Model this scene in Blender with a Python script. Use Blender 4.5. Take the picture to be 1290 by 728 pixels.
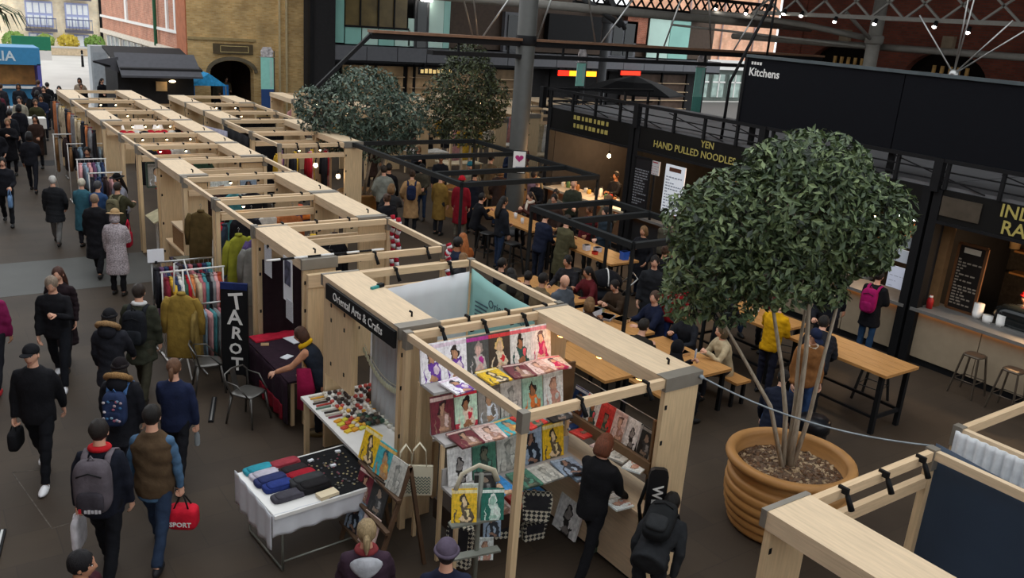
import bpy, math, random
import numpy as np
from mathutils import Vector, Matrix, Euler
for _o in list(bpy.data.objects): bpy.data.objects.remove(_o)
SC = bpy.context.scene
COL = SC.collection
R = math.radians
RND = random.Random(7)

# ------------------------------------------------------------------ camera, sky, exposure
EYE = Vector((0, 0, 5.8))
def aim(yaw, pitch, roll):
    y, p, r = R(yaw), R(pitch), R(roll)
    f = Vector((math.sin(y)*math.cos(p), math.cos(y)*math.cos(p), -math.sin(p)))
    rt = Vector((math.cos(y), -math.sin(y), 0)); up = rt.cross(f)
    r2 = rt*math.cos(r)+up*math.sin(r); u2 = -rt*math.sin(r)+up*math.cos(r)
    return Matrix((r2, u2, -f)).transposed()
cd = bpy.data.cameras.new('camera'); cam = bpy.data.objects.new('camera', cd); COL.objects.link(cam)
cd.sensor_width = 36; cd.sensor_fit = 'HORIZONTAL'; cd.lens = 1090/1290*36; cd.clip_end = 400
m4 = aim(35.84, 17.58, 4.31).to_4x4(); m4.translation = EYE; cam.matrix_world = m4
SC.camera = cam
W = bpy.data.worlds.new('sky'); SC.world = W; W.use_nodes = True
bg = W.node_tree.nodes['Background']; bg.inputs[0].default_value = (.93, .97, 1.0, 1); bg.inputs[1].default_value = 1.7
SC.view_settings.view_transform = 'Standard'; SC.view_settings.look = 'None'
SC.view_settings.gamma = 1; SC.view_settings.use_curve_mapping = False
SC.view_settings.exposure = 0.0

# ------------------------------------------------------------------ materials
MATS = {}
def mat(name, col, rough=.7, metal=0, var=.12, vscale=6, bump=0, bscale=40, stretch=None, emit=0, alpha=None, trans=0, spec=.4):
    if name in MATS: return MATS[name]
    m = bpy.data.materials.new(name); m.use_nodes = True; MATS[name] = m
    nt = m.node_tree; b = nt.nodes['Principled BSDF']
    b.inputs['Roughness'].default_value = rough; b.inputs['Metallic'].default_value = metal
    b.inputs['Specular IOR Level'].default_value = spec
    c = (*col, 1)
    b.inputs['Base Color'].default_value = c
    if trans: b.inputs['Transmission Weight'].default_value = trans
    if emit:
        b.inputs['Emission Color'].default_value = c; b.inputs['Emission Strength'].default_value = emit
    if var or bump:
        tc = nt.nodes.new('ShaderNodeTexCoord'); mp = nt.nodes.new('ShaderNodeMapping')
        nt.links.new(tc.outputs['Object'], mp.inputs[0])
        if stretch: mp.inputs['Scale'].default_value = stretch
    if var:
        n = nt.nodes.new('ShaderNodeTexNoise'); n.inputs['Scale'].default_value = vscale; n.inputs['Detail'].default_value = 4
        nt.links.new(mp.outputs[0], n.inputs[0])
        cr = nt.nodes.new('ShaderNodeMapRange'); cr.inputs[1].default_value = .3; cr.inputs[2].default_value = .7
        cr.inputs[3].default_value = 1-var; cr.inputs[4].default_value = 1+var
        nt.links.new(n.outputs[0], cr.inputs[0])
        mx = nt.nodes.new('ShaderNodeMix'); mx.data_type = 'RGBA'; mx.blend_type = 'MULTIPLY'; mx.inputs[0].default_value = 1
        mx.inputs[6].default_value = c; nt.links.new(cr.outputs[0], mx.inputs[7]); nt.links.new(mx.outputs[2], b.inputs['Base Color'])
    if bump:
        n2 = nt.nodes.new('ShaderNodeTexNoise'); n2.inputs['Scale'].default_value = bscale; n2.inputs['Detail'].default_value = 3
        nt.links.new(mp.outputs[0], n2.inputs[0])
        bp = nt.nodes.new('ShaderNodeBump'); bp.inputs['Strength'].default_value = bump; bp.inputs['Distance'].default_value = .02
        nt.links.new(n2.outputs[0], bp.inputs['Height']); nt.links.new(bp.outputs[0], b.inputs['Normal'])
    return m
def rgb(h):
    v = [int(h[i:i+2], 16)/255 for i in (0, 2, 4)]
    return tuple(c/12.92 if c <= .04045 else ((c+.055)/1.055)**2.4 for c in v)
def fab(h):       # cloth of a hex colour
    return mat('cloth_'+h, rgb(h), .9, var=.22, vscale=9, bump=.5, bscale=16, spec=.2)
def paint(h, rough=.5, **k): return mat('paint_'+h, rgb(h), rough, var=.06, **k)
WY = mat('pale_pine_y', rgb('d9c09f'), .6, var=.10, vscale=5, stretch=(9, .7, 9), bump=.05, bscale=10)
WX = mat('pale_pine_x', rgb('d6b994'), .6, var=.10, vscale=5, stretch=(.7, 9, 9), bump=.05, bscale=10)
WZ = mat('pale_pine_z', rgb('d6ba92'), .6, var=.10, vscale=5, stretch=(9, 9, .7), bump=.05, bscale=10)
WO = mat('oak_table', rgb('b9854c'), .5, var=.16, vscale=5, stretch=(8, .8, 8))
BLK = mat('black_steel', (.010, .010, .011), .6, var=.1, spec=.15)
DGR = mat('dark_grey_steel', rgb('4a4b4d'), .6, var=.08, spec=.2)
GRY = mat('grey_cap_metal', rgb('8a8378'), .45, .3, var=.08)
CHR = mat('bare_steel', rgb('a8a8a6'), .3, .8, var=.05)
WHT = mat('white_paint', rgb('e8e6e2'), .5, var=.03)
PAPER = mat('paper', rgb('e6e8ee'), .8, var=.03)
BULB = mat('lit_bulb', (1, .72, .4), emit=14, var=0)
BULBW = mat('lit_white_lamp', (1, .93, .85), emit=22, var=0)

def brick_mat(name, c1, c2, mortar, sc=1, w=.22, h=.075, axis='y'):
    m = bpy.data.materials.new(name); m.use_nodes = True; nt = m.node_tree; b = nt.nodes['Principled BSDF']
    b.inputs['Roughness'].default_value = .9
    tc = nt.nodes.new('ShaderNodeTexCoord'); sp = nt.nodes.new('ShaderNodeSeparateXYZ'); cb = nt.nodes.new('ShaderNodeCombineXYZ')
    nt.links.new(tc.outputs['Object'], sp.inputs[0])
    nt.links.new(sp.outputs['X' if axis == 'y' else 'Y'], cb.inputs[0]); nt.links.new(sp.outputs['Z'] if axis != 'z' else sp.outputs['Y'], cb.inputs[1])
    if axis == 'z': nt.links.new(sp.outputs['X'], cb.inputs[0])
    br = nt.nodes.new('ShaderNodeTexBrick'); nt.links.new(cb.outputs[0], br.inputs[0])
    br.inputs['Color1'].default_value = (*c1, 1); br.inputs['Color2'].default_value = (*c2, 1); br.inputs['Mortar'].default_value = (*mortar, 1)
    br.inputs['Scale'].default_value = sc; br.inputs['Brick Width'].default_value = w; br.inputs['Row Height'].default_value = h
    br.inputs['Mortar Size'].default_value = .008
    n = nt.nodes.new('ShaderNodeTexNoise'); n.inputs['Scale'].default_value = 1.3; n.inputs['Detail'].default_value = 6; nt.links.new(tc.outputs['Object'], n.inputs[0])
    cr = nt.nodes.new('ShaderNodeMapRange'); cr.inputs[1].default_value = .3; cr.inputs[2].default_value = .7; cr.inputs[3].default_value = .75; cr.inputs[4].default_value = 1.2
    nt.links.new(n.outputs[0], cr.inputs[0])
    mx = nt.nodes.new('ShaderNodeMix'); mx.data_type = 'RGBA'; mx.blend_type = 'MULTIPLY'; mx.inputs[0].default_value = 1
    nt.links.new(br.outputs[0], mx.inputs[6]); nt.links.new(cr.outputs[0], mx.inputs[7]); nt.links.new(mx.outputs[2], b.inputs['Base Color'])
    return m

# ------------------------------------------------------------------ mesh helpers
def unit(v):
    v = Vector(v); return v.normalized()
class MB:
    def __init__(s): s.v = []; s.f = []; s.mi = []; s.sm = []
    def add(s, vs, fs, mi=0, sm=False):
        k = len(s.v); s.v += [tuple(p) for p in vs]; s.f += [tuple(i+k for i in f) for f in fs]
        s.mi += [mi]*len(fs); s.sm += [sm]*len(fs); return s
    def box(s, lo, hi, mi=0):
        x0, y0, z0 = lo; x1, y1, z1 = hi
        return s.add([(x0,y0,z0),(x1,y0,z0),(x1,y1,z0),(x0,y1,z0),(x0,y0,z1),(x1,y0,z1),(x1,y1,z1),(x0,y1,z1)],
              [(3,2,1,0),(4,5,6,7),(0,1,5,4),(1,2,6,5),(2,3,7,6),(3,0,4,7)], mi)
    def rbox(s, c, size, M=None, mi=0):      # oriented box: centre, size, 3x3 matrix
        h = Vector(size)/2; M = M or Matrix.Identity(3); c = Vector(c)
        vs = [c+M@Vector((a*h.x, b*h.y, d*h.z)) for a, b, d in ((-1,-1,-1),(1,-1,-1),(1,1,-1),(-1,1,-1),(-1,-1,1),(1,-1,1),(1,1,1),(-1,1,1))]
        return s.add(vs, [(3,2,1,0),(4,5,6,7),(0,1,5,4),(1,2,6,5),(2,3,7,6),(3,0,4,7)], mi)
    def bar(s, a, b, w, h=None, mi=0, up=(0,0,1)):
        a, b = Vector(a), Vector(b); h = h or w; d = (b-a); L = d.length; d.normalize(); u = Vector(up)
        if abs(d.dot(u)) > .98: u = Vector((0, 1, 0))
        sd = d.cross(u).normalized(); u = sd.cross(d)
        return s.rbox((a+b)/2, (w, L, h), Matrix((sd, d, u)).transposed(), mi)
    def tube(s, pts, rad, seg=8, mi=0, cap=True, side=None, sm=True):
        pts = [Vector(p) for p in pts]; n = len(pts)
        if not isinstance(rad, (list, tuple)): rad = [rad]*n
        rad = [r if isinstance(r, (list, tuple)) else (r, r) for r in rad]
        vs = []; u = None
        for i, p in enumerate(pts):
            t = (pts[min(i+1, n-1)]-pts[max(i-1, 0)])
            t = t.normalized() if t.length > 1e-9 else Vector((0, 0, 1))
            if side is not None: u = Vector(side)
            elif u is None: u = Vector((1, 0, 0)) if abs(t.x) < .9 else Vector((0, 1, 0))
            u = u-t*u.dot(t)
            if u.length < 1e-4: u = t.orthogonal()
            u.normalize(); v = t.cross(u)
            for k in range(seg):
                a = 2*math.pi*k/seg; vs.append(p+u*(math.cos(a)*rad[i][0])+v*(math.sin(a)*rad[i][1]))
        fs = [(i*seg+k, i*seg+(k+1) % seg, (i+1)*seg+(k+1) % seg, (i+1)*seg+k) for i in range(n-1) for k in range(seg)]
        if cap: fs += [tuple(range(seg))[::-1], tuple((n-1)*seg+k for k in range(seg))]
        return s.add(vs, fs, mi, sm)
    def lathe(s, prof, seg=20, c=(0,0,0), mi=0, sm=True, cap=True):
        c = Vector(c); vs = []
        for r, z in prof:
            for k in range(seg):
                a = 2*math.pi*k/seg; vs.append(c+Vector((r*math.cos(a), r*math.sin(a), z)))
        n = len(prof)
        fs = [(i*seg+k, i*seg+(k+1) % seg, (i+1)*seg+(k+1) % seg, (i+1)*seg+k) for i in range(n-1) for k in range(seg)]
        if cap: fs += [tuple(range(seg))[::-1], tuple((n-1)*seg+k for k in range(seg))]
        return s.add(vs, fs, mi, sm)
    def ell(s, c, r, M=None, seg=12, rings=8, mi=0, fn=None):
        c = Vector(c); M = M or Matrix.Identity(3); vs = []; r = Vector(r)
        for i in range(rings+1):
            th = math.pi*i/rings
            for k in range(seg):
                a = 2*math.pi*k/seg; d = Vector((math.sin(th)*math.cos(a), math.sin(th)*math.sin(a), math.cos(th)))
                p = Vector((d.x*r.x, d.y*r.y, d.z*r.z))
                if fn: p = fn(p, d)
                vs.append(c+M@p)
        fs = [(i*seg+k, (i+1)*seg+k, (i+1)*seg+(k+1) % seg, i*seg+(k+1) % seg) for i in range(rings) for k in range(seg)]
        return s.add(vs, fs, mi, True)
    def prism(s, poly, t, M=None, o=(0,0,0), mi=0):   # polygon in local xy, thickness t along local z (centred)
        M = M or Matrix.Identity(3); o = Vector(o); n = len(poly)
        vs = [o+M@Vector((x, y, -t/2)) for x, y in poly]+[o+M@Vector((x, y, t/2)) for x, y in poly]
        fs = [tuple(range(n))[::-1], tuple(range(n, 2*n))]+[(i, (i+1) % n, n+(i+1) % n, n+i) for i in range(n)]
        return s.add(vs, fs, mi)
    def mesh(s, name):
        me = bpy.data.meshes.new(name); me.from_pydata(s.v, [], s.f)
        me.polygons.foreach_set('material_index', s.mi); me.polygons.foreach_set('use_smooth', s.sm); me.update(); return me
    def build(s, name, mats, parent=None, loc=None, rz=0):
        me = s.mesh(name)
        for m in (mats if isinstance(mats, (list, tuple)) else [mats]): me.materials.append(m)
        return link(name, me, parent, loc, rz)
def link(name, me, parent=None, loc=None, rz=0):
    o = bpy.data.objects.new(name, me); COL.objects.link(o)
    if parent is not None: o.parent = parent
    if loc is not None: o.location = loc
    if rz: o.rotation_euler[2] = rz
    return o
def tag(o, label, cat, group=None, kind=None):
    o['label'] = label; o['category'] = cat
    if group: o['group'] = group
    if kind: o['kind'] = kind
    return o
def struct(o, label=None):
    o['kind'] = 'structure'
    if label: o['label'] = label
    return o
def thing(name, label, cat, loc=(0,0,0), rz=0, group=None):
    o = bpy.data.objects.new(name, None); COL.objects.link(o); o.location = loc; o.rotation_euler[2] = rz
    o.empty_display_size = .1
    return tag(o, label, cat, group)
def part(name, m, mats, parent, label=None):
    o = m.build(name, mats, parent)
    if label: o['label'] = label
    return o
def setmat(o, m):        # give an object that shares its mesh a material of its own
    o.material_slots[0].link = 'OBJECT'; o.material_slots[0].material = m; return o
def bx(lo, hi): return MB().box(lo, hi)
def yawM(face): return Matrix.Rotation(-R(face), 3, 'Z')

# lettering: the text becomes a thin mesh; it lies in local xy, read from +z
def text_mesh(txt, size, name='lettering', extrude=.002, bold=0, align='CENTER'):
    cu = bpy.data.curves.new(name, 'FONT'); cu.body = txt; cu.size = size; cu.align_x = align; cu.align_y = 'CENTER'
    cu.extrude = extrude; cu.offset = bold; cu.resolution_u = 2
    o = bpy.data.objects.new(name, cu); TS.collection.objects.link(o)
    TS.view_layers[0].update(); dg = TS.view_layers[0].depsgraph; dg.update()
    me = bpy.data.meshes.new_from_object(o.evaluated_get(dg)); bpy.data.objects.remove(o); bpy.data.curves.remove(cu)
    me.name = name; return me
TS = bpy.data.scenes.new('workshop')
def lettering(txt, size, m, parent, origin, xdir, up, bold=0, sx=1, align='CENTER'):
    me = text_mesh(txt, size, bold=bold, align=align); me.materials.clear(); me.materials.append(m)
    x = unit(xdir); n = x.cross(unit(up)).normalized(); y = n.cross(x)
    M = Matrix((x*sx, y, n)).transposed().to_4x4(); M.translation = Vector(origin)
    me.transform(M)
    o = link('lettering', me, parent); return o
def _ext(txt, size, bold):
    me = text_mesh(txt, size, bold=bold, align='LEFT'); xs = [v.co.x for v in me.vertices]; r = (min(xs), max(xs)) if xs else (0, 0); return me, r
def letters(txt, size, m, parent, origin, xdir, up, bold=0, align='CENTER'):      # a sign whose letters are parts of their own
    x = unit(xdir); n = x.cross(unit(up)).normalized(); y = n.cross(x); full, (a0, a1) = _ext(txt, size, bold); bpy.data.meshes.remove(full)
    off = -(a0+a1)/2 if align == 'CENTER' else 0
    for k, ch in enumerate(txt):
        if ch == ' ': continue
        pre, (_, px) = _ext(txt[:k+1], size, bold); bpy.data.meshes.remove(pre)
        me, (_, cx) = _ext(ch, size, bold); me.materials.clear(); me.materials.append(m)
        M = Matrix((x, y, n)).transposed().to_4x4(); M.translation = Vector(origin)+x*(off+px-cx); me.transform(M); link('letter', me, parent)
def remesh(mb, vox, name, smooth=2):
    me = mb.mesh(name); o = bpy.data.objects.new(name, me); TS.collection.objects.link(o)
    md = o.modifiers.new('r', 'REMESH'); md.mode = 'VOXEL'; md.voxel_size = vox; md.use_smooth_shade = True
    if smooth:
        s = o.modifiers.new('s', 'SMOOTH'); s.factor = .5; s.iterations = smooth
    TS.view_layers[0].update(); dg = TS.view_layers[0].depsgraph; dg.update()
    out = bpy.data.meshes.new_from_object(o.evaluated_get(dg)); bpy.data.objects.remove(o); bpy.data.meshes.remove(me)
    out.name = name; return out
# ------------------------------------------------------------------ people
SKIN = [mat('skin_%d' % i, rgb(h), .55, var=.05) for i, h in enumerate(('d9a58a', 'c48e70', 'a06d4e', '6b4430'))]
LIP = mat('lips', rgb('a8605a'), .5, var=0); EYEW = mat('eye_white', rgb('e6e0da'), .3, var=0); EYED = mat('eye_dark', rgb('241a14'), .2, var=0)
def hairm(h): return mat('hair_'+h, rgb(h), .55, var=.3, vscale=18, stretch=(4, 4, .6), bump=.6, bscale=60)
def sq(e):      # rounded-box shaping
    def f(p, d):
        g = lambda a: math.copysign(abs(a)**e, a)
        n = Vector((g(d.x), g(d.y), g(d.z))); m = Vector((abs(p.x/d.x) if abs(d.x) > 1e-6 else 0, abs(p.y/d.y) if abs(d.y) > 1e-6 else 0, abs(p.z/d.z) if abs(d.z) > 1e-6 else 0))
        return Vector((n.x*m.x, n.y*m.y, n.z*m.z))
    return f
def head_into(mb, c, M, s, lod):
    def fn(p, d):
        p = p.copy(); z = d.z
        if z < 0:
            p.x *= 1-.30*(-z)**1.4
            if d.y < 0: p.y *= 1-.35*(-z)
        if d.y > .25:
            e = math.exp
            p.y += .021*e(-((p.x/.013)**2+((p.z+.014)/.026)**2))
            for q in (-1, 1): p.y -= .010*e(-(((p.x-q*.031)/.017)**2+((p.z-.012)/.014)**2))
            p.y += .008*e(-((p.x/.025)**2+((p.z+.098)/.02)**2))+.004*e(-((p.x/.022)**2+((p.z+.055)/.010)**2))
        return p*s
    k0 = len(mb.f)
    sg, rg = (24, 20) if lod == 0 else (16, 14)
    base = len(mb.v)
    mb.ell(c, (.076, .096, .118), M, sg, rg, 0, fn)
    Mi = M.transposed()
    for i in range(k0, len(mb.f)):
        q = Mi@(sum((Vector(mb.v[j]) for j in mb.f[i]), Vector())/4-Vector(c))/s
        if q.y > .05 and abs(q.z+.057) < .011 and abs(q.x) < .026: mb.mi[i] = 1
    for q in (-1, 1):
        mb.ell(Vector(c)+M@(Vector((q*.031, .0775, .012))*s), Vector((.0115, .008, .0055))*s, M, 8, 5, 2)
        mb.ell(Vector(c)+M@(Vector((q*.031, .084, .012))*s), Vector((.0058, .004, .0056))*s, M, 6, 4, 3)
        mb.ell(Vector(c)+M@(Vector((q*.077, -.004, -.006))*s), Vector((.010, .019, .03))*s, M, 8, 5, 0)
def hand_into(mb, w, d, palm, s, curl, mi=0):
    d = unit(d); pn = unit(Vector(palm)-d*Vector(palm).dot(d)); sd = d.cross(pn)        # sd: across the palm, thumb side +
    w = Vector(w)
    mb.tube([w-d*.02*s, w+d*.025*s, w+d*.06*s, w+d*.088*s, w+d*.095*s], [(.021*s, .016*s), (.028*s, .016*s), (.039*s, .015*s), (.04*s, .013*s), (.034*s, .007*s)], 10, mi, side=sd)
    for k, fl in enumerate((.92, 1.05, 1.0, .8)):
        p = w+d*.086*s+sd*((.029-.0195*k)*s); a = curl*.35; pts = [p]
        for L in (.036, .026, .02):
            a += curl*.55; p = p+(d*math.cos(a)+pn*math.sin(a))*(L*fl*s); pts.append(p)
        mb.tube(pts, [.0098*s, .0095*s, .0085*s, .0065*s], 6, mi)
    p = w+d*.03*s+sd*.028*s; q = unit(d*.75+sd*.6+pn*.35)
    p2 = p+q*.04*s; q2 = unit(d*.9+sd*.15+pn*(.3+.5*curl)); mb.tube([p-q*.012*s, p2, p2+q2*.028*s, p2+q2*.045*s], [.014*s, .0125*s, .0105*s, .007*s], 6, mi)
ARM = dict(down=(4, 9, 14, 4), walkf=(26, 7, 22, 6), walkb=(-24, 7, 10, 2), phone=(28, 8, 98, 38), hold=(16, 8, 62, 22), table=(42, 14, 58, 26),
           reach=(68, 8, 24, 4), pocket=(-8, 20, 48, 20), carry=(2, 10, 3, 0), low=(30, 10, 30, 10), chest=(30, 14, 105, 55), eat=(48, 10, 92, 34))
def person(x, y, face, label, h=1.72, pose='stand', top=('jacket', '1c1d22'), legs='191a20', shoes='1a1a1a', skin=0, hair=('short', '2a1d15'),
           hat=None, hood=None, scarf=None, arms=('down', 'down'), head=(0, 8), lean=2, z=0, lod=1, bulk=1.0, collar=None, group=None, cuffs=None, vest=None, lining=None):
    s = h/1.75; vox = (.021 if lod == 0 else .027)*s if lod < 2 else .034
    X, Y, Z = Vector((1, 0, 0)), Vector((0, 1, 0)), Vector((0, 0, 1))
    la = R(lean); up = Z*math.cos(la)+Y*math.sin(la); fw = Y*math.cos(la)-Z*math.sin(la)
    LEG = dict(stand=((3, 4), (-3, 3)), walk=((24, 6), (-18, 16)), sit=((86, 84), (82, 92)), perch=((62, 70), (58, 62)), stride=((34, 12), (-20, 8)), crouch=((95, 125), (70, 120)))[pose]
    T, S_ = .44*s, .42*s
    drop = max(math.cos(R(f))*T+math.cos(R(f-k))*S_ for f, k in LEG)+.075*s
    if pose in ('sit', 'perch'): hipz = z+.085*s
    else: hipz = z+drop
    hip = Vector((0, 0, hipz-z))
    P = lambda a, rx=0, fy=0: hip+up*(a*s)+X*(rx*s)+fw*(fy*s)
    root = thing('person', label, 'person', (x, y, z), -R(face), group)
    # legs
    J = []
    for q, (f, k) in zip((-1, 1), LEG):
        a = hip+X*(q*.095*s); sp = .02 if pose not in ('sit', 'perch', 'crouch') else .09
        t = unit(-Z*math.cos(R(f))+Y*math.sin(R(f))+X*q*sp); kn = a+t*T
        t2 = unit(-Z*math.cos(R(f-k))+Y*math.sin(R(f-k))+X*q*sp*.3); J.append((a, kn, kn+t2*S_))
    # arms
    A = []
    for q, nm in zip((-1, 1), arms):
        f, ab, e, inn = ARM[nm] if isinstance(nm, str) else nm
        sh = P(.468, q*.178); f, ab, e2, inn = R(f), R(ab), R(e), R(inn)
        d1 = unit((-up*math.cos(f)+fw*math.sin(f))*math.cos(ab)+X*(q*math.sin(ab)))
        d2 = unit((-up*math.cos(f+e2)+fw*math.sin(f+e2))*math.cos(inn)-X*(q*math.sin(inn))+X*(q*math.sin(ab)*.5))
        el = sh+d1*.29*s; wr = el+d2*.25*s; A.append((sh, el, wr, d2, q))
    hy, hp = R(head[0]), R(head[1])
    hM = Matrix.Rotation(-hy, 3, 'Z')@Matrix.Rotation(-hp, 3, 'X')
    neck = P(.55); hc = P(.655)+hM@Vector((0, .012, .055))*s
    # body: one continuous surface, with face and hands
    b = MB()
    b.tube([P(-.08), P(0), P(.15), P(.32), P(.46), P(.53), P(.57), P(.62), hc], [(.12*s, .09*s), (.15*s, .105*s), (.135*s, .095*s), (.155*s, .105*s), (.145*s, .09*s), (.08*s, .07*s), (.058*s, .058*s), (.055*s, .06*s), (.045*s, .05*s)], 14, side=X)
    for a, k, n in J: b.tube([a+Z*.03*s, a, (a+k)/2, k, (k+n)/2, n, n-Z*.045*s], [.07*s, .078*s, .066*s, .05*s, .05*s, .034*s, .034*s], 10)
    for sh, el, wr, d, q in A: b.tube([sh-X*(q*.06*s), sh-X*(q*.03*s)-up*.02*s, el, (el+wr)/2, wr], [.035*s, .036*s, .036*s, .034*s, .024*s], 10)
    me = remesh(b, vox*1.15, 'body', 1)
    hb = MB(); head_into(hb, hc, hM, s, lod)
    for (sh, el, wr, d, q), nm in zip(A, arms):
        hand_into(hb, wr, d, -X*q*.9+fw*.25 if nm in ('down', 'walkf', 'walkb', 'carry', 'pocket') else -X*q*.5-Z*.8, s*1.02, 1.5 if nm in ('phone', 'carry', 'hold', 'chest', 'eat') else .55)
    me2 = hb.mesh('head_and_hands')
    bodyo = join_mesh('body', me, me2); 
    for m in (SKIN[skin], LIP, EYEW, EYED): bodyo.materials.append(m)
    link('body', bodyo, root)
    # trousers
    t = MB(); t.tube([P(-.1), P(-.04), P(.06), P(.11)], [(.13*s, .1*s), (.16*s, .118*s), (.155*s, .115*s), (.15*s, .11*s)], 12, side=X)
    for a, k, n in J: t.tube([a+Z*.04*s, a, (a+k)/2, k, (k+n)/2, n-(n-k)*.02], [.085*s, .094*s, .08*s, .066*s, .062*s, .055*s], 10)
    me = crease(remesh(t, vox, 'trousers', 2), s); me.materials.append(fab(legs)); link('trousers', me, root)
    # shoes
    for (a, k, n) in J:
        sm = MB(); zmin = -.085*s; fdir = Y
        def sf(p, d):
            p = Vector((p.x*(1.0 if d.y < .2 else 1.08), p.y, p.z)); 
            if d.y > .1: p.z *= 1-.45*d.y
            p.z = max(p.z, -.045*s); return p
        sm.ell(n+Z*(-.04*s)+Y*.055*s, (.046*s, .135*s, .062*s), None, 12, 8, 0, sf)
        part('shoe', sm, paint(shoes, .6), root)
    # top garment
    kind, col = top[0], top[1]; B = bulk
    g = MB(); sec = [(-.13, .178, .13), (-.02, .185, .136), (.14, .17, .125), (.3, .192, .135), (.42, .196, .132), (.48, .168, .112), (.525, .115, .092), (.562, .078, .078)]
    if kind in ('coat', 'parka') and pose not in ('sit', 'perch', 'crouch'):
        hem = -.48 if kind == 'coat' else -.28
        pts = [hip+Z*(hem*s)+Y*.01, hip+Z*(hem*.55*s)+Y*.005]; wk = 1.35 if pose in ('walk', 'stride') else 1; rr = [(.215*s*B, .18*wk*s*B), (.2*s*B, .158*(wk*.5+.5)*s*B)]
        pts += [P(a) for a, _, _ in sec[1:]]; rr += [(p*s*B, r*s*B) for _, p, r in sec[1:]]
    else:
        pts = [P(a) for a, _, _ in sec]; rr = [(p*s*B, r*s*B) for _, p, r in sec]
    g.tube(pts, rr, 16, side=X)
    k = 1.28 if kind in ('parka', 'puffer') else 1.1
    if kind != 'vest':
        for sh, el, wr, d, q in A: g.tube([sh-X*(q*.09*s)+up*.014*s, sh-X*(q*.018*s)-up*.004*s, (sh*2+el)/3, el, (el+wr)/2, wr+d*.005], [.052*s*B, .064*k*s, .06*k*s, .053*k*s, .048*k*s, .04*k*s], 12)
        me = crease(remesh(g, vox, kind, 2), s); me.materials.append(fab(col)); link({'puffer': 'jacket'}.get(kind, kind), me, root)
    else:
        me = crease(remesh(g, vox, 'vest', 2), s); me.materials.append(fab(col)); link('vest', me, root)
        g = MB(); g.tube([P(.3), P(.44), P(.5)], [(.17*s, .11*s), (.18*s, .115*s), (.16*s, .1*s)], 12, side=X)
        g.tube([P(-.17), P(-.1), P(0)], [(.18*s, .13*s), (.18*s, .13*s), (.16*s, .12*s)], 14, side=X)
        for sh, el, wr, d, q in A: g.tube([sh-X*(q*.09*s)+up*.012*s, sh-X*(q*.02*s), (sh+el)/2, el, wr], [.05*s, .06*s, .056*s, .05*s, .042*s], 12)
        me = crease(remesh(g, vox, 'shirt', 2), s); me.materials.append(fab(vest)); link('shirt', me, root)
    if collar:
        c = MB(); ringtube(c, P(.555), hM@Vector((0, 0, 1)), .078*s, .03*s, 14); part('collar', c, fab(collar), root)
    if scarf:
        c = MB(); ringtube(c, P(.565), unit(up+fw*.2), .082*s, .042*s, 14); c.tube([P(.54, .03, .09), P(.4, .04, .14), P(.22, .04, .15)], [(.05*s, .025*s)]*3, 8, side=X); part('scarf', c, fab(scarf), root)
    if hood:
        c = MB(); r0 = random.Random(3)
        n = 22; pts = []
        ax = unit(up*.8+fw*.55); u = X; v = ax.cross(u)
        for i in range(n+1):
            a = 2*math.pi*i/n; pts.append(P(.60, 0, -.06)+(u*math.cos(a)*.135+v*math.sin(a)*.15)*s)
        c.tube(pts, [(.034+.012*r0.random())*s for _ in pts], 8); part('fur_trim', c, mat('fur_'+hood, rgb(hood), .95, var=.35, vscale=60, bump=1, bscale=120), root, 'fur trim of the hood')
        c = MB(); c.ell(P(.54, 0, -.12), (.13*s, .085*s, .11*s), None, 14, 9); part('hood', c, fab(col), root)
    if lining:
        c = MB(); c.ell(P(.44, 0, -.125), (.13*s, .045*s, .11*s), None, 16, 10, 0, lambda p, d: Vector((p.x*(1+.5*d.z), p.y, p.z))); part('hood_lining', c, fab(lining), root, 'pale hood lining')
    # hair and hats
    hm = lambda dx, dy, dz: hc+hM@(Vector((dx, dy, dz))*s)
    if hair:
        st, hcol = hair; c = MB()
        if st == 'crop': c.ell(hm(0, -.016, .02), Vector((.081, .094, .104))*s, hM, 18, 12)
        else: c.ell(hm(0, -.014, .024), Vector((.088, .102, .108))*s, hM, 18, 12, 0, lambda p, d: p*(1+.05*math.sin(9*d.x+5*d.z)*math.sin(7*d.y)))
        if st == 'long': c.tube([hm(0, -.05, .06), hm(0, -.075, -.03), P(.58, 0, -.1), P(.42, 0, -.145), P(.32, 0, -.15)], [(.07*s, .05*s), (.09*s, .06*s), (.105*s, .05*s), (.1*s, .035*s), (.06*s, .015*s)], 12, side=X)
        if st == 'bob': c.tube([hm(0, -.03, .05), hm(0, -.035, -.03), hm(0, -.035, -.1), hm(0, -.03, -.13)], [(.09*s, .085*s), (.1*s, .085*s), (.1*s, .08*s), (.08*s, .06*s)], 14, side=X)
        if st == 'pony': c.tube([hm(0, -.1, .02), hm(0, -.135, -.01), hm(0, -.13, -.09), hm(0, -.12, -.15)], [.02*s, .032*s, .028*s, .01*s], 8)
        if st == 'bun': c.ell(hm(0, -.1, .07), Vector((.042, .042, .042))*s, hM, 10, 7)
        part('hair', c, hairm(hcol), root)
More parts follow.
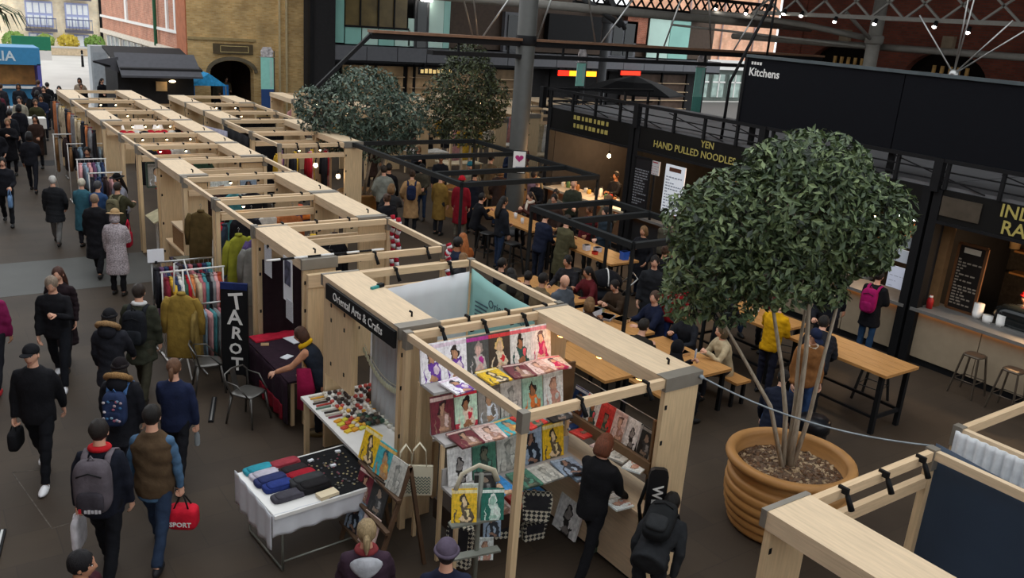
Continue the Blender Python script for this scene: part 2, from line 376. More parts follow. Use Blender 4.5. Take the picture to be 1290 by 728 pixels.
    if hat:
        st, hcol = hat; c = MB()
        if st in ('beanie', 'pompom'):
            c.ell(hm(0, -.008, .046), Vector((.092, .11, .098))*s, hM, 18, 12, 0, lambda p, d: Vector((p.x, p.y, max(p.z, -.02*s))))
            rp = hm(0, -.006, .035); ringtube(c, rp, hM@Vector((0, -.15, 1)), .094*s, .018*s, 18, 1.14)
            if st == 'pompom': c.ell(hm(0, -.02, .165), Vector((.035, .035, .032))*s, hM, 10, 7)
        elif st == 'cap':
            c.ell(hm(0, -.006, .05), Vector((.088, .105, .085))*s, hM, 18, 12, 0, lambda p, d: Vector((p.x, p.y, max(p.z, -.012*s))))
            c.ell(hm(0, .115, .045), Vector((.07, .075, .010))*s, hM, 14, 6)
        elif st == 'brim':
            c.ell(hm(0, -.008, .075), Vector((.088, .102, .085))*s, hM, 16, 10)
            c.ell(hm(0, -.008, .055), Vector((.165, .18, .012))*s, hM, 22, 6)
        elif st == 'hijab':
            c.ell(hm(0, -.022, .012), Vector((.1, .108, .135))*s, hM, 18, 12)
            c.tube([hm(0, -.02, -.05), P(.58), P(.5), P(.42)], [(.095*s, .095*s), (.11*s, .1*s), (.19*s, .14*s), (.215*s, .15*s)], 16, side=X)
        part({'brim': 'brimmed_hat', 'pompom': 'beanie', 'hijab': 'headscarf'}.get(st, st), c, fab(hcol), root)
    Mw = Matrix.Rotation(-R(face), 4, 'Z'); Mw.translation = Vector((x, y, z))
    return dict(root=root, s=s, P=lambda a, rx=0, fy=0: Mw@P(a, rx, fy), wr=[Mw@a[2] for a in A], hd=[Mw.to_3x3()@a[3] for a in A], M=Mw.to_3x3(), up=Mw.to_3x3()@up, fw=Mw.to_3x3()@fw, rt=Mw.to_3x3()@X, head=Mw@hc)
CRN = [0]
def crease(me, s):        # soft folds in the cloth
    n = len(me.vertices); co = np.empty(n*3, 'f'); no = np.empty(n*3, 'f'); me.vertices.foreach_get('co', co); me.vertices.foreach_get('normal', no)
    co = co.reshape(-1, 3); no = no.reshape(-1, 3); CRN[0] += 1; rg = np.random.default_rng(CRN[0]); d = np.zeros(n, 'f')
    for k in range(5):
        w = rg.normal(size=3)*np.array([16, 16, 30]); d += np.sin(co@w+rg.random()*6.28).astype('f')*rg.uniform(.4, 1)
    co = co+no*(np.clip(d, -2, 1.2)*.0042*s)[:, None]; me.vertices.foreach_set('co', co.astype('f').ravel()); me.update(); return me
def ringtube(mb, c, ax, r, t, n, ey=1.0):
    ax = unit(ax); u = unit(Vector((1, 0, 0))-ax*ax.x); v = ax.cross(u); c = Vector(c); vs = []; m = 7
    for i in range(n):
        a = 2*math.pi*i/n; d = u*math.cos(a)+v*(math.sin(a)*ey)
        for k in range(m):
            b = 2*math.pi*k/m; vs.append(c+d*(r+t*math.cos(b))+ax*(t*math.sin(b)))
    fs = [(i*m+k, ((i+1) % n)*m+k, ((i+1) % n)*m+(k+1) % m, i*m+(k+1) % m) for i in range(n) for k in range(m)]
    mb.add(vs, fs, 0, True)
def join_mesh(name, a, b):
    va = np.empty(len(a.vertices)*3, 'f'); a.vertices.foreach_get('co', va)
    vb = np.empty(len(b.vertices)*3, 'f'); b.vertices.foreach_get('co', vb); na = len(a.vertices)
    fa = [tuple(p.vertices) for p in a.polygons]; fb = [tuple(i+na for i in p.vertices) for p in b.polygons]
    mi = [0]*len(fa)+[p.material_index for p in b.polygons]
    me = bpy.data.meshes.new(name); me.from_pydata(np.concatenate([va, vb]).reshape(-1, 3).tolist(), [], fa+fb)
    me.polygons.foreach_set('material_index', mi); me.polygons.foreach_set('use_smooth', [True]*len(mi)); me.update()
    bpy.data.meshes.remove(a); bpy.data.meshes.remove(b); return me
def backpack(p, label, col, pocket=None, size=1.0, strap=None, flowers=None, txt=None):
    s = p['s']*size; P = p['P']; M = Matrix((p['rt'], p['fw'], p['up'])).transposed()
    o = P(.12, 0, -.24); root = thing('backpack', label, 'backpack', o); D = lambda a, b, c: M@(Vector((a, b, c))*s)
    m = MB(); m.ell(D(0, .01, .14), Vector((.15, .085, .24))*s, M, 18, 14, 0, sq(.55)); part('bag_body', m, fab(col), root)
    m = MB(); m.ell(D(0, -.075, .03), Vector((.11, .035, .1))*s, M, 14, 10, 0, sq(.55)); pk = part('pocket', m, fab(pocket or col), root)
    m = MB(); m.tube([D(-.1, -.075, .26), D(0, -.085, .3), D(.1, -.075, .26)], .006*s, 6); part('zip', m, BLK, root)
    m = MB(); m.tube([D(-.03, 0, .37), D(0, 0, .42), D(.03, 0, .37)], .009*s, 6); part('grab_handle', m, fab(strap or col), root)
    for q in (-1, 1):
        pts = [P(.42, q*.1, -.17)-o, P(.515, q*.105, -.1)-o, P(.54, q*.11, 0)-o, P(.49, q*.115, .115)-o, P(.36, q*.125, .155)-o, P(.2, q*.15, .1)-o]
        m = MB(); m.tube(pts, [(.028*s, .009*s)]*6, 8, side=p['rt']); part('strap', m, fab(strap or col), root)
    if flowers:
        rr = random.Random(5)
        for i in range(16):
            a, b = rr.uniform(-.11, .11), rr.uniform(-.02, .3); m = MB(); m.ell(D(a, -.083 if b > .12 else -.112, b), Vector((.022, .006, .02))*s, M, 7, 4); part('flower', m, fab(flowers[i % len(flowers)]), root)
    if txt:
        for k in range(5): part('worn_label', MB().rbox(D(-.03+k*.028, -.112, -.035), Vector((.02, .006, .035 if k % 2 else .028))*s, M), paint(txt[1]), root)
        part('red_tag', MB().rbox(D(-.075, -.112, -.03), Vector((.022, .006, .04))*s, M), paint('c02830'), root)
    return root
def held_bag(p, side, label, col, w=.3, h=.26, d=.16, cat='bag', name='handbag', drop=.16, txt=None, handle=None, lift=0, turn=False):
    wr = p['wr'][side]+p['hd'][side]*.085*p['s']; root = thing(name, label, cat, (wr.x, wr.y, wr.z-drop-h+lift)); M = p['M']@Matrix.Rotation(R(90 if turn else 0), 3, 'Z')
    D = lambda a, b, c: M@Vector((a, b, c))
    m = MB(); m.ell(D(0, 0, h/2), (d/2, w/2, h/2), M, 18, 12, 0, sq(.45)); part('bag_body', m, fab(col), root)
    for q in (-1, 1):
        m = MB(); m.tube([D(q*d*.3, -w*.25, h*.9), D(q*.02, -w*.1, h+drop*.7), D(0, 0, h+drop), D(q*.02, w*.1, h+drop*.7), D(q*d*.3, w*.25, h*.9)], .009, 6); part('handle', m, fab(handle or col), root)
    if txt:
        for fl in (-1, 1):
            nn = M@Vector((fl, 0, 0)); xd = Vector((0, 0, 1)).cross(nn)
            lettering(txt, .075, WHT, root, nn*(d/2+.004)+Vector((0, 0, h*.33)), xd, (0, 0, 1), bold=.002)
    return root
# ------------------------------------------------------------------ the hall: floor, walls, roof
def floor_mat():
    m = bpy.data.materials.new('worn_stone_floor'); m.use_nodes = True; nt = m.node_tree; b = nt.nodes['Principled BSDF']
    tc = nt.nodes.new('ShaderNodeTexCoord')
    br = nt.nodes.new('ShaderNodeTexBrick'); nt.links.new(tc.outputs['Object'], br.inputs[0])
    br.inputs['Color1'].default_value = (*rgb('463b30'), 1); br.inputs['Color2'].default_value = (*rgb('40362d'), 1); br.inputs['Mortar'].default_value = (*rgb('3c332b'), 1)
    br.inputs['Scale'].default_value = 1; br.inputs['Brick Width'].default_value = .9; br.inputs['Row Height'].default_value = .6; br.inputs['Mortar Size'].default_value = .006
    n = nt.nodes.new('ShaderNodeTexNoise'); n.inputs['Scale'].default_value = .7; n.inputs['Detail'].default_value = 8; nt.links.new(tc.outputs['Object'], n.inputs[0])
    cr = nt.nodes.new('ShaderNodeMapRange'); cr.inputs[1].default_value = .3; cr.inputs[2].default_value = .7; cr.inputs[3].default_value = .72; cr.inputs[4].default_value = 1.2
    nt.links.new(n.outputs[0], cr.inputs[0])
    mx = nt.nodes.new('ShaderNodeMix'); mx.data_type = 'RGBA'; mx.blend_type = 'MULTIPLY'; mx.inputs[0].default_value = 1
    nt.links.new(br.outputs[0], mx.inputs[6]); nt.links.new(cr.outputs[0], mx.inputs[7]); nt.links.new(mx.outputs[2], b.inputs['Base Color'])
    b.inputs['Roughness'].default_value = .62; b.inputs['Specular IOR Level'].default_value = .2
    return m
YB = brick_mat('yellow_stock_brick', rgb('d2b078'), rgb('bb955c'), rgb('c0a67c'))
RB = brick_mat('red_brick', rgb('b0664a'), rgb('9a5238'), rgb('b09080'))
RBX = brick_mat('red_brick_side', rgb('c08468'), rgb('b07055'), rgb('c0a090'), axis='x')
DRB = brick_mat('dark_red_brick', rgb('7a3a28'), rgb('64301e'), rgb('584038'), axis='x')
PEACH = brick_mat('sunlit_peach_brick', rgb('f0b896'), rgb('eaa884'), rgb('f0c8ac'))  # no sun lamp: the sunlit look is put into this brick colour
PALEB = brick_mat('pale_yellow_brick', rgb('f8e8c8'), rgb('f2dcb4'), rgb('f4ecd8'))
STREET = mat('pale_paving', rgb('c4c0ba'), .8, var=.08, vscale=.5)
TEAL = mat('teal_glass', rgb('8fc6ba'), .25, var=.08, vscale=.8)
TEALP = mat('pale_teal_glass', rgb('bfded2'), .25, var=.06, vscale=.8)
DGLASS = mat('dark_glass', rgb('1c2021'), .12, var=.2, vscale=1.5)
FASC = mat('grey_fascia', rgb('636469'), .55, var=.06)
CHARC = mat('charcoal_panel', rgb('2a292a'), .7, var=.1, spec=.15)
o = struct(bx((-90, -20, -.3), (140, 150, -.02)).build('ground', STREET))
o = struct(bx((-14, -10, -.02), (34, 44, 0)).build('floor', floor_mat()))
struct(bx((30, 24.3, -.02), (95, 51, -.005)).build('ground_dark_slab', mat('added_dark_grey', rgb('5a5855'), .85, var=.1)))  # dark slab added to take the glare off the pale ground here
fl = bpy.data.objects['floor']
for a, b_ in (((.63, 11.05), (.86, 9.55)), ((.86, 9.55), (1.37, 9.62)), ((.63, 11.05), (1.0, 10.95))): MB().bar((*a, .001), (*b_, .001), .012, .002).build('chalk_line', mat('chalk', rgb('5c554d'), .9, var=.6, vscale=9), fl)
BAND = mat('blue_grey_paving', rgb('4c4c49'), .6, var=.12, vscale=1.2)
for i, (y0, y1) in enumerate(((18.1, 20.4), (31.6, 32.6))):
    ob = bx((-14, y0, 0), (4.2, y1, .003)).build('trim_%d' % (i+1), BAND if i == 0 else CHARC); struct(ob)
# unseen roof slabs round an open strip shaped for the daylight, and the walls behind and left of the viewer
c = MB(); c.box((-14, -10, 11), (-3, 43, 11.3)); c.box((15, -10, 11), (34, 43, 11.3)); c.box((-3, -10, 11), (15, -3, 11.3))
struct(c.build('ceiling', CHARC))
struct(bx((-14.4, -10, 0), (-14, 43, 11)).build('wall_left', RB)); struct(bx((-14, -10.4, 0), (34, -10, 3.2)).build('wall_front', RB))  # front wall kept low so sky light enters from behind the viewer
# back wall: yellow brick with an arched passage
def arch_pts(cx, hw, z0, zs, rise, n=10):
    return [(cx-hw, z0)]+[(cx-hw*math.cos(math.pi*i/n), zs+rise*math.sin(math.pi*i/n)) for i in range(n+1)]+[(cx+hw, z0)]
def arched_wall(x0, x1, z1, cx, hw, zs, rise):
    ap = arch_pts(cx, hw, 0, zs, rise)
    return [(x0, 0)]+ap+[(x1, 0), (x1, z1), (x0, z1)]
MY = Matrix(((1, 0, 0), (0, 0, -1), (0, 1, 0)))     # polygon xy -> world xz, thickness along y
w = MB(); w.prism(arched_wall(11.4, 17.2, 11, 13.45, 1.05, 2.15, .55), .5, MY, (0, 43.25, 0))
wb = struct(w.build('wall_back', YB))
m = MB(); pts = arch_pts(13.45, 1.16, 2.0, 2.15, .66, 12)[1:-1]
for a, b_ in zip(pts, pts[1:]): m.bar((a[0], 42.97, a[1]), (b_[0], 42.97, b_[1]), .12, .16)
o = m.build('arch_hood', mat('arch_stone', rgb('6a5f4c'), .8), wb)
for x in (15.75, 16.1): o = bx((x, 42.86, 0), (x+.07, 42.98, 11)).build('downpipe', mat('cream_pipe', rgb('c9b790'), .6), wb)
o = bx((11.4, 42.9, 3.62), (14.6, 43, 3.74)).build('stone_course', mat('course_stone', rgb('a38c60'), .8), wb)
w = MB(); w.box((12.3, 47.5, 0), (14.9, 47.7, 2.88)); w.box((12.22, 43.5, 0), (12.36, 47.7, 2.88)); w.box((14.8, 43.5, 0), (15.0, 47.7, 2.88)); w.box((12.25, 43.5, 2.8), (15, 47.7, 2.89)); struct(w.build('wall_passage', mat('passage_gloom', rgb('3a2418'), .8, var=.4, vscale=3)))  # closed box, the passage gloom put into its dark brown colour
t = thing('wall_plaque', 'framed brown name board over the brick arch', 'sign', (13.5, 42.93, 3.2))
part('board', bx((-.95, -.04, -.2), (.95, .04, .28)), mat('plaque_brown', rgb('54462f'), .5), t)
fr = MB()
for a, b_ in (((-.62, -.1), (.72, -.1)), ((-.62, .18), (.72, .18)), ((-.62, -.1), (-.62, .18)), ((.72, -.1), (.72, .18))): fr.bar((a[0], -.05, a[1]), (b_[0], -.05, b_[1]), .03, .03, up=(0, 1, 0))
part('frame', fr, mat('plaque_gold', rgb('c2ab74'), .5), t)
# red brick corner house outside (facade runs along the row)
t = thing('brick_house', 'red brick house with white pilasters beyond the open end of the hall', 'building', (11.6, 50, 0))
part('facade', bx((0, -6.9, 2.9), (6, 14, 12)), RBX, t)
part('corner_pier', bx((-.25, -6.95, 2.2), (.6, -5.3, 12)), mat('orange_brick', rgb('b06a48'), .85, var=.15, vscale=3), t, 'orange brick corner pier')
part('ground_floor', bx((.3, -6.8, 0), (.6, 14, 2.9)), mat('shop_stone', rgb('b9aa98'), .8), t)
part('cornice', bx((-.18, -6.2, 2.75), (.1, 14, 3.0)), mat('cornice_stone', rgb('d6cbbb'), .7), t)
part('sill_band', bx((-.12, -5.6, 3.72), (.05, 14, 3.86)), WHT, t)
for i, y in enumerate((-4.6, -3.0, -.5, 6.2)): part('white_pilaster', bx((-.1, y, 3.86), (.05, y+(.3 if i < 3 else .5), 12)), WHT, t)
part('drainpipe', MB().tube([(-.16, -.8, 2.9), (-.16, -.8, 12)], .09, 8), paint('2c6b4c'), t, 'green drainpipe')
for y0, y1 in ((-4.8, -1.4), (-.6, 3.4), (4.2, 9), (9.8, 13.6)):
    wo = part('shop_window', bx((.2, y0, 1.2), (.34, y1, 2.6)), mat('sky_glass', rgb('8d98a3'), .2, var=.3, vscale=2), t)
    n = 3
    for k in range(n+1): part('glazing_bar', bx((.14, y0+(y1-y0)*k/n-.05, 1.2), (.24, y0+(y1-y0)*k/n+.05, 2.6)), WHT, wo)
    part('glazing_bar', bx((.14, y0, 1.85), (.24, y1, 1.95)), WHT, wo)
# pale apartment block across the street
t = thing('apartment_block', 'pale yellow brick apartment block with white bays and blue balconies', 'building', (12, 86, 0))
part('wall', bx((-12, 0, 0), (6.2, 6, 14)), PALEB, t)
LILAC = mat('lilac_wall', rgb('aab2d8'), .7, var=.05)
for x0, x1 in ((-2.35, -.3), (.65, 2.5)):
    for z0 in (1.9, 4.6):
        wo = part('bay_window', bx((x0, -.3, z0), (x1, .1, z0+2.1)), LILAC, t)
        for k in range(4):
            a = x0+.1+(x1-x0-.1)*k/4
            for q in (0, 1): part('pane', bx((a, -.36, z0+.15+q*1.0), (a+(x1-x0)/4-.12, -.3, z0+.95+q*1.0)), mat('bright_pane', rgb('eef2f6'), .3, var=.05), wo)
        bo = part('balcony', bx((x0-.15, -1.0, z0-.35), (x1+.15, -.3, z0-.12)), mat('balcony_slab', rgb('5c5a66'), .7), t)
        for k in range(9): part('baluster', MB().bar((x0-.1+(x1-x0+.2)*k/8, -.95, z0-.1), (x0-.1+(x1-x0+.2)*k/8, -.95, z0+.75), .03), mat('rail_blue', rgb('5a648a'), .5), bo)
        part('railing', bx((x0-.13, -.98, z0+.7), (x1+.13, -.92, z0+.78)), mat('rail_blue', rgb('5a648a'), .5), bo)
    wo = part('ground_window', bx((x0+.1, -.1, .3), (x1-.1, .1, 1.4)), LILAC, t)
    for k in range(3): part('pane', bx((x0+.2+k*.62, -.16, .4), (x0+.68+k*.62, -.1, 1.3)), mat('bright_pane', rgb('eef2f6'), .3), wo)
part('lilac_bay', bx((4.0, -.4, 0), (5.2, .1, 14)), LILAC, t)
part('drainpipe', MB().tube([(3.45, -.2, 0), (3.45, -.2, 14)], .12, 8), BLK, t)
# low garden wall and planting in front of it
t = thing('garden_wall', 'low pale stone garden wall along the far pavement', 'wall', (10.5, 80.5, 0))
part('wall', bx((-4, 0, 0), (5, .4, .55)), mat('stone_wall', rgb('c8b496'), .9, var=.15), t); part('coping', bx((-4.1, -.05, .55), (5.1, .45, .68)), STREET, t)
# ------------------------------------------------------------------ grey steel and glass block at the back
t = thing('office_front', 'grey and teal glazed office front above the shops at the back', 'building', (0, 42, 0))
part('corner_pillar', bx((16.9, -.5, 0), (18.1, .6, 11)), CHARC, t)
part('corner_edge', bx((16.75, -.6, 0), (16.95, -.3, 11)), BLK, t)
part('wall', bx((18.1, .8, 0), (34.4, 1.2, 11)), CHARC, t); part('low_wall', bx((34.4, .8, 0), (46, 1.2, 6.7)), CHARC, t)
part('upper_wall', bx((24.9, .2, 3.8), (34.4, .8, 11)), mat('brown_panel', rgb('4a3a2e'), .7, var=.15), t)
for i in range(16):      # fascia panels
    x = 18.1+i*1.74; part('fascia_panel', bx((x+.02, -.45, 3.02), (x+1.72, .5, 3.72)), FASC, t)
part('soffit', bx((18.1, -.4, 2.9), (46, .9, 3.0)), BLK, t)
def pane(x0, x1, z0, z1, m, y=0): return part('glass_panel', bx((x0, y, z0), (x1, y+.06, z1)), m, t)
pane(18.15, 18.78, 3.82, 8, TEAL)
for k in range(4): pane(18.85+k*.93, 19.72+k*.93, 3.78, 4.6, TEALP if k % 2 else TEAL)
pane(18.85, 22.3, 4.7, 8, mat('amber_glass', rgb('6a5a34'), .3, var=.35, vscale=1.2))
for x in (19.6, 20.6, 21.5): part('mullion', bx((x, -.06, 4.7), (x+.08, .05, 8)), BLK, t)
part('rail', bx((18.8, -.08, 4.6), (22.4, .05, 4.7)), BLK, t)
d = part('door_leaf', bx((22.9, -.05, 3.75), (23.45, .1, 6.1)), DGLASS, t); part('door_frame', bx((22.75, -.02, 3.75), (22.9, .12, 6.2)), DGR, d); part('door_frame', bx((23.45, -.02, 3.75), (23.6, .12, 6.2)), DGR, d)
pane(22.4, 22.75, 3.8, 5.2, TEALP); pane(23.62, 24.5, 3.78, 8, TEALP); pane(24.52, 24.9, 3.78, 8, TEAL)
part('strip_lamp', bx((23.0, -.3, 6.1), (23.6, -.15, 6.2)), BULBW, t)
for x in (28.6, 36.4): 
    d = part('door_frame', bx((x-.2, -.1, 3.75), (x+2.0, .25, 5.9)), FASC, t)
    for k in range(2): part('glass_panel', bx((x+k*.95, -.16, 3.85), (x+.8+k*.95, -.1, 5.75)), DGLASS, d)
pane(39.3, 41.1, 3.8, 6.2, TEALP, -.2); pane(41.15, 42.9, 3.8, 6.2, TEAL, -.2)
part('brown_bay', bx((34.4, .2, 3.8), (45.6, .8, 6.7)), mat('brown_panel', rgb('4a3a2e'), .7), t); part('spandrel', bx((34.5, -.3, 6.2), (44, .2, 6.75)), FASC, t); part('brick_panel', bx((37.5, -.1, 4.6), (39.2, .2, 6.2)), RB, t)
part('dark_screen', bx((31.4, -.2, 4.3), (35.4, .2, 6.0)), BLK, t)
for k in range(12): part('ground_mullion', bx((18.4+k*2.3, .3, 0), (18.5+k*2.3, .45, 2.95)), BLK, t)
# shops under it
for x0, x1, c_ in ((19.0, 22.5, 'b89a72'), (22.8, 27.8, 'c0a078'), (28.4, 30.8, '8a7358'), (38.2, 44.0, '5a4a40')):
    s = thing('shop_shelving', 'warm lit shelving of a shop under the grey office front, %s' % {19.0: 'behind the trees', 22.8: 'by the gold sign', 28.4: 'beside the big column', 38.2: 'below the brown wall'}[x0], 'shelving', (x0, 42.6, 0))
    part('back_panel', bx((0, 0, 0), (x1-x0, .1, 2.7)), mat('shop_back_'+c_, rgb(c_), .8, var=.3, vscale=2), s)
    for k in range(4):
        sh = part('shelf', bx((.05, -.3, .5+k*.55), (x1-x0-.05, 0, .54+k*.55)), WX, s)
def glow_sign(label, x0, x1, z0, z1, c1, y=41.45, txt=None, name='illuminated_sign'):
    s = thing(name, label, 'sign', ((x0+x1)/2, y, z0)); w_ = (x1-x0)/2
    part('backing', bx((-w_-.08, .02, -.05), (w_+.08, .1, z1-z0+.05)), BLK, s)
    for q in (-.7, .7): part('hanger', bx((q*w_-.02, .03, z1-z0), (q*w_+.02, .4, 2.98-z0)), BLK, s)
    if txt:
        for k in range(8): part('worn_letter', bx((-w_+k*w_/4+.03, -.02, .03), (-w_+(k+.75)*w_/4, .02, (z1-z0)*(.95 if k % 3 else .8))), mat('glow_%s' % c1, rgb(c1), emit=.8, var=0), s)
    else: part('lit_panel', bx((-w_, -.04, 0), (w_, .02, z1-z0)), mat('glow_%s' % c1, rgb(c1), emit=2.2, var=0), s)
    return s
glow_sign('red end of the glowing neon shop sign beside the column', 32.1, 32.9, 2.55, 2.85, 'ff2410'); glow_sign('yellow glowing shop sign strip under the office front', 32.95, 35.0, 2.55, 2.85, 'ffa21a')
glow_sign('red glowing shop sign over the black awning', 37.0, 38.6, 2.7, 2.95, 'ff2a14')
glow_sign('small gold lettered shop sign between the two trees', 22.9, 24.9, 2.45, 2.72, 'd8b878', txt=1)
# distant building and shop beyond the gap at right, sunlight in its wall colour
t = thing('corner_building', 'peach brick building with white shop front seen past the office block', 'building', (54, 52, 0))
part('wall', bx((-4, 0, 3.4), (10, 4, 14)), PEACH, t); part('stone_band', bx((-4, -.3, 2.6), (10, 0, 3.4)), WHT, t); part('shop_wall', bx((-4, .1, 0), (10, 4, 2.6)), mat('shop_dark', rgb('59625c'), .6), t)
for k in range(6): 
    wo = part('shop_window', bx((-3.2+k*2, -.05, .3), (-1.8+k*2, .1, 2.2)), mat('shop_glass', rgb('9fb2aa'), .2, var=.4, vscale=1.5), t); part('transom', bx((-3.25+k*2, -.12, 1.5), (-1.75+k*2, -.04, 1.62)), WHT, wo); part('mullion', bx((-2.55+k*2, -.12, .3), (-2.45+k*2, -.04, 2.2)), WHT, wo)
for k in (0, 1, 2): part('rain_pipe', MB().tube([(-1+k*4, -.1, 3.4), (-1+k*4, -.1, 14)], .07, 8), mat('lilac_pipe', rgb('b8a4a4'), .6), t)
# old brick arcade wall at right, above the kitchens
MX = Matrix(((0, 0, 1), (1, 0, 0), (0, 1, 0)))      # polygon xy -> world yz
def warch(y0, y1, cy, hw, zs, rise, z1):
    a = arch_pts(cy, hw, 0, zs, rise, 14); return [(y0, 0)]+a+[(y1, 0), (y1, z1), (y0, z1)]
wr = None
for i, cy in enumerate((4.6, 8.7, 12.8, 16.9, 21.0)):
    m = MB(); m.prism(warch(cy-2.05, cy+2.05, cy, 1.55, 4.6, 1.05, 11), .5, MX, (30.2, 0, 0))
    ob = m.build('wall_right', DRB); struct(ob)
    key = MB().box((29.75, cy-.2, 5.6), (29.95, cy+.2, 6.15)).build('keystone', mat('key_stone', rgb('8d7c66'), .8), ob)
    bk = MB().box((30.3, cy-1.6, 0), (30.4, cy+1.6, 5.7)).build('arch_dark_sheet', mat('dark_recess', rgb('15110f'), .8, var=.2, spec=.05), ob)  # near-black sheet, the dark arch interior put into its colour
    for k in range(5): MB().box((30.2, cy-.7+k*.3, 4.5), (30.28, cy-.6+k*.3, 5.15)).build('lit_pane', mat('amber_pane', rgb('a8844c'), emit=.06, var=.5, vscale=4), ob)
struct(bx((29.9, 23.0, 0), (30.5, 24.2, 11)).build('wall_pier', DRB)); struct(bx((29.9, -10, 0), (30.5, 2.55, 11)).build('wall_right_end', DRB))
# ------------------------------------------------------------------ roof steel
t = thing('steel_column', 'tall round charcoal steel column beside the food tables', 'column', (13.65, 19.1, 0))
part('shaft', MB().lathe([(.34, 0), (.34, .1), (.27, .3), (.25, .5), (.25, 11)], 24), mat('column_grey', rgb('4b4b48'), .55, var=.06), t)
part('band', MB().lathe([(.262, 5.05), (.275, 5.08), (.275, 5.28), (.262, 5.3)], 24), BLK, t)
part('plinth', MB().lathe([(.45, 0), (.45, .12), (.36, .16)], 24), DGR, t)
MGR = mat('lit_roof_steel', rgb('8a8780'), .55, var=.08, spec=.3)  # paler steel, daylight on the upper pipes put into the colour
for x, y, l in ((30.2, 35.3, 'charcoal column standing by the red neon sign'), (26.6, 17.6, 'grey column carrying the roof arms in front of the brick arcade')):
    t = thing('steel_column', l, 'column', (x, y, 0)); part('shaft', MB().lathe([(.3, 0), (.24, .3), (.22, .5), (.22, 11)], 16), MGR if y < 30 else DGR, t); part('collar', MB().lathe([(.26, 5.7), (.3, 5.75), (.3, 5.95), (.26, 6)], 16), MGR if y < 30 else DGR, t)
RUST = mat('brown_flange', rgb('7a5a44'), .6, var=.15)
t = thing('tie_beam', 'long horizontal steel tie beam crossing the hall past the column', 'beam', (0, 19.1, 0))
part('web', bx((9.2, -.09, 5.02), (26, .09, 5.16)), BLK, t); part('top_flange', bx((9.2, -.16, 5.16), (26, .16, 5.22)), RUST, t); part('bottom_flange', bx((10.8, -.14, 4.72), (26, .14, 4.82)), BLK, t)
for x in (11.6, 13.1, 14.9, 17.2, 18.4, 20.4, 22.5): part('hanger_post', MB().bar((x, 0, 4.8), (x, 0, 5.05), .05), BLK, t)
part('brace', MB().bar((9.2, 0, 5.1), (7.9, 0, 3.9), .08), BLK, t)
for x, dx in ((12.0, -.55), (12.3, 1.1), (12.15, -.3), (14.0, .5), (16.0, -.5), (16.2, 1.2), (18.6, .5), (20.6, -.4), (21.6, 1.0)): part('tie_rod', MB().tube([(x, 0, 5.2), (x+dx*1.5, 0, 7.4)], .025, 6), CHR, t)
t = thing('upper_beam', 'grey pipe beam above the tie beam at the top of the picture', 'beam', (0, 22, 0))
part('pipe', MB().tube([(11.5, 0, 6.15), (29, 0, 6.1)], .14, 10), MGR, t)
part('pipe_arm', MB().tube([(17.6, 0, 6.5), (19.4, 0, 5.7)], .09, 8), DGR, t); part('pipe_arm', MB().tube([(18.6, 0, 6.8), (19.6, 0, 5.6)], .07, 8), DGR, t)
def lattice(label, p0, p1, h, n, mt=BLK, r=.05):
    p0, p1 = Vector(p0), Vector(p1); t = thing('lattice_girder', label, 'girder', tuple(p0)); d = p1-p0; u = Vector((0, 0, h))
    part('bottom_chord', MB().bar((0, 0, 0), d, .16, .12), mt, t); part('top_chord', MB().bar(u, d+u, .16, .12), mt, t)
    for k in range(n):
        a, b_ = d*(k/n), d*((k+1)/n); part('lacing', MB().bar(a, b_+u, r), mt, t); part('lacing', MB().bar(a+u, b_, r), mt, t)
lattice('dark lattice roof girder in front of the peach building', (19, 24, 6.32), (29.8, 24.6, 6.32), .55, 22)
lattice('dark lattice roof girder over the brick arcade', (24.5, 3, 6.55), (24.5, 21, 6.45), .9, 16, MGR, .06)
t = thing('roof_bracing', 'curved grey pipe arm rising to the roof column', 'beam', (0, 0, 0))
part('pipe', MB().tube([(26.6, 17.6, 5.85), (25.5, 19.5, 6.15), (24.6, 21, 6.3), (24.4, 23.8, 6.35)], .1, 8), MGR, t)
part('pipe', MB().tube([(26.6, 17.6, 5.75), (24.7, 17.5, 6.6)], .06, 8), MGR, t); part('pipe', MB().tube([(26.6, 17.6, 5.6), (23.5, 23.9, 5.85)], .04, 8), MGR, t)
t = thing('wall_beam', 'grey horizontal pipe beam crossing in front of the brick arcade', 'beam', (27, 0, 0)); part('pipe', MB().tube([(0, 2, 5.72), (0, 24, 5.6)], .11, 8), MGR, t)
for i, (y, z) in enumerate(((19.6, 6.55), (18.9, 6.52), (17.6, 6.4), (16.2, 6.4), (14.3, 6.42), (13.3, 6.32), (11.6, 6.42), (10.4, 6.3), (21.2, 6.5), (22.6, 6.6))):
    s = thing('roof_spotlight', 'small white roof spotlight on the girder above the black kitchen hoarding', 'spotlight', (24.4, y, z-.12), 0, 'roof spotlights'); part('can', MB().tube([(0, 0, .16), (-.06, 0, .02)], [.05, .07], 10), BLK, s); part('lens', MB().ell((-.065, 0, .01), (.06, .06, .045), None, 10, 6), BULBW, s)
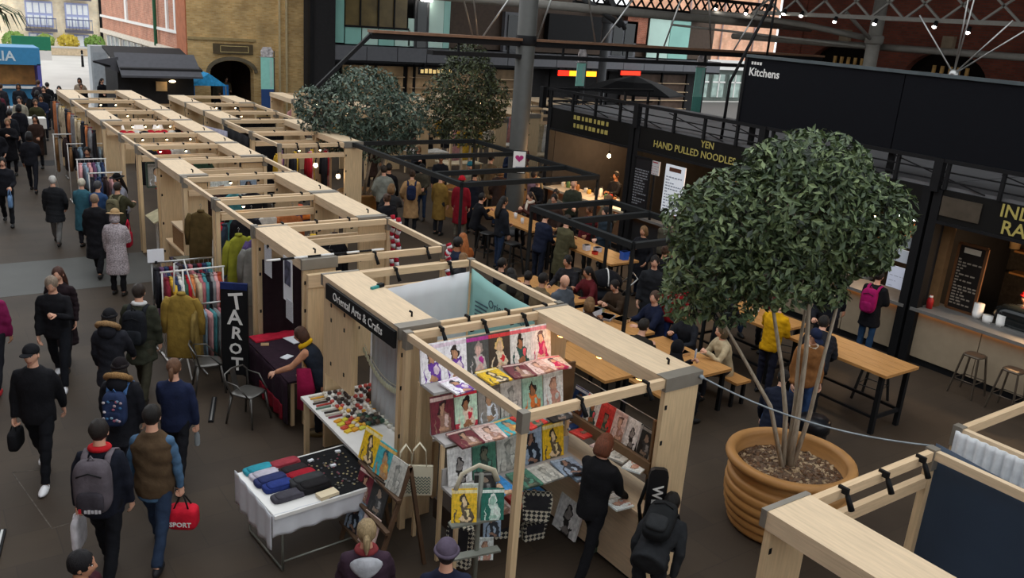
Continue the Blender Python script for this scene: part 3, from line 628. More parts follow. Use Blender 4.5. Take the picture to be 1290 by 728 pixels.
# ------------------------------------------------------------------ timber market stalls
def clamp_lamp(parent, p, lit=False, d=(0, 0, -1)):
    m = MB(); m.box((p[0]-.013, p[1]-.045, p[2]-.02), (p[0]+.013, p[1]+.045, p[2]+.035)); q = Vector(p)+Vector((.0, -.04, -.02)); m.tube([q, q+Vector((.025, -.045, -.12))], [.02, .026], 8)
    o = part('spotlight', m, BLK, parent)
    if lit: part('lamp_glass', MB().ell(q+Vector((.027, -.05, -.125)), (.026, .026, .018), None, 8, 5), BULB, o)
    return o
def stall(label, y0, y1, plank='R', x0=4.22, x1=6.48, H=2.45, panels=True, rails=True, lamps=2, lit=0, low=True, farlamps=0, group='timber market stalls'):
    t = thing('market_stall', label, 'stall', ((x0+x1)/2, y0, 0), 0, group)
    cx = (x0+x1)/2; L = y1-y0; hx = (x1-x0)/2; pw = .5
    for side in plank:
        a, b = (hx-pw, hx) if side == 'R' else (-hx, -hx+pw)
        part('top_plank', bx((a, .05, H-.05), (b, L-.03, H)), WY, t)
        part('plank_edge', bx((a, .05, H-.15), (a+.035, L-.03, H-.052)), WY, t); part('plank_edge', bx((b-.035, .05, H-.15), (b, L-.03, H-.052)), WY, t)
        part('cap_plate', bx((a-.01, .05, H), (b+.01, .15, H+.006)), GRY, t); part('end_cap', bx((a-.01, 0, H-.14), (b+.01, .05, H+.006)), GRY, t); part('end_cap', bx((a-.01, L-.03, H-.14), (b+.01, L+.02, H+.006)), GRY, t)
        m = MB(); m.tube([((a+b)/2+.05, .3, H), ((a+b)/2+.05, .3, H+.05), ((a+b)/2+.02, .3, H+.07)], .013, 6); part('hook', m, BLK, t)
        if panels:
            for yy in (.02, L-.08):
                pnl = part('side_panel', bx((a+.015, yy, 0), (b-.015, yy+.06, H-.15)), WZ, t)
                for zz in (.5, 1.1, 1.7, 2.1): part('bolt_hole', bx((a+.03, yy-.004, zz), (a+.06, yy+.064, zz+.05)), BLK, pnl)
    free = [q for q in (-1, 1) if not ((q == 1 and 'R' in plank) or (q == -1 and 'L' in plank))]
    for q in free:
        xx = hx-.035 if q == 1 else -hx+.035
        for yy in (.05, L-.05): part('post', MB().bar((xx, yy, 0), (xx, yy, H-.05), .07), WZ, t); part('post_bracket', bx((xx-.045, yy-.045, H-.2), (xx+.045, yy+.045, H+.004)), GRY, t)
        part('rail', bx((xx-.03, .09, H-.09), (xx+.03, L-.09, H-.01)), WY, t)
    lo, hi = (-hx+(pw if 'L' in plank else .09)), (hx-(pw if 'R' in plank else .09))
    if rails:
        for yy in (.02, L-.09):
            part('rail', bx((lo, yy, H-.1), (hi, yy+.06, H-.01)), WX, t)
            if low: part('rail', bx((lo, yy, H-.36), (hi, yy+.06, H-.25)), WX, t)
    for k in range(lamps):
        f = (k+.7)/lamps; clamp_lamp(t, (lo+(hi-lo)*min(f, .95), .05, H-.02), k < lit)
    for k in range(farlamps): clamp_lamp(t, (lo+(hi-lo)*(k+.6)/farlamps, L-.1, H-.02))
    return t
S1 = stall('nearest timber stall, full of magazines and records', 5.52, 7.8, 'R', low=False, lamps=2, farlamps=3)
S2 = stall('timber stall with the black crafts name board and teal banner', 7.86, 10.02, 'L', lamps=3, farlamps=2)
S3 = stall('timber stall hung with a dark cloth behind the tarot table', 10.68, 12.6, 'L', lamps=2, lit=0)
S4 = stall('timber stall with striped scarves at its corner, behind the tarot stall', 12.68, 14.66, 'R', lamps=3, lit=1)
S5 = stall('timber stall holding the rail of coats, left edge open to the aisle', 14.72, 16.68, 'R', lamps=3, lit=1)
S6 = stall('timber stall with a left top plank where the grey sweater seller works', 16.74, 18.55, 'L', lamps=3, lit=1)
S7 = stall('timber stall hung with framed prints on its side panels', 18.62, 20.4, 'R', lamps=3)
S8 = stall('timber stall past the framed prints, eighth from the camera', 20.46, 22.1, 'R', lamps=3, lit=2)
S9 = stall('timber stall strung with red and white goods', 22.16, 24.3, 'R', lamps=3, lit=3)
S10 = stall('timber stall with white globes of light under its rails', 24.36, 26.4, 'RL', lamps=4, lit=4)
S11 = stall('second farthest timber stall of the main row', 26.46, 28.9, 'R', lamps=3, lit=2)
S12 = stall('farthest timber stall of the main row', 28.96, 31.6, 'RL', lamps=3, lit=2)
X0, X1 = 7.35, 9.55
T1 = stall('nearest timber stall of the second row, clothes inside', 20.1, 22.1, 'R', X0, X1, lamps=3, lit=2)
T2 = stall('timber stall of the second row with a black side cloth', 22.16, 24.4, 'R', X0, X1, lamps=2)
T3 = stall('third timber stall of the second row', 24.46, 26.2, 'L', X0, X1, lamps=2)
T4 = stall('fourth timber stall of the second row, dark panel behind', 26.26, 28.2, 'L', X0, X1, lamps=2, lit=1)
T5 = stall('farthest timber stall of the second row', 28.26, 30.3, 'RL', X0, X1, lamps=2, lit=2)
# stalls in the near right corner
N1 = stall('timber stall in the near right corner with a navy sheet', 1.2, 3.42, 'L', 4.92, 7.14, lamps=3, farlamps=3)
N2 = stall('timber stall at the right edge with a white gathered curtain', 1.1, 3.55, '', 7.75, 9.9, lamps=2, low=False)
# cloths, curtains and boards hung on stalls
def sheet(name, label, cat, p0, p1, ztop, zbot, m, waves=5, amp=.02, sag=0, thick=.006, group=None):
    p0, p1 = Vector((*p0, 0)), Vector((*p1, 0)); d = (p1-p0); n = Vector((-d.y, d.x, 0)).normalized(); k = max(8, waves*8); rows = 8; vs = []
    zt = ztop if isinstance(ztop, tuple) else (ztop, ztop)
    for sgn in (-1, 1):
        for j in range(rows+1):
            for i in range(k+1):
                f = i/k; g = j/rows; z1 = zt[0]+(zt[1]-zt[0])*f-sag*4*f*(1-f); z = z1+(zbot-z1)*g
                q = p0+d*f+n*(amp*math.sin(f*waves*6.28)*(.35+.65*g)+sgn*thick/2)
                vs.append((q.x, q.y, z))
    N = (rows+1)*(k+1); fs = []
    for s_ in (0, 1):
        for j in range(rows):
            for i in range(k):
                a = s_*N+j*(k+1)+i; f = (a, a+1, a+k+2, a+k+1); fs.append(f if s_ else f[::-1])
    for i in range(k): fs += [(i, i+1, N+i+1, N+i), (rows*(k+1)+i+1, rows*(k+1)+i, N+rows*(k+1)+i, N+rows*(k+1)+i+1)]
    for j in range(rows): fs += [((j+1)*(k+1), j*(k+1), N+j*(k+1), N+(j+1)*(k+1)), (j*(k+1)+k, (j+1)*(k+1)+k, N+(j+1)*(k+1)+k, N+j*(k+1)+k)]
    me = bpy.data.meshes.new(name); me.from_pydata(vs, [], fs); me.polygons.foreach_set('use_smooth', [True]*len(fs)); me.materials.append(m); me.update()
    return tag(link(name, me), label, cat, group)
sheet('curtain', 'pale grey cloth closing the back of the crafts stall', 'curtain', (4.85, 9.86), (6.36, 9.86), (2.18, 2.3), .5, mat('grey_white_cloth', rgb('e9e9ec'), .9, var=.04, vscale=2), 6, .012)
bn = thing('banner', 'teal printed banner along the right side of the crafts stall', 'banner', (6.4, 9.0, 0))
me = sheet('cloth', 'x', 'x', (6.4, 9.86), (6.4, 7.98), (2.34, 2.24), .9, mat('teal_banner', rgb('a2d4ce'), .8, var=.05, vscale=2), 3, .015, sag=.05)
for k_ in ('label', 'category'): del me[k_]
me.parent = bn; me.matrix_parent_inverse = Matrix.Translation((-6.4, -9, 0))
INK = paint('3c5a66')
lettering('Oriental India', .17, INK, bn, (-.03, -.12, 1.98), (0, -1, 0), (0, 0, 1), bold=.001)
for i in range(5): part('print_line', bx((-.032, .35+.03*(i % 3), 1.9-i*.06), (-.03, .68, 1.925-i*.06)), INK, bn)
sg = thing('name_board', 'long black name board lettered in white under the crafts stall plank', 'sign', (4.2, 8.9, 2.3))
part('board', bx((-.025, -.98, -.1), (.01, .9, .1)), BLK, sg); lettering('Oriental Arts & Crafts', .15, WHT, sg, (-.03, -.02, 0), (0, -1, 0), (0, 0, 1), bold=.001)
sheet('clear_curtain', 'cloudy clear plastic strips hanging under the crafts name board', 'curtain', (4.5, 8.05), (4.5, 9.1), 2.15, .95, mat('cloudy_plastic', rgb('b9bdc0'), .3, var=.1, vscale=3), 9, .03)
bd = thing('side_board', 'plywood side board of the crafts stall facing the aisle', 'board', (4.25, 9.5, 0)); part('board', bx((-.03, -.4, 1.12), (.02, .42, 2.2)), WZ, bd)
for z_ in (1.3, 1.9, 2.1): part('bolt', bx((-.036, .2, z_), (-.03, .23, z_+.05)), BLK, bd); part('bolt', bx((-.036, -.2, z_), (-.03, -.17, z_+.05)), BLK, bd)
sheet('dark_cloth', 'dark maroon backcloth hanging behind the tarot table', 'cloth', (4.27, 12.44), (5.35, 12.44), 1.98, .2, fab('1e1016'), 4, .02)
p_ = thing('plywood_divider', 'pale plywood end panel between the tarot and the crafts stalls', 'board', (4.5, 10.58, 0)); part('board', bx((-.26, -.03, 0), (.24, .03, 2.28)), WZ, p_); part('batten', bx((-.26, -.05, 2.1), (.24, -.03, 2.28)), WX, p_)
t = thing('poster', 'paper sheet with small print pegged beside the tarot stall', 'poster', (4.212, 12.0, 2.1)); part('sheet', bx((-.005, -.15, -.24), (.0, .15, .2)), mat('grey_print', rgb('c4c6cc'), .8, var=.25, vscale=30, stretch=(1, 1, 6)), t); part('peg', bx((-.015, -.02, .18), (.01, .02, .23)), BLK, t)
t = thing('portrait_print', 'hanging print of a dark haired figure above the tarot table', 'poster', (4.212, 11.2, 2.05)); part('sheet', bx((-.006, -.17, -.35), (0, .17, .3)), PAPER, t); part('picture', bx((-.01, -.11, -.1), (-.006, .12, .26)), mat('portrait_ink', rgb('4a4a60'), .8, var=.8, vscale=9), t); part('lower_sheet', bx((-.012, -.2, -.6), (-.006, .06, -.3)), mat('grey_print', rgb('c4c6cc'), .8), t)
nv = sheet('navy_tarpaulin', 'navy blue tarpaulin tied to the right side of the corner stall', 'tarpaulin', (7.2, 3.4), (7.2, 1.2), (2.46, 2.42), .4, mat('navy_sheet', rgb('38475a'), .5, var=.1, vscale=2), 3, .02, sag=.04)
sheet('lace_curtain', 'white gathered lace curtain on the stall at the right edge', 'curtain', (7.72, 3.5), (7.72, 1.6), (2.42, 2.42), 2.0, mat('lace', rgb('eceef0'), .8, var=.12, vscale=12), 22, .03)
rb = thing('tie_cord', 'grey cord tied from the near stall post across to the corner stall', 'cord', (6.45, 5.5, 2.4)); part('cord', MB().tube([Vector((0, 0, 0))+(Vector((.72, -2.1, .04)))*f+Vector((0, 0, -1.5*f*(1-f)*.35)) for f in [i/12 for i in range(13)]], .009, 6), mat('cord_grey', rgb('8d959a'), .6), rb); part('knot', MB().ell((0, 0, 0), (.03, .03, .025), None, 8, 6), mat('cord_grey', rgb('8d959a'), .6), rb)
t = thing('striped_pole', 'white and black taped pole lying across the tarot stall top', 'pole', (3.75, 10.76, 2.475))
for k in range(9): part('band', MB().tube([(k*.19, k*.0, 0), ((k+1)*.19, 0, 0)], .016, 8), WHT if k % 2 == 0 else BLK, t)
t = thing('teal_clamp', 'small teal clamp left on the crafts stall plank', 'clamp', (4.62, 9.25, 2.45), R(20)); part('jaw', bx((-.1, -.02, 0), (.02, .02, .03)), paint('2a8a88'), t); part('grip', bx((.02, -.03, 0), (.1, .03, .045)), BLK, t)
# second row: dark cloth sides
sheet('black_cloth', 'black cloth hung on the left side of the second row stall', 'cloth', (7.33, 24.3), (7.33, 22.2), 2.3, .3, fab('16161a'), 4, .02)
sheet('black_cloth', 'dark cloth across the end of the third stall in the second row', 'cloth', (7.9, 24.44), (9.5, 24.44), 2.2, .3, fab('1d1d20'), 4, .02)
sheet('black_cloth', 'dark cloth across the end of the fourth stall in the second row', 'cloth', (7.9, 26.24), (9.5, 26.24), 2.2, .3, fab('1d1d20'), 4, .02)
sheet('grey_sheet', 'pale lilac sheet hanging between the two rows of stalls', 'cloth', (6.95, 25.2), (7.3, 23.9), 2.2, .6, fab('a9a6b8'), 3, .02)

# ------------------------------------------------------------------ printed covers
def cover(name, bg, title, fig, skin='b98a68', hair='1d1714', band=None, cx=.5, s=1.0):
    if name in MATS: return MATS[name]
    m = bpy.data.materials.new(name); m.use_nodes = True; MATS[name] = m; nt = m.node_tree; b = nt.nodes['Principled BSDF']; b.inputs['Roughness'].default_value = .35
    tc = nt.nodes.new('ShaderNodeTexCoord'); sp = nt.nodes.new('ShaderNodeSeparateXYZ'); nt.links.new(tc.outputs['Generated'], sp.inputs[0])
    cb0 = nt.nodes.new('ShaderNodeCombineXYZ'); nt.links.new(sp.outputs[0], cb0.inputs[0]); nt.links.new(sp.outputs[2], cb0.inputs[1])
    nz = nt.nodes.new('ShaderNodeTexNoise'); nz.inputs['Scale'].default_value = 4.5; nz.noise_dimensions = '4D'; nz.inputs['W'].default_value = len(MATS)*3.7; nz.inputs['Detail'].default_value = 3; nt.links.new(tc.outputs['Generated'], nz.inputs[0])
    vs_ = nt.nodes.new('ShaderNodeVectorMath'); vs_.operation = 'MULTIPLY_ADD'; vs_.inputs[1].default_value = (.42, .42, 0); nt.links.new(nz.outputs['Color'], vs_.inputs[0]); nt.links.new(cb0.outputs[0], vs_.inputs[2])
    cb = nt.nodes.new('ShaderNodeVectorMath'); cb.operation = 'ADD'; cb.inputs[1].default_value = (-.21, -.21, 0); nt.links.new(vs_.outputs[0], cb.inputs[0])
    cur = None
    def layer(mask, col):
        nonlocal cur
        mx = nt.nodes.new('ShaderNodeMix'); mx.data_type = 'RGBA'
        if cur is None: mx.inputs[6].default_value = (*rgb(bg), 1)
        else: nt.links.new(cur, mx.inputs[6])
        mx.inputs[7].default_value = (*rgb(col), 1); nt.links.new(mask, mx.inputs[0]); cur = mx.outputs[2]
    def ell(x, z, a, c):
        mp = nt.nodes.new('ShaderNodeMapping'); mp.vector_type = 'TEXTURE'; mp.inputs['Location'].default_value = (x, z, 0); mp.inputs['Scale'].default_value = (a, c, 1)
        nt.links.new(cb.outputs[0], mp.inputs[0]); ln = nt.nodes.new('ShaderNodeVectorMath'); ln.operation = 'LENGTH'; nt.links.new(mp.outputs[0], ln.inputs[0])
        lt = nt.nodes.new('ShaderNodeMath'); lt.operation = 'LESS_THAN'; lt.inputs[1].default_value = 1; nt.links.new(ln.outputs['Value'], lt.inputs[0]); return lt.outputs[0]
    def strip(z0, z1):
        a = nt.nodes.new('ShaderNodeMath'); a.operation = 'COMPARE'; a.inputs[1].default_value = (z0+z1)/2; a.inputs[2].default_value = (z1-z0)/2; nt.links.new(sp.outputs[2], a.inputs[0]); return a.outputs[0]
    if band: layer(strip(0, .14), band)
    layer(ell(cx, .12*s, .36*s, .42*s), fig); layer(ell(cx, .64*s+.02, .17*s, .19*s), hair); layer(ell(cx, .6*s+.01, .115*s, .15*s), skin)
    layer(ell(cx-.2, .2, .1, .3), bg); layer(ell(cx+.16, .3, .09, .12), title); layer(ell(cx+.05, .1, .2, .07), skin)
    layer(strip(.86, .96), title)
    n = nt.nodes.new('ShaderNodeTexNoise'); n.inputs['Scale'].default_value = 9; nt.links.new(tc.outputs['Generated'], n.inputs[0])
    mr = nt.nodes.new('ShaderNodeMapRange'); mr.inputs[1].default_value = .3; mr.inputs[2].default_value = .7; mr.inputs[3].default_value = .85; mr.inputs[4].default_value = 1.45; nt.links.new(n.outputs[0], mr.inputs[0])
    mx = nt.nodes.new('ShaderNodeMix'); mx.data_type = 'RGBA'; mx.blend_type = 'MULTIPLY'; mx.inputs[0].default_value = 1; nt.links.new(cur, mx.inputs[6]); nt.links.new(mr.outputs[0], mx.inputs[7])
    nt.links.new(mx.outputs[2], b.inputs['Base Color']); return m
CV = [cover('cover_purple', 'e9e6ea', 'd9c7d4', '6a3a9a', 'b98a68', '241a1a'), cover('cover_mono', '4b4f50', 'a8328c', 'b9b4b4', 'c9a8a0', '9a8a84'), cover('cover_check', '3a3430', 'd03038', 'd8cab0', 'd0b090', 'd9b878'),
      cover('cover_white', 'dcdcd8', 'e0606a', '24504a', 'a06c4c', '1a1412'), cover('cover_pink', 'e2dedd', 'e08a9a', 'c22e68', 'd8b098', '3a1c48'), cover('cover_mint', 'bcd8c0', 'c8283a', 'd8c8b4', '9a6848', '16110f', 'b83a48'),
      cover('cover_brick', '8a8680', '6a6660', 'cdd4dc', 'b08a6a', '17130f'), cover('cover_seafoam', '9ac4b0', 'a8ccb8', 'd87838', '9a6a48', '1c1410'), cover('cover_pale', 'dfe6e4', 'c8d0cc', 'c09080', 'c8a088', '8a6858'),
      cover('cover_blue', '1d3b6e', 'c8d4e4', '5a3a2a', '8a5a3c', '10203a'), cover('cover_dancer', 'dcdcda', 'e6e6e4', '2a2828', '8a8480', '191717', s=.8), cover('cover_green', '4a7a66', '5a8a76', '3a4a40', '6a6a58', '20302a'),
      cover('cover_grey', 'b8b8b0', 'c4c4bc', '8a8c86', 'a8a8a0', '7c7e78'), cover('cover_portrait', '8a9cb0', '9aacbe', '1c2530', '8a6a58', '1a1a20', s=1.15), cover('cover_sky', '3a84c0', '4a94d0', 'b08868', 'c8a888', '5a4434', s=.8),
      cover('cover_red', 'c83a34', 'd84a44', '3a5a48', '8a7060', '20241e', s=.75), cover('cover_teal', '4aa8b0', 'd8b060', 'c08850', 'b09070', '306068'), cover('cover_maroon', '6a2a34', 'c8b0a8', '8a6a5a', 'b08a70', '2a1418'),
      cover('cover_blush', 'd8c0b8', 'c0a098', 'a07868', 'd0a890', '6a4a40'), cover('cover_dark', '242424', '8a8a88', '3c3c3c', '8a7868', '141414'), cover('cover_yellow', 'e0b82a', 'e8d8a0', '5a5040', 'e0c8a0', '3a3428'), cover('cover_forest', '1f6a5c', 'd8e4dc', 'c8dcd2', '9ac0b0', 'e4ece6')]
MAG = {}
def slab(w, h, d=.012):
    k = (w, h, d)
    if k not in MAG:
        MAG[k] = bx((-w/2, -d/2, 0), (w/2, d/2, h)).mesh('cover'); MAG[k].materials.append(PAPER)
    return MAG[k]
def magazine(c, p, M, w, h, label, cat='magazine', name='magazine', d=.012, group='magazines and books for sale', mat_=None):
    o = link(name, slab(w, h, d)); M4 = M.to_4x4(); M4.translation = Vector(p); o.matrix_world = M4; setmat(o, mat_ or CV[c % len(CV)])
    return tag(o, label, cat, group)
def lean(face, back=12):       # front (-y local) turned to compass 'face', leaning back
    return Matrix.Rotation(-R(face)+math.pi, 3, 'Z')@Matrix.Rotation(-R(back), 3, 'X')
def flat(rot): return Matrix.Rotation(R(rot), 3, 'Z')@Matrix.Rotation(R(-86), 3, 'X')
# tiered rack at the back of the near stall
t = thing('tiered_rack', 'pale stepped display rack at the back of the magazine stall', 'rack', (5.15, 7.6, 0))
TI = [(1.93, -.08, .3), (1.45, -.36, .3), (.95, -.64, .34)]
for z, yb, dp in TI: 
    part('back_board', bx((-.85, yb-.0, z-.02), (.86, yb+.02, z+.2)), mat('grey_shelf', rgb('b9b6b4'), .5), t); part('ledge', bx((-.85, yb-dp+.0, z-.03), (.86, yb, z)), mat('grey_shelf', rgb('b9b6b4'), .5), t)
for x_ in (-.84, .84):
    for y_, zz in ((-.95, .92), (-.6, 1.42), (-.06, 1.93)): part('upright', bx((x_-.02, y_-.02, 0), (x_+.02, y_+.02, zz)), WZ, t)
def row(z, y, items, w=.26, h=.34, x0=4.42, gap=.3, back=10):
    for i, (c, nm) in enumerate(items):
        magazine(c, (x0+i*gap, y, z+.004), lean(180, back), w, h, 'magazine standing on the %s tier with %s' % ({1.93: 'top', 1.45: 'middle', .95: 'bottom'}[z], nm))
row(1.93, 7.47, [(0, 'a purple sweatered model'), (0, 'a second purple sweatered model beside the first'), (1, 'a grey portrait under a magenta title'), (2, 'a red spine and blond model'), (3, 'a green shirted man on white'), (4, 'a hot pink dressed woman in a purple hat')], w=.29, h=.43, gap=.293, x0=4.43)
row(1.45, 7.19, [(17, 'a maroon cover half hidden at the left'), (5, 'a mint cover under a red title'), (6, 'a dark haired figure by a brick wall'), (12, 'a grey street scene'), (7, 'an orange dress on seafoam'), (8, 'pale figures on white')], w=.285, h=.42)
row(.95, 6.91, [(10, 'a black dancer on white'), (11, 'a green wooded scene'), (12, 'a misty grey scene'), (13, 'a blue grey portrait'), (20, 'a yellow cover beside the post')], w=.3, h=.42, gap=.315, x0=4.5)
for i, (x, y, z, c, r_, nm) in enumerate([(4.62, 7.2, 1.935, 0, 8, 'purple and white, upper ledge'), (5.1, 7.24, 1.935, 20, 4, 'yellow, upper ledge'), (5.42, 7.24, 1.935, 17, -6, 'dark red, upper ledge'), (5.72, 7.24, 1.935, 18, 5, 'pale, upper ledge right end'), (5.93, 7.26, 1.935, 4, -8, 'magenta, by the hot pink cover'),
      (4.55, 6.9, 1.455, 17, 3, 'maroon, middle ledge left'), (4.83, 6.9, 1.455, 18, -4, 'brown, middle ledge'), (5.13, 6.92, 1.455, 16, 6, 'teal, middle ledge'), (5.42, 6.92, 1.475, 15, 14, 'red bordered, middle ledge'), (5.78, 6.95, 1.455, 19, 0, 'dark, middle ledge right'),
      (4.82, 6.6, .955, 14, 5, 'bright blue, bottom ledge'), (5.14, 6.6, .955, 11, -2, 'green, bottom ledge'), (5.44, 6.6, .955, 12, 3, 'grey landscape, bottom ledge'), (5.74, 6.6, .955, 13, -5, 'blue grey, bottom ledge')]):
    magazine(c, (x, y-.13, z+.012), flat(r_), .29, .32, 'magazine lying flat: '+nm, d=.022)
t = thing('record_crate', 'low box of books stacked under the tiered rack', 'crate', (5.0, 6.95, 0))
part('box', bx((-.5, -.1, .25), (.75, .5, .5)), mat('dark_box', rgb('3a2c24'), .8), t)
for i, (x, c, nm) in enumerate(((4.72, 8, 'white and red'), (5.0, 18, 'buff'), (5.3, 15, 'scarlet topped'), (5.55, 14, 'blue and orange'))): magazine(c, (x, 6.78, .52), flat(5*i-8), .24, .28, 'thick %s book stacked below the tiered rack' % nm, 'book', 'book', d=.07, group='books below the rack')
for y_ in (5.95, 6.6, 7.3):
    t = thing('plank_lamp', 'amber lamp glowing under the long top plank', 'lamp', (6.03, y_, 2.29), 0, 'amber lamps under the plank'); part('shade', MB().lathe([(.05, 0), (.035, .02), (.02, .05)], 10), BLK, t); part('glow', MB().ell((0, 0, -.005), (.045, .045, .02), None, 10, 6), mat('amber_lamp', (1, .45, .12), emit=9, var=0), t)
    l = bpy.data.lights.new('lamp_light', 'POINT'); l.energy = 1.0; l.color = (1, .55, .22); l.shadow_soft_size = .05; lo = bpy.data.objects.new('lamp_light', l); COL.objects.link(lo); lo.parent = t; lo.location = (0, 0, -.06)
# counter on the right with plywood front
t = thing('plywood_counter', 'plywood fronted counter along the right of the magazine stall', 'counter', (6.1, 6.4, 0))
part('front_panel', bx((-.14, -.75, .04), (-.11, 1.2, .84)), WY, t); part('top', bx((-.16, -.78, .84), (.34, 1.2, .87)), WY, t); part('end_panel', bx((-.11, -.75, .04), (.3, -.72, .84)), WX, t); part('kick', bx((-.12, -.74, 0), (.28, 1.18, .04)), BLK, t)
t = thing('record_shelf', 'brown sloping record shelf above the plywood counter', 'rack', (6.28, 6.4, .87)); part('front_lip', bx((-.12, -.62, .32), (-.09, 1.1, .46)), mat('dark_ply', rgb('6a5238'), .7, var=.15), t)
part('shelf', bx((-.1, -.62, .3), (.16, 1.1, .33)), mat('dark_ply', rgb('6a5238'), .7), t)
for y_ in (-.6, 1.07): part('upright', bx((-.1, y_, 0), (.16, y_+.03, .95)), mat('dark_ply', rgb('6a5238'), .7), t)
part('wire', MB().tube([(.16, -.6, .8), (.16, 1.1, .8)], .006, 6), CHR, t)
for i, (y, c, nm) in enumerate(((7.3, 9, 'blue'), (7.05, 3, 'pale'), (6.8, 15, 'scarlet'), (6.56, 18, 'blush'), (6.34, 10, 'white and black'), (6.12, 19, 'black'), (5.9, 8, 'pale pink'))):
    magazine(c, (6.38, y, 1.21), lean(270, 12), .25, .33, '%s record sleeve standing on the sloping record shelf' % nm, 'record', 'record_sleeve', group='record sleeves on the right')
for i, (y, c, nm) in enumerate(((7.1, 9, 'navy'), (6.85, 15, 'crimson'), (6.5, 18, 'rose'), (6.25, 12, 'grey'), (6.0, 8, 'white'))):
    magazine(c, (6.24, y-.0, 1.215), flat(95+5*i), .22, .26, '%s sleeve lying on the sloping record shelf' % nm, 'record', 'record_sleeve', group='record sleeves on the right', d=.02)
for i, (x, y, c, nm, dd) in enumerate(((6.06, 7.42, 20, 'yellow', .02), (6.08, 7.2, 19, 'black', .03), (6.1, 6.98, 12, 'white framed', .04), (6.1, 6.76, 15, 'red framed', .035), (6.1, 6.52, 13, 'slate blue', .03), (6.1, 6.3, 18, 'cream', .02), (6.1, 6.06, 10, 'black and white', .02), (6.1, 5.85, 8, 'pale', .02))):
    magazine(c, (5.98, y, .872+dd/2), flat(82+7*(i % 3)), .21, .25, '%s book lying on the plywood counter' % nm, 'book', 'book', d=dd, group='books on the plywood counter')
magazine(10, (5.87, 6.72, .02), lean(270, 14), .42, .5, 'white canvas print of a black animal head leaning on the counter front', 'print', 'canvas_print', d=.03, group='prints on the floor')
# timber tower in the near stall (second thin post and low rail)
# prints in the rack at the aisle side
t = thing('print_rack', 'brown wooden easel rack holding framed prints by the tote bags', 'rack', (3.86, 7.42, 0))
BRW = mat('brown_rack', rgb('5a4330'), .7, var=.15)
for y_ in (-.4, .45):
    part('leg', MB().bar((-.3, y_, 0), (.08, y_, 1.25), .04), BRW, t); part('leg', MB().bar((.3, y_, 0), (.08, y_, 1.25), .04), BRW, t)
for z_, x_ in ((.2, -.28), (.55, -.18), (.9, -.06)): part('ledge', MB().bar((x_, -.45, z_), (x_, .5, z_), .05, .03), BRW, t)
for i, (x, y, z, c, w_, h_, nm) in enumerate(((3.97, 7.72, .95, 20, .3, .38, 'black framed tan print'), (3.99, 7.4, .93, 16, .3, .36, 'yellow and white print'), (3.97, 7.08, .92, 12, .26, .36, 'pale grey print'), (3.86, 7.6, .58, 17, .28, .34, 'red edged print'), (3.87, 7.28, .58, 19, .28, .36, 'black print with white edge'), (3.75, 7.6, .22, 13, .28, .36, 'blue grey print'), (3.76, 7.26, .22, 18, .28, .36, 'rose print'))):
    magazine(c, (x-.16, y+.07, z), lean(262, 16), w_, h_, '%s standing in the brown easel rack' % nm, 'print', 'framed_print', d=.016, group='prints in the easel rack')
# tote bags on the post
ZIG = mat('zigzag_canvas', rgb('cfc9b4'), .9, var=.35, vscale=14, stretch=(1, 1, 2))
CAN = mat('canvas_cream', rgb('d8d0b8'), .9, var=.06)
def tote(x, y, z, label, rz, w=.3, h=.36, group='tote bags on the stall post'):
    t = thing('tote_bag', label, 'bag', (x, y, z), rz, group)
    me = MB(); n = 10
    me.prism([(-w/2, 0), (w/2, .01), (w/2*1.04, h*.5), (w/2, h), (-w/2, h), (-w/2*1.03, h*.5)], .035, MY); part('bag_body', me, CAN, t)
    for k in range(7):
        for q in range(6): 
            a = -w/2+.02+k*(w-.04)/7; zz = .03+q*.035; m = MB(); m.bar((a, -.02, zz), (a+(w-.04)/14, -.02, zz+.03), .008, .004, up=(0, 1, 0)); m.bar((a+(w-.04)/14, -.02, zz+.03), (a+(w-.04)/7, -.02, zz), .008, .004, up=(0, 1, 0)); 
            if k == 0 and q == 0: acc = MB()
            acc.v, acc.f, acc.mi, acc.sm = (acc.v+m.v, acc.f+[tuple(i+len(acc.v) for i in f) for f in m.f], acc.mi+m.mi, acc.sm+m.sm)
    part('zigzag_print', acc, paint('5f6e66'), t, 'grey green zigzag print')
    for q in (-1, 1): part('handle', MB().tube([(-w*.27, q*.012, h*.97), (-w*.22, q*.014, h+.18), (0, q*.01, h+.27), (w*.22, q*.014, h+.18), (w*.27, q*.012, h*.97)], [(.014, .004)]*5, 8, side=(0, 1, 0)), CAN, t)
    return t
tote(4.13, 7.17, .78, 'cream zigzag tote bag hanging in front on the stall post', R(-30)); tote(4.02, 7.27, .74, 'cream zigzag tote bag half hidden behind the front one', R(-20), w=.26)
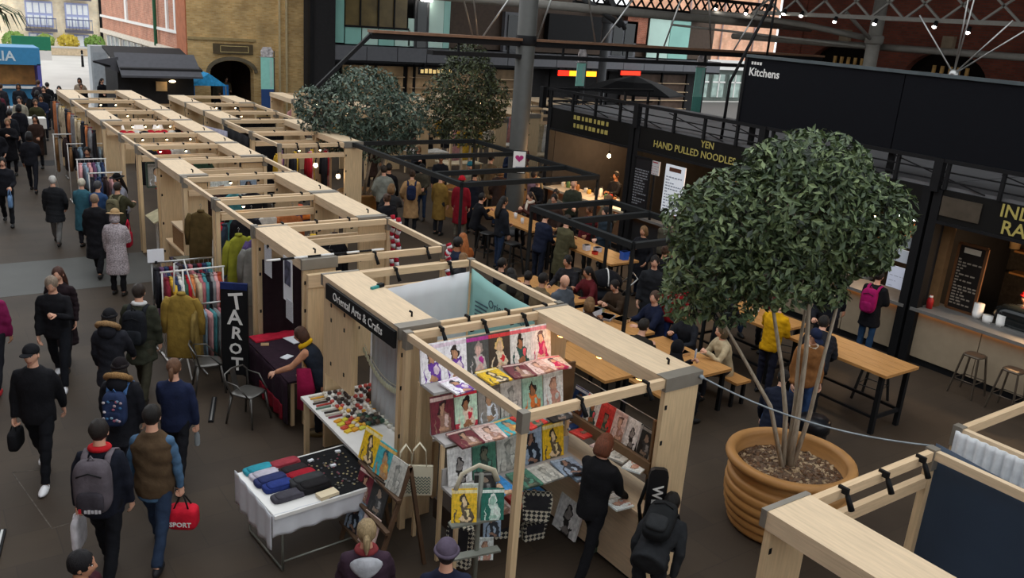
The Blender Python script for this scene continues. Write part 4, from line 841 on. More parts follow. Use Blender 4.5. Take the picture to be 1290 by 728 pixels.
# checked bags and pouches
def check_mat():
    if 'check' in MATS: return MATS['check']
    m = bpy.data.materials.new('checked_weave'); m.use_nodes = True; MATS['check'] = m; nt = m.node_tree; b = nt.nodes['Principled BSDF']; b.inputs['Roughness'].default_value = .9
    tc = nt.nodes.new('ShaderNodeTexCoord'); c = nt.nodes.new('ShaderNodeTexChecker'); mp = nt.nodes.new('ShaderNodeMapping'); mp.inputs['Rotation'].default_value = (0, R(45), 0); mp.inputs['Location'].default_value = (.003, .01, .004)
    nt.links.new(tc.outputs['Object'], mp.inputs[0]); nt.links.new(mp.outputs[0], c.inputs[0]); c.inputs['Scale'].default_value = 26; c.inputs[1].default_value = (*rgb('d6d0bc'), 1); c.inputs[2].default_value = (*rgb('2e2e30'), 1); nt.links.new(c.outputs[0], b.inputs['Base Color']); return m
def pouch(x, y, z, label, rz, w=.34, h=.2):
    t = thing('zigzag_pouch', label, 'bag', (x, y, z), rz, 'woven pouches'); part('bag_body', MB().prism([(-w*.42, 0), (w*.42, 0), (w/2, h*.8), (w*.46, h), (-w*.46, h), (-w/2, h*.8)], .09, MY), check_mat(), t)
    part('flap', MB().prism([(-w*.36, h*.42), (w*.36, h*.42), (w*.4, h*.95), (-w*.4, h*.95)], .1, MY), fab('343438'), t); return t
pouch(5.28, 7.0, 0, 'cream and charcoal pouch standing on the floor under the rack', R(-20), .42, .24); pouch(5.5, 6.83, 0, 'smaller cream pouch behind the thin stall post', R(-10), .3, .22); pouch(5.35, 6.62, .42, 'black and white checked bag hanging at the rack end', R(-35), .34, .34)
pouch(4.42, 6.72, .08, 'zigzag pouch hanging on the book box below the spinner', R(-60), .3, .5)
# card spinner
t = thing('card_spinner', 'grey metal spinner stand of greeting cards in front of the rack', 'stand', (4.28, 6.2, 0))
STL = mat('grey_stand', rgb('8b8e84'), .5, .3)
part('pole', MB().tube([(0, 0, .02), (0, 0, 1.5)], .025, 8), STL, t)
for a in (0, 120, 240): part('foot', MB().bar((0, 0, .03), (.3*math.cos(R(a)), .3*math.sin(R(a)), .02), .03), STL, t)
for z_ in (1.0, .62):
    part('tray', MB().bar((-.32, .02, z_), (.22, -.08, z_), .1, .02), STL, t)
part('hoop', MB().tube([(-.26, .05, 1.36), (-.2, .05, 1.52), (-.02, .03, 1.58), (.14, 0, 1.5), (.2, 0, 1.36)], [(.03, .012)]*5, 8), CAN, t)
for i, (x, y, z, c, nm, w_, h_) in enumerate(((-.2, -.04, 1.03, 20, 'yellow card with small figures', .25, .34), (.08, -.12, 1.02, 21, 'dark green lettered card', .23, .32), (.08, .04, 1.25, 19, 'black card at the top', .22, .2), (-.06, .05, 1.05, 8, 'white card behind the yellow one', .2, .3), (.2, .03, .7, 13, 'slate card at the side', .18, .28), (.15, .06, .42, 8, 'white card low on the stand', .18, .24))):
    magazine(c, (4.28+x, 6.2+y, z), lean(205, 14), w_, h_, '%s on the spinner stand' % nm, 'card', 'greeting_card', d=.012, group='cards on the spinner')
# crafts table and its trinkets
def table(name, label, x0, x1, y0, y1, z, top, legm, cat='table', lw=.05, ov=.0, cloth=None, th=.04, group=None):
    t = thing(name, label, cat, ((x0+x1)/2, (y0+y1)/2, 0), 0, group); hx, hy = (x1-x0)/2, (y1-y0)/2
    part('tabletop', bx((-hx, -hy, z-th), (hx, hy, z)), top, t)
    for a in (-1, 1):
        for b in (-1, 1): part('leg', MB().bar((a*(hx-.06-ov), b*(hy-.06-ov), 0), (a*(hx-.06-ov), b*(hy-.06-ov), z-th), lw), legm, t)
    return t
t = table('trade_table', 'white table covered in bead bracelets and trinkets at the crafts stall', 3.88, 4.98, 8.1, 9.9, .85, WHT, WZ, lw=.06)
part('apron', bx((-.5, -.86, .1), (-.1, -.84, .78)), mat('brown_apron', rgb('8a6a44'), .7), t)
rr = random.Random(11)
TN = {'e8e4da': 'ivory', '3a2f2c': 'dark brown', 'b8463c': 'red', 'e2a83c': 'amber', 'd8d0c0': 'cream', '46362c': 'brown'}
cols = ['e8e4da', '3a2f2c', 'b8463c', 'e2a83c', 'd8d0c0', '6a8a7a', 'c8b89a', '8a3a4a', 'f0ece0', '46362c']
BEAD = [MB().tube([(0, -.1, .012), (0, .1, .012)], .013, 6).mesh('bead_row'), MB().ell((0, 0, .02), (.028, .028, .022), None, 8, 5).mesh('pebble'), bx((-.05, -.03, 0), (.05, .03, .02)).mesh('tray')]
for b in BEAD: b.materials.append(WHT)
def trinket(k, x, y, z, c, label, cat, rz=0, group=None, sc=1):
    o = link(('bead_row', 'trinket', 'small_tray')[k], BEAD[k], None, (x, y, z), rz); o.scale = (sc, sc, sc); setmat(o, paint(c)); return tag(o, label, cat, group)
for i in range(9):
    for j in range(13):
        x, y = 4.16+i*.085, 9.8-j*.085
        if x > 4.72 and y < 9.15: continue
        tc_ = cols[rr.randrange(5) if j > 5 else rr.choice([0, 1, 1, 4, 9, 2])]
        trinket(1, x+rr.uniform(-.015, .015), y+rr.uniform(-.015, .015), .852, tc_, 'small %s trinket set out on the crafts table' % TN[tc_], 'trinket', group='trinkets on the crafts table', sc=1.15)
for i in range(10): trinket(0, 4.02+rr.uniform(-.03, .05), 9.82-i*.075, .852, cols[(i*3) % 10], 'bead strand laid at the aisle edge of the crafts table', 'bead strand', R(90), 'bead strands on the crafts table')
for i in range(42): trinket(1, 4.52+(i % 6)*.07+rr.uniform(-.02, .02), 8.32+(i//6)*.09, .852, rr.choice(['ece8dc', 'dcd8c8', 'c8ccb8']), 'cream shell trinket near the post on the crafts table', 'trinket', group='cream shells on the crafts table', sc=1.2)
for i in range(12): trinket(2, 4.02+(i % 3)*.09, 8.72+(i//3)*.1, .852, ['e8c12e', 'e2a020', 'd8d040', 'c84a30'][i % 4], 'small yellow packet laid on the crafts table', 'packet', R(20), 'yellow packets on the crafts table')
for i in range(14): trinket(1, 4.3+(i % 4)*.06, 8.75+(i//4)*.08, .855, ['3a5a48', '2a2a28', '5a4a3c'][i % 3], 'dark green carved trinket in the middle of the crafts table', 'trinket', group='dark carvings on the crafts table', sc=1.5)
for i in range(6):
    b = MB(); b.tube([(-.16, 0, .05), (.16, .02, .05)], [.05, .052], 10); o = b.build('leather_roll', mat('brown_leather', rgb('4a3628'), .5, var=.3), None, (4.78, 9.25+(i % 3)*.1, .85+(i//3)*.08), R(12*i-20)); tag(o, 'brown leather roll piled at the back of the crafts table', 'roll', 'leather rolls')
gl = thing('leaf_garland', 'cream leaf garland hanging under the crafts name board', 'garland', (4.44, 8.7, 0))
part('string', MB().tube([(0, .5-.1*i, 1.75-.02*i-.12*math.sin(i*.32)) for i in range(11)], .004, 5), CAN, gl)
for i in range(16): part('leaf', MB().ell((-.015, .48-.06*i, 1.68-.012*i-.12*math.sin(i*.2)), (.01, .035, .045), None, 8, 5), paint('c8cbb0'), gl)
# folding table with black cloth and hats
t = thing('folding_table', 'white clothed folding table with black jewellery mats and scarves', 'table', (3.3, 8.1, 0), R(4))
GM = mat('galvanised', rgb('8f9289'), .4, .6)
part('tabletop', bx((-.66, -.52, .7), (.66, .5, .74)), WHT, t)
for x_ in (-.55, .55):
    part('leg', MB().tube([(x_, -.45, .7), (x_, -.45, .02), (x_, .42, .02), (x_, .42, .7)], .014, 8), GM, t)
part('brace', MB().tube([(-.55, -.45, .12), (.55, -.45, .12)], .01, 6), GM, t)
cl = sheet('table_cloth', 'white cloth front hanging along the folding table', 'tablecloth', (2.66, 7.56), (3.96, 7.65), (.745, .745), .48, mat('white_cloth', rgb('d6d8de'), .9, var=.05), 5, .015)
sheet('table_cloth', 'white cloth end hanging from the folding table by the aisle', 'tablecloth', (2.61, 8.62), (2.65, 7.57), (.745, .745), .33, mat('white_cloth', rgb('d6d8de'), .9, var=.05), 4, .015)
m = bx((-.4, -.5, 0), (.36, .46, .008)).build('display_mat', fab('141416'), None, (3.58, 8.12, .742), R(4)); tag(m, 'black cloth jewellery mat on the folding table', 'mat')
for i in range(90):
    k = MB()
    if i == 0: JM = MB().ell((0, 0, .006), (.014, .014, .007), None, 6, 4).mesh('jewel'); JM.materials.append(WHT)
    o = link('jewel', JM, None, (3.32+rr.random()*.5, 7.72+rr.random()*.75, .75)); setmat(o, paint(rr.choice(['8a7a5a', '6a6a62', 'a89a70', '7a3a44', '5a5a60', '4a4438']))); tag(o, 'tiny metal jewel on the black mat', 'jewellery', 'jewels on the black mat')
for i, (x, y, c, nm, w_, h_) in enumerate(((2.84, 8.5, '2f8fa0', 'turquoise', .3, .05), (2.86, 8.36, 'b9b4c0', 'pale lilac', .3, .05), (2.87, 8.2, '2d3560', 'indigo', .32, .07), (2.9, 8.05, '2a3a7a', 'royal blue', .3, .07), (2.93, 7.82, '46444c', 'slate', .34, .06), (3.12, 8.48, '9a3a44', 'rose red', .34, .06), (3.16, 8.3, '2a2426', 'black', .3, .06), (3.19, 8.16, 'a01c2c', 'crimson', .32, .06), (3.2, 7.98, '3a3a3c', 'charcoal', .36, .1), (3.22, 7.84, '1f1d1f', 'jet', .34, .1))):
    m = MB(); m.ell((0, 0, h_/2-.01), (w_/2+.02, .08, h_/2), None, 16, 10, 0, sq(.38)); m.ell((.01, -.01, h_-.012), (w_/2-.01, .07, .016), None, 14, 6, 0, sq(.4)); tag(m.build('folded_scarf', fab(c), None, (x, y, .745), R(4)), 'folded %s scarf on the folding table' % nm, 'scarf', 'folded scarves')
o = bx((-.11, -.06, 0), (.11, .06, .04)).build('cream_box', paint('e0cfae'), None, (3.3, 7.66, .745), R(8)); tag(o, 'cream flat box at the front edge of the folding table', 'box')
for x, y, r_ in ((3.42, 8.42, 12), (3.78, 8.48, -4), (3.6, 8.2, 5)): tag(bx((-.03, -.018, 0), (.03, .018, .02)).build('price_card', PAPER, None, (x, y, .752), R(r_)), 'tiny white price card on the black mat', 'card', 'price cards')
# tarot table, sign, chair
t = thing('tarot_table', 'table under a dark purple cloth at the tarot stall', 'table', (4.42, 11.55, 0))
PC = fab('2b1a26'); part('cloth_top', bx((-.44, -.95, .72), (.44, .95, .75)), PC, t)
part('table_frame', bx((-.36, -.85, .66), (.36, .85, .72)), WZ, t)
for a in (-1, 1):
    for b in (-1, 1): part('leg', MB().bar((a*.33, b*.8, 0), (a*.33, b*.8, .68), .05), WZ, t)
sheet('table_drape', 'dark purple cloth hanging from the tarot table over the aisle', 'tablecloth', (3.965, 12.5), (3.965, 10.6), .74, .1, PC, 5, .02)
sheet('red_drape', 'crimson cloth edge showing along the tarot table front', 'tablecloth', (3.945, 11.7), (3.945, 10.75), .35, .12, fab('7a1424'), 4, .02)
tag(bx((-.35, -.12, 0), (.35, .16, .02)).build('red_cloth', fab('b01c34'), None, (4.4, 12.3, .752), R(4)), 'folded crimson cloth at the far end of the tarot table', 'cloth')
for x, y, z, w_, h_, r_, l in ((4.62, 12.05, .755, .1, .3, 12, 'small white booklet on the tarot table'), (4.16, 12.05, .752, .05, .12, 70, 'tan card on the tarot table'), (4.28, 11.45, .752, .08, .12, 30, 'pale blue card on the tarot table')): tag(bx((-w_, -h_/2, 0), (w_, h_/2, .01)).build('tarot_card', PAPER if 'tan' not in l else paint('b0906a'), None, (x, y, z), R(r_)), l, 'card')
magazine(0, (4.72, 11.5, .755), lean(235, 14), .34, .4, 'plain grey card propped up on the tarot table', 'card', 'price_board', mat_=mat('grey_board', rgb('a9acb0'), .8))
t = thing('tarot_sign', 'tall black board lettered TAROT in white beside the clothes rail', 'sign', (3.76, 12.2, 0), R(-36))
part('board', bx((-.2, -.02, .28), (.2, .02, 1.68)), BLK, t); part('top_edge', bx((-.2, -.024, 1.64), (.2, .024, 1.74)), fab('202c5a'), t)
for x_ in (-.16, .16): part('leg', MB().bar((x_, .03, 0), (x_, .03, 1.0), .03), BLK, t)
for i, ch in enumerate('TAROT'): lettering(ch, (.36, .33, .27, .24, .29)[i], WHT, t, (.01+(.03, -.0, .02, 0, .02)[i], -.028, 1.45-i*.25), (1, (0), (.12, 0, -.1, 0, 0)[i]), (0, 0, 1), bold=.006)
def metal_chair(x, y, rz, label):
    t = thing('metal_chair', label, 'chair', (x, y, 0), rz); G = mat('gunmetal', rgb('6c6a66'), .35, .7, var=.1)
    part('seat', MB().ell((0, 0, .45), (.2, .2, .02), None, 20, 6, 0, sq(.5)), G, t)
    for a in (-1, 1):
        for b in (-1, 1): part('leg', MB().tube([(a*.16, b*.16, .44), (a*.22, b*.22, 0)], [.022, .014], 8), G, t)
    part('back_hoop', MB().tube([(-.19, .14, .44), (-.24, .2, .68), (-.2, .24, .74), (0, .27, .76), (.2, .24, .74), (.24, .2, .68), (.19, .14, .44)], .013, 8), G, t)
    part('back_slat', MB().bar((0, .2, .45), (0, .27, .75), .1, .01, up=(0, 1, 0)), G, t)
    for a in (-1, 1): part('arm_rail', MB().tube([(a*.24, .2, .66), (a*.25, 0, .64), (a*.21, -.16, .46)], .011, 8), G, t)
metal_chair(3.6, 11.15, R(35), 'grey metal armchair in front of the tarot table'); metal_chair(3.42, 12.45, R(80), 'second grey metal armchair tucked behind the tarot board')
# anchor bars on the floor
for x, y, r_, l in ((.32, 9.35, 78, 'black and steel anchor bar on the floor at the left edge'), (3.25, 11.7, 70, 'steel anchor bar on the floor by the metal chair'), (3.35, 7.2, 62, 'black anchor bar on the floor under the folding table')):
    t = thing('floor_bar', l, 'floor bar', (x, y, 0), R(r_)); part('bar', bx((-.4, -.035, 0), (.4, .035, .03)), BLK, t); part('strip', bx((-.38, -.012, .03), (.38, .012, .036)), CHR, t)
# ------------------------------------------------------------------ clothes rails and garments
def garment_mesh(kind):
    m = MB(); X = Vector((1, 0, 0))
    L = {'shirt': .62, 'coat': .95, 'dress': 1.05, 'trousers': .9}[kind]
    if kind == 'trousers':
        m.tube([(0, 0, -.04), (0, 0, -.12), (0, .01, -.5), (0, 0, -L)], [(.16, .02), (.17, .028), (.16, .03), (.13, .026)], 12, side=X)
    else:
        fl = {'shirt': .19, 'coat': .23, 'dress': .26}[kind]
        m.tube([(0, 0, -.02), (0, 0, -.06), (0, 0, -.1), (0, 0, -.2), (0, 0, -L*.6), (0, 0, -L+.02), (0, 0, -L)], [(.05, .03), (.13, .035), (.2, .04), (.195, .042), (fl*.95, .042), (fl, .045), (fl, .03)], 14, side=X)
        if kind != 'dress':
            for q in (-1, 1): m.tube([(q*.17, 0, -.09), (q*.225, .012, -.2), (q*.25, .02, -.4), (q*.25, .025, -.6)], [(.055, .035), (.06, .036), (.052, .034), (.042, .03)], 8, side=X)
        m.tube([(0, 0, -.03), (0, 0, .005)], [(.065, .045), (.055, .05)], 10, side=X)
    me = m.mesh(kind); me.materials.append(WHT); return me
GM_ = {k: garment_mesh(k) for k in ('shirt', 'coat', 'dress', 'trousers')}
HK = MB().tube([(0, 0, .0), (0, 0, .05), (.018, 0, .075), (0, 0, .1), (-.018, 0, .08)], .004, 5).mesh('hanger'); HK.materials.append(CHR)
def garment(kind, x, y, z, rz, col, label, group=None, cat=None, sc=1):
    o = link({'shirt': 'hanging_shirt', 'coat': 'hanging_coat', 'dress': 'hanging_dress', 'trousers': 'hanging_trousers'}[kind], GM_[kind], None, (x, y, z-.1), rz); setmat(o, fab(col))
    h = link('hanger', HK, o); o.scale = (sc, sc, sc)
    return tag(o, label, cat or kind, group)
CN = {'7a2230': 'burgundy', '2c3a5a': 'navy', 'c8b89a': 'cream', '3c5a4a': 'green', 'd0a83a': 'yellow', 'a8482c': 'rust', '8aa0b0': 'pale blue', '3a2a2a': 'dark brown', 'b06a70': 'rose', '24242a': 'black', '4a8a90': 'teal', 'd8d4cc': 'white', '6a4a6a': 'plum', 'c87a4a': 'orange', '6a6a52': 'olive', '8a8a8c': 'grey', 'd8a0a0': 'pink', 'b01c2c': 'scarlet', '7a5a3a': 'tan'}
def rail(x0, x1, y, z, label, cols, kinds, where, mt=None, rz=0):
    L = x1-x0; t = thing('clothes_rail', label, 'clothes rail', ((x0+x1)/2, y, 0), rz); mt = mt or CHR; h = L/2
    part('top_bar', MB().tube([(-h, 0, z), (h, 0, z)], .016, 8), mt, t)
    for q in (-1, 1):
        part('upright', MB().tube([(q*(h-.03), 0, .05), (q*(h-.03), 0, z)], .014, 8), mt, t); part('foot', MB().tube([(q*(h-.03), -.28, .03), (q*(h-.03), .28, .03)], .016, 8), mt, t)
    n = len(cols)
    for i, c in enumerate(cols):
        k = kinds[i % len(kinds)]; f = -h+.1+(L-.2)*i/(n-1)
        p = Matrix.Rotation(rz, 3, 'Z')@Vector((f, 0, 0))
        garment(k, (x0+x1)/2+p.x, y+p.y, z, rz+R(84+((i*37) % 13)), c, '%s %s hanging on the %s' % (CN[c], k, where), 'garments on the '+where)
A_ = ['7a2230', 'd0a83a', '2c3a5a', 'd8d4cc', '3c5a4a', 'b01c2c', 'c87a4a', 'c8b89a', 'b06a70', '4a8a90', '24242a', '8a8a8c']
rail(3.1, 4.12, 13.84, 1.5, 'white rail of bright shirts nearest the tarot board', A_+['d8a0a0', 'a8482c'], ['shirt'], 'white rail nearest the tarot board', WHT)
rail(3.08, 4.12, 14.42, 1.5, 'second clothes rail just behind the white one', ['24242a', '6a4a6a', '2c3a5a', '7a2230', '8a8a8c', '3a2a2a', '2c3a5a', 'b06a70', '24242a', '7a2230', '2c3a5a', '4a8a90'], ['shirt', 'coat'], 'second rail by the aisle')
rail(3.5, 4.15, 13.2, 1.12, 'low rail of long pale trousers beside the tarot board', ['8aa0b0', 'd8a0a0', '4a8a90', '8a8a8c', 'b06a70', 'c87a4a', '7a2230', '6a4a6a'], ['trousers'], 'low rail beside the tarot board')
rail(3.4, 4.15, 21.75, 1.6, 'clothes rail behind the orange trimmed stall front', ['24242a', '2c3a5a', '3a2a2a', 'd8a0a0', '8a8a8c'], ['shirt'], 'clothes rail next to the grey sweater seller', WHT)
rail(3.45, 4.15, 23.6, 1.6, 'clothes rail with pink and pale blue shirts', ['d8a0a0', '8aa0b0', 'd8a0a0', '6a4a6a', '8aa0b0', '2c3a5a'], ['shirt'], 'rail of pink and blue shirts', WHT)
rail(3.6, 4.75, 26.0, 1.6, 'clothes rail with mixed dark clothes in the middle distance', ['7a5a3a', '24242a', '8aa0b0', '2c3a5a', 'c87a4a', '7a2230', '8aa0b0', 'd8d4cc', '2c3a5a'], ['shirt'], 'middle distance rail', WHT)
rail(3.5, 4.9, 27.75, 1.6, 'clothes rail with long brown coats far down the aisle', ['7a5a3a', '3a2a2a', '7a5a3a', '24242a', '6a6a52', '7a5a3a'], ['coat'], 'rail of long brown coats', WHT)
rail(4.0, 4.9, 29.4, 1.7, 'farthest clothes rail with long pale dresses', ['c8b89a', '24242a', '3c5a4a', '24242a', 'c8b89a', '7a2230', '24242a'], ['dress'], 'farthest rail')
t = thing('sale_sign', 'blank white card clipped on the end of the clothes rail', 'sign', (3.16, 14.38, 1.5)); part('card', bx((-.12, -.01, .02), (.14, .0, .24)), PAPER, t); part('clip', bx((-.01, -.015, -.01), (.03, .01, .04)), BLK, t)
t = thing('coat_stand', 'white tripod stand carrying the mustard coat by the rails', 'stand', (3.27, 13.12, 0))
part('pole', MB().tube([(0, 0, .3), (0, 0, 1.72)], .014, 8), WHT, t)
for a in (30, 150, 270): part('leg', MB().tube([(0, 0, .35), (.28*math.cos(R(a)), .28*math.sin(R(a)), .02)], .013, 8), WHT, t)
part('frame', MB().tube([(-.14, 0, 1.4), (-.12, 0, 1.85), (.02, 0, 1.9), (.16, -.02, 1.3)], .013, 8), WHT, t); part('knob', MB().ell((0, -.02, .62), (.03, .03, .03), None, 8, 6), BLK, t)
garment('coat', 3.2, 12.98, 1.52, R(-32), '9a7e3a', 'mustard coat on the white tripod stand', cat='coat', sc=1.12); garment('coat', 3.42, 12.95, 1.3, R(60), '8a7440', 'second mustard coat hanging at the side of the stand', cat='coat')
garment('coat', 4.36, 16.0, 2.05, R(-40), '5c4c2c', 'olive brown jacket with dark collar hung on the stall corner', cat='jacket', sc=1.15)
garment('shirt', 4.5, 15.45, 1.85, R(60), 'd8d4cc', 'cream scarf like shirt on the stall edge', cat='shirt'); garment('dress', 4.52, 15.3, 1.95, R(70), 'b01c2c', 'scarlet dress hanging beside the olive jacket', cat='dress'); garment('coat', 4.5, 15.05, 2.0, R(65), '2c3a4a', 'slate blue coat near the stall post', cat='coat'); garment('dress', 4.55, 15.75, 1.6, R(70), '8a3a4a', 'wine dress behind the cream shirt', cat='dress')
garment('coat', 4.4, 13.95, 2.1, R(20), '8a8a2c', 'mustard green dress in the open stall behind the tarot board', cat='dress', sc=1.1); garment('coat', 4.5, 13.35, 2.05, R(-30), '82827e', 'pale grey coat hung on the stall post', cat='coat', sc=1.1); garment('shirt', 4.65, 13.75, 2.1, R(10), '5a4a78', 'violet shirt between the green dress and grey coat', cat='shirt')
garment('coat', 5.2, 12.95, 1.95, R(20), '6a5a1e', 'dark gold garment inside the stall behind the tarot cloth', cat='coat'); garment('coat', 5.6, 13.0, 1.95, R(0), '15151a', 'black garment inside the stall behind the tarot cloth', cat='coat', sc=1.2)
# scarves at stall corner
for i, (x, y, l) in enumerate(((6.5, 12.5, 'red and white striped scarf on the far corner of the rail'), (6.5, 12.3, 'second red and white striped scarf beside it'), (6.46, 10.62, 'red and white scarf tied at the near end of the rail'))):
    m = MB(); h = .95 if i < 2 else .5
    n = 14
    for k in range(n): m.tube([(.015*math.sin(k), .02*math.cos(k*1.3), -h*k/n), (.015*math.sin(k+1), .02*math.cos(k*1.3+1.3), -h*(k+1)/n)], [(.03, .06), (.03, .06)], 8, mi=k % 2, cap=True)
    tag(m.build('striped_scarf', [fab('a82234'), fab('d8d4d8')], None, (x, y, 2.5)), l, 'scarf')
# hung prints and panels in the middle stalls
for i, (x, y, z, c, w_, h_, l) in enumerate(((4.9, 18.58, 1.3, 12, .5, .6, 'framed print on the stall panel, leftmost'), (5.5, 18.58, 1.35, 8, .5, .62, 'framed print on the stall panel, middle'), (6.1, 18.58, 1.5, 13, .42, .5, 'framed print on the stall panel, right one'), (4.6, 20.4, 1.5, 6, .4, .55, 'portrait print at the stall end above the black hat'), (5.1, 20.4, 1.6, 12, .5, .5, 'green framed print on the eighth stall'))):
    t = thing('framed_print', l, 'picture', (x, y, z)); part('picture', bx((-w_/2+.03, -.012, .03), (w_/2-.03, 0, h_-.03)), CV[c], t); fr = MB()
    for a, b in (((-w_/2, 0), (w_/2, 0)), ((-w_/2, h_), (w_/2, h_)), ((-w_/2, 0), (-w_/2, h_)), ((w_/2, 0), (w_/2, h_))): fr.bar((a[0], -.01, a[1]), (b[0], -.01, b[1]), .035, .03, up=(0, 1, 0))
    part('frame', fr, paint('3a4a40') if i > 2 else WX, t)
t = table('wicker_table', 'seller table with wicker basket and cloths in front of the stall', 4.25, 5.3, 16.9, 18.3, .85, WX, WZ)
t = thing('wicker_basket', 'wicker drawer chest under the print stall', 'basket', (4.55, 17.5, .86)); part('chest', bx((-.25, -.4, 0), (.25, .4, .4)), mat('wicker', rgb('8a6438'), .8, var=.4, vscale=40), t); part('lid', bx((-.27, -.42, .4), (.27, .42, .44)), WY, t)
t = thing('print_browser', 'angled board of papers beside the grey sweater seller', 'board', (4.55, 20.0, 0)); part('board', MB().rbox((0, 0, .95), (.5, .8, .03), Matrix.Rotation(R(-25), 3, 'Y')), mat('map_print', rgb('b0a888'), .8, var=.3, vscale=6), t)
for y_ in (-.35, .35): part('leg', MB().bar((0, y_, 0), (0, y_, .9), .04), WHT, t)
tag(bx((-.3, -.2, 0), (.3, .2, .05)).build('linen_pile', fab('6a6454'), None, (4.3, 16.45, .88), R(10)), 'pile of dull green linens on the stall table', 'linen'); t = table('goods_table', 'small table of folded goods by the olive jacket', 3.95, 4.75, 16.1, 16.8, .88, fab('3a3040'), WZ)
# goods strung in the far stalls
rr = random.Random(21)
for i in range(10): 
    m = MB(); m.ell((0, 0, 0), (.12, .1, .1), None, 10, 7); tag(m.build('hanging_hat', fab(['b01c2c', 'b01c2c', 'd8d4cc', '24242a', 'b01c2c'][i % 5]), None, (4.7+.17*i, 24.2-.1*(i % 2), 2.12)), '%s hat strung along the far stall rail' % ['red', 'red', 'white', 'black', 'red'][i % 5], 'hat', 'hats strung on the far stall')
for i in range(3): 
    t = thing('paper_lampshade', 'white lampshade hanging in the stall of white globes', 'lampshade', (4.8+.5*i, 25.2, 2.0), 0, 'white lampshades'); part('shade', MB().lathe([(.1, .25), (.17, 0)], 14, cap=False), mat('warm_shade', rgb('f2e8e0'), emit=.3, var=0), t); part('cord', MB().tube([(0, 0, .25), (0, 0, .45)], .006, 5), BLK, t); part('lamp', MB().ell((0, 0, .06), (.05, .05, .06), None, 8, 6), BULB, t)
for i in range(26):
    c = ['24242a', 'c8b89a', '3a2a2a', '8a8a8c', 'd0a83a', '24242a', '7a2230', 'c8b89a', '2c3a5a', 'c87a4a'][(i*3) % 10]; garment(['dress', 'coat', 'dress'][i % 3], 4.1-.05*(i % 2), 24.7+.27*i, 2.25, R(78+9*(i % 3)), c, '%s garment hung on the aisle side of the far stalls' % CN[c], 'garments on the far stall edges', 'clothes')
# second row goods: clothes and bags
for i in range(12):
    c = rr.choice(['b01c2c', '7a2230', 'd0a83a', '24242a', '6a4a6a', '3c5a4a', 'd8a0a0', '2c3a5a']); garment(rr.choice(['dress', 'shirt', 'coat']), 7.75+.14*i, 21.3+.25*(i % 3), 2.1, R(85), c, '%s garment on display in the nearest second row stall' % CN[c], 'garments in the second row', 'clothes')
for i in range(16):
    m = MB(); m.ell((0, 0, .07), (.16, .11, .07), None, 12, 8, 0, sq(.6)); c = ['8a2a34', 'c86a2a', 'b01c2c', '4a3a3a', 'c8b89a', 'a8482c', '2a2a30', 'd0a83a'][i % 8]
    tag(m.build('folded_textile', fab(c), None, (7.2+(i % 4)*.36, 19.0+(i//8)*.35, .85+.14*((i//4) % 2)), R(6*i)), 'folded %s textile stacked on the goods table behind the rails' % {'8a2a34': 'wine', 'c86a2a': 'orange', 'b01c2c': 'red', '4a3a3a': 'brown', 'c8b89a': 'cream', 'a8482c': 'rust', '2a2a30': 'black', 'd0a83a': 'yellow'}[c], 'textile', 'folded textiles')
table('goods_table', 'goods table stacked with folded textiles between the stall rows', 6.95, 8.6, 18.75, 19.6, .85, fab('3a2a2e'), WZ)
for x, y, z in ((7.55, 20.15, 1.75), (8.3, 20.15, 1.9), (8.9, 20.15, 1.6)):
    t = thing('hanging_bulb', 'bare lit bulb hanging over the folded textiles', 'lamp', (x, y, z), 0, 'bulbs over the textiles'); part('bulb', MB().ell((0, 0, 0), (.055, .055, .06), None, 10, 7), BULB, t); part('holder', MB().tube([(0, 0, .05), (0, 0, .14)], .022, 8), BLK, t); part('cord', MB().tube([(0, 0, .14), (0, 0, 2.4-z)], .005, 5), BLK, t)
for i, (x, y0, y1, pl, l) in enumerate(((14.6, 24.2, 26.4, 'R', 'timber stall with pale goods seen between the two trees'), (14.6, 26.5, 28.7, 'L', 'timber stall behind the slim tree'), (14.6, 28.8, 31, 'R', 'farthest timber stall behind the slim tree'), (18.4, 25.2, 27.4, 'L', 'timber stall seen right of the tall column'), (18.4, 27.5, 29.8, 'R', 'second timber stall right of the tall column'), (11.2, 27.0, 29.2, 'R', 'timber stall behind the wide crowned tree'), (11.2, 29.3, 31.5, 'L', 'farther timber stall behind the wide crowned tree'), (18.4, 29.9, 32.1, 'L', 'timber stall below the gold shop sign'), (22.4, 28.5, 30.8, 'L', 'timber stall beyond the black parasol'))):
    stall(l, y0, y1, pl, x, x+2.2, lamps=3, lit=2)
    for k in range(7):
        c = rr.choice(['d8d4cc', 'c8b89a', 'd8a0a0', '24242a', '7a2230', 'd0a83a', '8aa0b0']); garment(rr.choice(['shirt', 'dress']), x+.2+.26*k, y0+.5, 2.15, R(8), c, '%s garment hung across the %s' % (CN[c], l), 'garments across the far stalls', 'clothes')
    table('goods_table', 'trading table in the '+l, x+.3, x+1.7, y0+.6, y0+1.5, .85, fab(['c8b89a', 'd8d4cc', '8a6a4a'][i % 3]), WZ)
